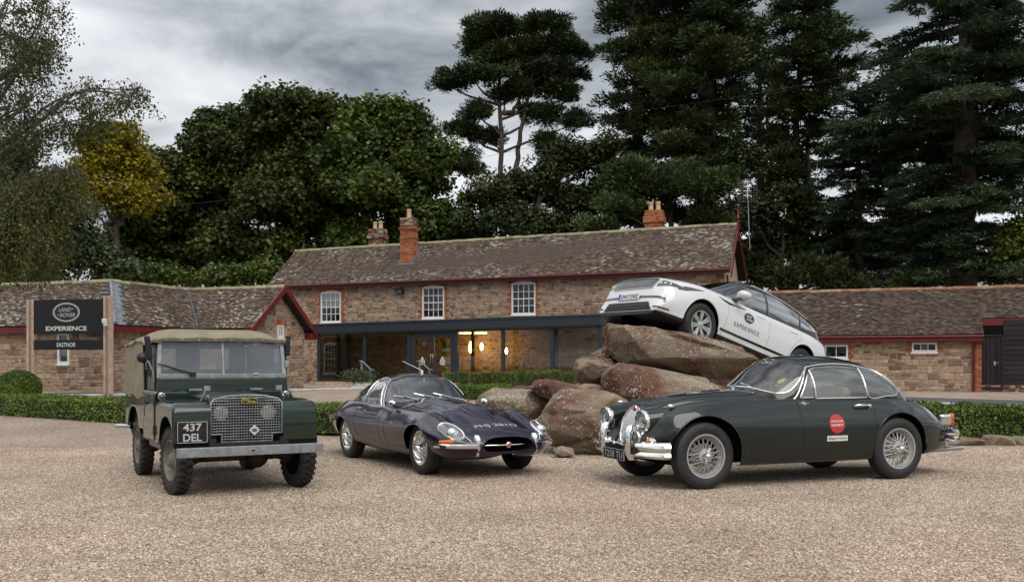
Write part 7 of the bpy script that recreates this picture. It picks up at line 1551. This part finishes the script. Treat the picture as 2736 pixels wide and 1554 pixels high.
    for s in (-1, 1): a, b = (s*.016, s*(W-.075)); mb = MB(); mb.add([(fx(z0+.04)-.016, a, z0+.04), (fx(z0+.04)-.016, b, z0+.04), (fx(z1-.02)-.016, b-s*.018, z1-.02), (fx(z1-.02)-.016, a, z1-.02)], [(0, 1, 2, 3)]); mb.build('windscreen_pane', gm, fm, fix=False)
    mb = MB()
    for i in range(9): mb.lathe([(0, .006), (.008, .004), (.01, 0)], 8, (fx(z0)+.006, -.62+i*.155, z0+.012), 'x')
    mb.build('frame_rivets', M['galv'], fm)
    mb = MB(); q = Vector((fx(1.235)+.012, -.34, 1.22)); mb.box(q+Vector((.012, 0, 0)), (.035, .07, .045)); mb.tube([q+Vector((.03, 0, .01)), q+Vector((.012, -.14, .045)), q+Vector((.004, -.30, .10))], .010, 6); mb.tube([q+Vector((.01, -.05, .02)), q+Vector((.0, -.36, .115))], .007, 5); mb.build('wiper', M['black'], car, smooth=50)
    rb('windscreen_clip', (fx(1.225)+.012, .36, 1.22), (.02, .05, .02), M['chrome'], .003)
    # body sides and tub
    for s in (-1, 1):
        dr = Surf(*grid_side([(-1.24, -.605)], s*W, lambda x: .52, lambda x: 1.02, 12)); d = dr.obj('door', G_, car, 40, .02, 0); rb('door_top_rail', (-.92, s*W, 1.025), (.64, .03, .022), M['galv'], .004, parent=d)
        mb = MB(); 
        for zz_ in (.62, .93): mb.box((-.625, s*(W+.012), zz_), (.05, .02, .10))
        mb.tube([(-1.12, s*(W+.01), .90), (-1.05, s*(W+.03), .90), (-1.02, s*(W+.03), .90)], .009, 6); mb.build('door_hinges', P2, d)
        tub = Surf(*grid_side([(-2.62, -1.25)], s*W, lambda x: .60 if x < -1.3 else .56, lambda x: 1.02, 60)); tub.cut(dens(sm([(-1.62, .45), (-1.64, .62), (-1.72, .74), (-1.88, .82), (-2.18, .82), (-2.34, .74), (-2.42, .62), (-2.44, .45)], 5), .02), 'side'); tub.obj('rear_side_panel', G_, car, 40, .02, 0)
        arch_parts_one(car, -2.032, .44, .395, s, .40, W-.01); rb('tub_rail', (-1.92, s*W, 1.028), (1.44, .035, .02), M['galv'], .004)
        rb('sill', (-.85, s*(W-.06), .47), (.66, .05, .10), P2, .01); rb('sill', (-1.42, s*(W-.06), .52), (.42, .05, .10), P2, .01)
        # sliding side screen over the door
        sf = MB(); 
        for a, b in (((-1.20, 1.04), (-.72, 1.06)), ((-1.21, 1.53), (-.76, 1.53))): sf.box(((a[0]+b[0])/2, s*(W-.02), a[1]), (.50, .02, .03))
        for x in (-1.21, -.97, -.74): sf.box((x, s*(W-.02), 1.285), (.025, .02, .49))
        sfo = sf.build('side_screen_frame', P2, car); MB().box2((-1.20, s*(W-.025), 1.06), (-.75, s*(W-.019), 1.51)).build('side_screen_pane', glassm('perspex', (.6, .65, .63), 1.3, haze=.1), sfo); MB().box2((-1.20, s*(W-.03), 1.04), (-.73, s*(W-.012), 1.20)).build('side_screen_panel', P2, sfo)
    rb('floor', (-1.55, 0, .60), (2.1, 1.42, .03), P2, .004); rb('tailgate', (-2.62, 0, .82), (.03, 2*W, .42), G_, .006); rb('rear_crossmember', (-2.62, 0, .52), (.10, 1.36, .12), M['black'], .01)
    mb = MB(); mb.tube([(-2.66, -.86, .56), (-2.50, -.60, .56)], .028, 8); mb.build('exhaust', M['satin'], car, smooth=50)
    # canvas hood with sagging sides and hem
    zt = 1.725; xr0, xr1 = -.71, -2.62; rows = []; nx = 44
    for i in range(nx+1):
        t = i/nx; x = xr0+(xr1-xr0)*t; top = 1.612+(zt-1.612)*min(1, t/.16)**.6 if t < .16 else zt-.02*math.sin(3*math.pi*t)-.02*max(0, t-.9)/.1; row = []
        for k, y in enumerate(np.linspace(-1, 1, 41)):
            sh = abs(y); z = top-(.13 if t > .1 else .13*t/.1+.02)*max(0, (sh-.35)/.65)**3.0; row.append((x, y*(W-.005)*(1 if sh < .99 else 1.0), z))
        rows.append(row)
    mb = MB(); mb.grid(rows); top = mb.build('canvas_roof', canvas, car, smooth=60)
    for s in (-1, 1):
        rows2 = []; rg = random.Random(4+s)
        for i in range(nx+1):
            t = i/nx; x = xr0+(xr1-xr0)*t; zt0 = rows[i][0][2]-.008; zb = (1.545 if x > -1.24 else .955+.02*math.sin(9*x)); col = []
            
            for k in range(13):
                f = k/12; z = zt0+(zb-zt0)*f; fold = (.016*math.sin(21*x+2*math.sin(3*x))+.012*math.sin(38*x+1.2*f*3))*min(1, f*1.4)*(1.25 if x < -1.25 else .3); col.append((x, s*(W+.006+fold+.018*f), z))
            rows2.append(col)
        mb = MB(); mb.grid(rows2); mb.build('canvas_side', canvas, top, smooth=60)
        mb = MB(); mb.tube([(r[0][0], s*(W+.012), r[0][2]-.012+.008*math.sin(13*r[0][0])) for r in rows], .016, 6); mb.build('canvas_seam', canvas, top, smooth=60)
    mb = MB(); bz = (1.26, 1.53)
    mb.box2((xr1, -W, .95), (xr1+.012, W, bz[0])); mb.prism([(xr1, -W, bz[1]), (xr1, W, bz[1]), (xr1, W-.02, 1.59), (xr1, .3, zt-.05), (xr1, -.3, zt-.05), (xr1, -W+.02, 1.59)], (.012, 0, 0))
    for a, b in ((-W, -.52), (-.15, .15), (.52, W)): mb.box2((xr1, a, bz[0]), (xr1+.012, b, bz[1]))
    cb = mb.build('canvas_rear', canvas, top)
    for s in (-1, 1): MB().box2((xr1+.004, s*.15, bz[0]), (xr1+.008, s*.52, bz[1])).build('rear_pane', glassm('clouded_pane', (.9, .9, .9), 1, haze=.15, hazec=(.7, .72, .72)), top)
    mb = MB(); hem = [(-.69+.012*math.sin(14*y), y, 1.618+.006*math.sin(19*y)-.02*abs(y/W)**4) for y in np.linspace(-W, W, 40)]; mb.tube(hem, .017, 7); mb.tube([(p[0]+.004, p[1], p[2]-.022) for p in hem], .008, 5); hm = mb.build('canvas_hem', canvas, top, smooth=60)
    mb = MB()
    for i in range(8): y = -.62+i*.177; mb.box((-.677, y, 1.600), (.016, .022, .02))
    mb.build('hood_studs', M['galv'], top)
    # bumper, plate, lamps
    bp = rb('front_bumper', (.545, 0, .465), (.055, 1.47, .095), M['galv'], .006)
    mb = MB(); mb.prism([(.575, y, z) for y, z in ((-.055, .465), (-.02, .485), (.02, .485), (.055, .465), (.02, .445), (-.02, .445))], (.006, 0, 0)); pb = mb.build('starting_handle_plate', M['satin'], bp); rb('starting_handle_hole', (.58, 0, .465), (.006, .035, .018), M['dark'], .002, parent=bp)
    for s in (-1, 1): rb('bumper_bracket', (.44, s*.36, .46), (.14, .07, .06), M['black'], .006)
    pl = rb('number_plate', (xf+.02, -.555, .655), (.012, .285, .205), M['plate_black'], .01)
    mb = MB(); x = xf+.027
    for a, b in (((x, -.70, .755), (x+.004, -.41, .760)), ((x, -.70, .550), (x+.004, -.41, .555)), ((x, -.70, .55), (x+.004, -.695, .76)), ((x, -.415, .55), (x+.004, -.41, .76))): mb.box2(a, b)
    mb.build('plate_border', M['silver'], pl); flat_text('plate_lettering', '437', M['silver'], pl, (x+.003, -.555, .705), (0, 1, 0), (0, 0, 1), .18, .078, bold=.022); flat_text('plate_lettering', 'DEL', M['silver'], pl, (x+.003, -.555, .603), (0, 1, 0), (0, 0, 1), .18, .078, bold=.022)
    # mirrors, trafficators
    mb = MB(); mb.tube([(-.67, -W, 1.15), (-.64, -W-.02, 1.26), (-.64, -W-.06, 1.35), (-.64, -W-.10, 1.39)], .009, 6); a = mb.build('mirror_arm', M['satin'], car, smooth=50)
    MB().lathe([(0, .045), (.03, .042), (.052, .02), (.058, -.008), (0, -.01)], 22, (-.635, -W-.125, 1.40), 'x').build('round_mirror', M['black'], a, smooth=50)
    rb('semaphore_arm', (-.70, -W-.055, 1.51), (.05, .06, .26), M['black'], .02, Matrix.Rotation(.13, 3, 'X')); rb('semaphore_arm', (-.70, W-.005, 1.545), (.05, .055, .24), M['black'], .02); rb('screen_bracket', (-.69, W-.02, 1.33), (.03, .05, .08), M['galv'], .008)
    # cabin
    rb('dashboard', (-.76, 0, 1.0), (.08, 1.36, .16), P2, .01)
    for y in (-.42, 0, .42): seat(car, -1.45, y, .80, 'leather', .42, .36)
    steering(car, -.98, -.42, 1.13, .21, .75)
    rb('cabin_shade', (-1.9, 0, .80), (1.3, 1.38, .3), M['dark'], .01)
    # wheels: chunky bar tread tyres on pressed steel rims
    rimm = pm('muddy_cream_wheel', (.20, .185, .15), .7, var=.4, scale=8, dirt=(.06, .045, .03), dscale=6)
    for x, s in ((0, -1), (0, 1), (-2.032, -1), (-2.032, 1)):
        R_, w, rim = .350, .155, .212; o = wheel_base(car, (x, s*.635, .350), s, R_-.014, w, rim, .10 if x == 0 else 0, 'mudrubber'); h = w/2
        mb = MB(); n = 30
        for k in range(n):
            for q in (-1, 1):
                a = 2*math.pi*(k+(.5 if q > 0 else 0))/n
                for (d0, d1, tw) in ((.02, .50, .10), (.50, .98, -.16)):
                    P4 = [];
                    for rr_ in (R_-.022, R_+.001):
                        for (dd, aa) in ((d0, a+tw*(d0-.5)), (d1, a+tw*(d1-.5)), (d1, a+tw*(d1-.5)+.105), (d0, a+tw*(d0-.5)+.105)): r2 = rr_-(.014 if dd > .9 else 0); P4.append((r2*math.cos(aa), q*dd*h, r2*math.sin(aa)))
                    mb.add(P4, [(4, 5, 6, 7), (0, 1, 5, 4), (1, 2, 6, 5), (2, 3, 7, 6), (3, 0, 4, 7)])
        mb.build('tread', M['mudrubber'], o)
        MB().lathe([(rim+.004, s*h*.86), (rim-.008, s*h*.95), (rim-.02, s*h*.8), (rim-.035, s*h*.25), (rim-.06, s*h*.05), (rim-.09, s*h*.10), (.09, s*h*.30), (.07, s*h*.32)], 36).build('rim', rimm, o, smooth=45)
        mb = MB(); mb.lathe([(0, s*h*1.15), (.05, s*h*1.12), (.06, s*h*.9), (.085, s*h*.6), (.10, s*h*.28)], 20)
        for k in range(5): a = 2*math.pi*k/5; mb.lathe([(0, s*h*.62), (.013, s*h*.6), (.013, s*h*.2)], 6, (.085*math.cos(a), 0, .085*math.sin(a)), 'y')
        mb.build('hub', rimm, o, smooth=40); MB().lathe([(0, -s*h*.4), (rim*.8, -s*h*.4), (rim, -s*h*.8)], 24).build('brake_drum', M['dark'], o)
def grid_side(spans, y, zb, zt, n):
    V = []; F = []; a, b = spans[0]; m = 24
    for i in range(n+1):
        x = a+(b-a)*i/n
        for k in range(m+1): V.append((x, y, zb(x)+(zt(x)-zb(x))*k/m))
    for i in range(n):
        for k in range(m): F.append((i*(m+1)+k, (i+1)*(m+1)+k, (i+1)*(m+1)+k+1, i*(m+1)+k+1))
    return V, F
def grid_front(gx): return [(gx(.6), -1, .5), (gx(.6), 1, .5), (gx(.6), 1, 1)], [(0, 1, 2)]
def arch_parts_one(car, x, z, r, s, y0, y1):
    mb = MB(); A = np.linspace(.22, math.pi-.22, 20); mb.grid([[(x+r*math.cos(a), s*y0, z+r*math.sin(a)), (x+r*math.cos(a), s*y1, z+r*math.sin(a))] for a in A]); mb.add([(x+r*math.cos(a), s*y0, z+r*math.sin(a)) for a in A], [tuple(range(len(A)))]); mb.build('wheel_well', M['dark'], car, smooth=60)
offroader()
# ================================================================== white SUV up on the boulders
def white_suv():
    car = carthing('white_suv', 'white modern SUV perched nose up on the boulder pile', 2.655, 17.60, -2.5014, 1.645, 0.2665)
    P = paint('white_car_paint', (.66, .68, .70), rough=.35)
    xs = np.concatenate([np.linspace(-3.94, -3.7, 10)[:-1], np.linspace(-3.7, .5, 150), np.linspace(.5, .93, 38)[1:]])
    c0 = [(-3.94, 0, .60), (-3.88, 0, .88), (-3.75, 0, 1.04), (-3.4, 0, 1.10), (-1.5, 0, 1.10), (-.5, 0, 1.16), (-.2, 0, 1.16), (.2, 0, 1.14), (.55, 0, 1.10), (.74, 0, 1.05), (.83, 0, .99), (.88, 0, .89), (.905, 0, .72), (.925, 0, .58), (.93, 0, .48)]
    c1 = [(-3.94, .36, .60), (-3.75, .40, 1.04), (-3.4, .42, 1.10), (-.5, .42, 1.148), (.2, .40, 1.125), (.55, .38, 1.085), (.74, .37, 1.035), (.83, .36, .975), (.88, .36, .875), (.905, .36, .70), (.925, .35, .57), (.93, .34, .48)]
    c2 = [(-3.94, .60, .60), (-3.75, .68, 1.0), (-3.4, .76, 1.07), (-1.5, .80, 1.07), (-.5, .80, 1.09), (.0, .77, 1.085), (.35, .73, 1.05), (.55, .70, 1.01), (.70, .67, .96), (.80, .64, .88), (.86, .63, .72), (.90, .62, .57), (.93, .60, .47)]
    c3 = [(-3.94, .68, .58), (-3.75, .79, .90), (-3.5, .86, 1.0), (-3.0, .91, 1.045), (-2.5, .92, 1.035), (-1.5, .915, 1.01), (-.5, .92, .99), (0, .915, .98), (.3, .88, .945), (.5, .83, .90), (.67, .79, .84), (.77, .76, .74), (.83, .74, .62), (.88, .73, .53), (.93, .69, .45)]
    c4 = [(-3.94, .72, .55), (-3.8, .80, .70), (-3.5, .91, .78), (-2.874, .97, .80), (-2.4, .955, .76), (-1.5, .945, .72), (-.6, .95, .74), (0, .965, .78), (.3, .95, .74), (.5, .905, .70), (.67, .86, .62), (.77, .82, .56), (.84, .79, .50), (.93, .71, .41)]
    c5 = [(-3.94, .70, .45), (-3.5, .88, .46), (-2.874, .95, .46), (-1.5, .93, .43), (-.6, .935, .44), (.2, .945, .44), (.5, .89, .43), (.72, .81, .40), (.84, .75, .38), (.93, .67, .36)]
    c6 = [(-3.94, .6, .40), (-3.4, .82, .33), (-2.5, .88, .27), (-.6, .88, .27), (.4, .86, .27), (.6, .78, .27), (.78, .69, .29), (.93, .56, .32)]
    c7 = [(-3.94, .1, .38), (-3.4, .6, .3), (-.6, .7, .25), (.5, .5, .24), (.7, .3, .26), (.93, .1, .31)]
    B = loft([c0, c1, c2, c3, c4, c5, c6, c7], xs, 8); full = Surf(B.V.copy(), B.F); full.tree()
    GX = np.concatenate([np.linspace(-3.86, -1.5, 70), np.linspace(-1.5, -.42, 56)[1:]])
    w = pch([-3.86, -3.7, -3.4, -3.0, -2.4, -1.8, -1.3, -1.0, -.75, -.55, -.42], [.60, .70, .765, .80, .825, .83, .83, .82, .79, .66, .3], GX)
    zc = pch([-3.86, -3.74, -3.55, -3.40, -3.0, -2.4, -1.9, -1.6, -1.35, -1.2, -.9, -.6, -.42], [1.0, 1.17, 1.38, 1.53, 1.62, 1.685, 1.705, 1.70, 1.66, 1.60, 1.43, 1.24, 1.12], GX)
    G = dome(GX, w, zc, np.full(len(GX), .93), pch([-3.9, -3, -1.5, -.42], [2.8, 2.9, 2.9, 2.4], GX), 36); gf = Surf(G.V.copy(), G.F); gf.tree()
    dlo = sm([(-.66, 1.085), (-.95, 1.285), (-1.20, 1.44), (-1.38, 1.505), (-1.8, 1.545), (-2.4, 1.53), (-2.95, 1.45), (-3.30, 1.36), (-3.46, 1.29), (-3.40, 1.225), (-2.9, 1.165), (-2.0, 1.105), (-1.2, 1.075)], 4)
    M['suvglass'] = glassm('suv_privacy_glass', (.25, .28, .28), 2.6, base=.22); M['gloss_black'] = pm('gloss_black', (.008, .008, .009), .12, coat=1)
    g = G.cut(dlo, 'side', lambda C: (np.abs(C[:, 1]) > .4) & (C[:, 0] < -.6))
    for s in (1, -1): g.half(s).obj('side_windows', M['suvglass'], car)
    ws = sm([(0, 1.165), (.4, 1.155), (.66, 1.125), (.72, 1.15), (.66, 1.34), (.585, 1.50), (.50, 1.555), (.25, 1.575), (0, 1.58), (-.25, 1.575), (-.50, 1.555), (-.585, 1.50), (-.66, 1.34), (-.72, 1.15), (-.66, 1.125), (-.4, 1.155)], 4)
    G.cut(ws, 'front', lambda C: C[:, 0] > -1.45).obj('windscreen', glassm('suv_windscreen', (.35, .38, .38), 2.2, base=.12), car)
    rwp = sm([(0, 1.10), (.5, 1.10), (.58, 1.16), (.5, 1.38), (.4, 1.44), (0, 1.46), (-.4, 1.44), (-.5, 1.38), (-.58, 1.16), (-.5, 1.10)], 4); G.cut(rwp, 'front', lambda C: C[:, 0] < -3.3).obj('rear_window', M['suvglass'], car)
    G.obj('roof', M['gloss_black'], car)
    for s in (1, -1):
        trim(gf, dlo, 'side', s, .014, 'window_trim', 'gloss_black', car, .003)
        for a, b in (((-1.78, 1.10), (-1.74, 1.54)), ((-2.78, 1.155), (-2.86, 1.465))): trim(gf, [a, b], 'side', s, .035, 'door_pillar', 'gloss_black', car, .002, closed=False, flat=.25)
        trim(gf, sm([(-.60, 1.10), (-.92, 1.315), (-1.18, 1.475), (-1.36, 1.54)], 5, False), 'side', s, .022, 'windscreen_pillar', 'gloss_black', car, .003, closed=False, flat=.4)
        trim(gf, sm([(-1.5, 1.60), (-2.0, 1.615), (-2.6, 1.58), (-3.2, 1.46)], 5, False), 'side', s, .012, 'roof_rail', 'silver', car, .006, closed=False)
    # black lower cladding, wheel arches
    low = [(-4.2, -.5), (1.2, -.5), (1.2, .375), (.80, .375), (.66, .37), (.5, .36), (-.4, .345), (-2.4, .345), (-3.3, .40), (-4.2, .46)]
    for x in (0, -2.874):
        poly = circ((x, .395), .437, 64, -.05, math.pi+.05)+[(x-.437, .05), (x+.437, .05)]; B.cut(dens(poly, .02), 'side', lambda C: np.abs(C[:, 1]) > .5); arch_parts(car, x, .395, .45, .5, .90)
        for s in (1, -1): trim(full, circ((x, .395), .440, 40, -.03, math.pi+.03), 'side', s, .012, 'arch_lip', P, car, -.004, closed=False)
    B.cut(dens(low, .03), 'side').obj('lower_cladding', M['black'], car, 35)
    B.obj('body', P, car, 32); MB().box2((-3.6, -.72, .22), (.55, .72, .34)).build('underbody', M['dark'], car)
    # front: grille, lamps, bumper slots
    gpoly = [(-.48, .79), (.48, .79), (.55, .95), (.47, 1.0), (-.47, 1.0), (-.55, .95)]
    gr = patch(full, gpoly, 'front', 1, 'grille', 'gloss_black', car, .004, .03)
    trim(full, gpoly, 'front', 1, .010, 'grille_frame', 'silver', gr, .006)
    for r_ in range(5):
        z = .812+r_*.037
        for k in range(18):
            y0 = -.47+k*.054+(.026 if r_ % 2 else 0)
            if y0+.05 > .50: continue
            p = [full.proj(yy, zz_, 'front', 1, .008) for yy, zz_ in ((y0, z), (y0+.012, z+.011), (y0+.036, z+.011), (y0+.050, z), (y0+.036, z+.005), (y0+.012, z+.005))]
            if all(p): mb = MB(); mb.add(p, [(0, 1, 2, 3, 4, 5)]); mb.tube([p[0], p[0]+Vector((0, -.006, -.018))], .003, 4); mb.build('grille_mesh', M['satin'], gr, fix=False)
    hl = pm('headlamp_glass', (.05, .055, .065), .08, coat=1)
    for s in (1, -1):
        hp = [(s*.54, .83), (s*.575, .965), (s*.64, .96), (s*.73, .94), (s*.84, .905), (s*.83, .875), (s*.71, .85), (s*.62, .835)]
        h = patch(full, hp, 'front', 1, 'headlamp', hl, car, .005, .02)
        for yy in (.59, .66, .73): q = full.proj(s*yy, .895, 'front', 1, .004); MB().lathe([(0, .012), (.022, .008), (.03, 0)], 14, q, 'x').build('lamp_lens', M['reflector'], h, smooth=50)
        trim(full, [(s*.575, .963), (s*.64, .958), (s*.73, .938), (s*.83, .905)], 'front', 1, .007, 'daytime_light', 'print_white', h, .008, closed=False)
        b1 = [(s*.0, .655), (s*.66, .645), (s*.775, .62), (s*.805, .56), (s*.785, .52), (s*.755, .585), (s*.66, .605), (s*.0, .612)]; patch(full, [(.60, .835), (.62, .895), (.45, .935), (.15, .965), (.05, .965), (.28, .905), (.45, .855)], 'side', s, 'headlamp_side', hl, h, .005, .03); patch(full, b1, 'front', 1, 'bumper_blade', 'gloss_black', car, .005, .03)
        patch(full, [(s*.62, .455), (s*.82, .44), (s*.82, .418), (s*.64, .425)], 'front', 1, 'bumper_slot', 'gloss_black', car, .005, .03)
        # side strips, vent blade, door gaps
        patch(full, [(-.46, .47), (-2.42, .47), (-2.42, .425), (-.46, .425)], 'side', s, 'side_moulding', 'gloss_black', car, .004, .05)
        patch(full, [(-.30, 1.005), (-.62, .965), (-1.05, .985), (-1.05, .968), (-.62, .93), (-.42, .955)], 'side', s, 'wing_vent_blade', 'gloss_black', car, .004, .03)
        ln = M['print_black']
        for pts in ([(-.56, .99), (-.60, .80), (-.58, .55), (-.52, .36)], [(-1.76, 1.04), (-1.78, .80), (-1.76, .36)], [(-2.72, 1.06), (-2.70, .90), (-2.52, .72), (-2.42, .5)], [(-3.15, 1.02), (-3.75, .93)]): trim(full, sm(pts, 4, False), 'side', s, .0045, 'panel_gap', ln, car, -.001, closed=False, n=4)
        for x in (-1.50, -2.50): trim(full, [(x+.12, .955), (x-.12, .965)], 'side', s, .010, 'door_handle', P, car, .004, closed=False)
        tl = patch(full, [(-3.50, .985), (-3.74, .93), (-3.86, .84), (-3.83, .78), (-3.74, .85), (-3.6, .93)], 'side', s, 'tail_lamp', pm('dark_red_lamp', (.05, .004, .006), .1, coat=1), car, .005, .03)
        # mirror
        c = Vector((-.80, s*1.06, 1.155)); m1 = MB(); m1.grid([[(c.x+dx, c.y+s*.0+hy*math.cos(a), c.z+hz*math.sin(a)) for a in np.linspace(0, 2*math.pi, 21)] for dx, hy, hz in ((.13, .01, .01), (.12, .06, .045), (.08, .10, .075), (.0, .125, .09), (-.05, .12, .085), (-.06, .0, .0))]); mo = m1.build('door_mirror', P, car, smooth=60)
        MB().box((c.x+.02, c.y-s*.10, c.z-.075), (.16, .22, .05)).build('mirror_base', M['gloss_black'], mo, bevel=.02)
        # decals on the front door
        lg = patch(full, circ((-1.17, .845), .150, 44, ry=.098), 'side', s, 'door_logo', pm('logo_silver', (.5, .52, .5), .4), car, .004); patch(full, circ((-1.17, .845), .137, 44, ry=.087), 'side', s, 'logo_field', pm('logo_dark_green', (.012, .035, .022), .4), lg, .006)
        decal_text(full, 'LAND', (-1.17+s*.012, .875), .145, .046, 'side', s, 'logo_lettering', 'print_white', lg, flip=-s, off=.009, shear=.2, bold=.015); decal_text(full, 'ROVER', (-1.17-s*.015, .815), .175, .046, 'side', s, 'logo_lettering', 'print_white', lg, flip=-s, off=.009, shear=.2, bold=.015)
        decal_text(full, 'EXPERIENCE', (-1.15, .64), .70, .075, 'side', s, 'door_lettering', 'print_black', car, flip=-s, off=.005, spacing=1.25)
    patch(full, [(-.60, .385), (.60, .385), (.50, .535), (-.50, .535)], 'front', 1, 'lower_intake', 'black', car, .006, .03)
    for z in (.425, .47): trim(full, [(-.50, z), (.50, z)], 'front', 1, .008, 'intake_bar', 'gloss_black', car, .012, closed=False)
    q = full.proj(0, .60, 'front', 1, .014); pl = rbox('number_plate', pm('plate_white', (.72, .73, .70), .4), car, (q.x+.004, 0, .64), (.012, .52, .112), .005)
    rbox('plate_band', pm('plate_blue', (.02, .10, .42), .4), pl, (q.x+.0115, -.235, .64), (.004, .045, .108), .001)
    flat_text('plate_lettering', 'OW17 SWZ', M['print_black'], pl, (q.x+.0135, .02, .64), (0, 1, 0), (0, 0, 1), .42, .078, bold=.016)
    for y in (.38, -.38): seat(car, -1.75, y, .80, 'leather', .62, .5)
    MB().box2((-1.0, -.7, .95), (-.7, .7, 1.08)).build('dashboard', M['black'], car, bevel=.04); steering(car, -1.15, -.38, 1.10, .19, .4); MB().box2((-3.5, -.7, .50), (-.8, .7, .55)).build('cabin_floor', M['dark'], car)
    al = pm('alloy_silver', (.62, .63, .63), .25, .85)
    for x, s in ((0, 1), (0, -1), (-2.874, 1), (-2.874, -1)):
        R_, w_, rim = .386, .255, .250; o = wheel_base(car, (x, s*.82, .376), s, R_, w_, rim); h = w_/2*.8
        MB().lathe([(rim+.004, s*h), (rim+.004, s*(h+.01)), (rim-.014, s*(h+.008)), (rim-.024, s*h*.7), (rim-.03, -s*h)], 44).build('rim', al, o, smooth=40)
        mb = MB()
        for k in range(7):
            for q in (-1, 1):
                a = 2*math.pi*k/7; da0, da1 = q*.09, q*.115; P4 = []
                for rr_, dd, t_, y_ in ((.055, da0*1.6, .014, .86), (rim-.016, da1, .016, .98)):
                    c = Vector((rr_*math.cos(a+dd), s*h*y_, rr_*math.sin(a+dd))); tn = Vector((-math.sin(a+dd), 0, math.cos(a+dd)))*t_*(1 if rr_ < .1 else 1.25); P4 += [c-tn, c+tn, c+tn-Vector((0, s*.05, 0)), c-tn-Vector((0, s*.05, 0))]
                mb.add(P4, [(0, 1, 5, 4), (1, 2, 6, 5), (2, 3, 7, 6), (3, 0, 4, 7), (4, 5, 6, 7)])
        mb.build('spokes', al, o, bevel=.004); MB().lathe([(0, s*h*.98), (.035, s*h*.97), (.06, s*h*.9), (.075, s*h*.6), (.075, 0)], 20).build('hub', al, o, smooth=40)
        MB().lathe([(.0, s*h*.2), (.16, s*h*.2), (.16, -s*h*.3)], 28).build('brake_disc', M['galv'], o, smooth=30); MB().lathe([(.0, -s*h*.5), (rim, -s*h*.5)], 28).build('wheel_back', M['dark'], o)
white_suv()
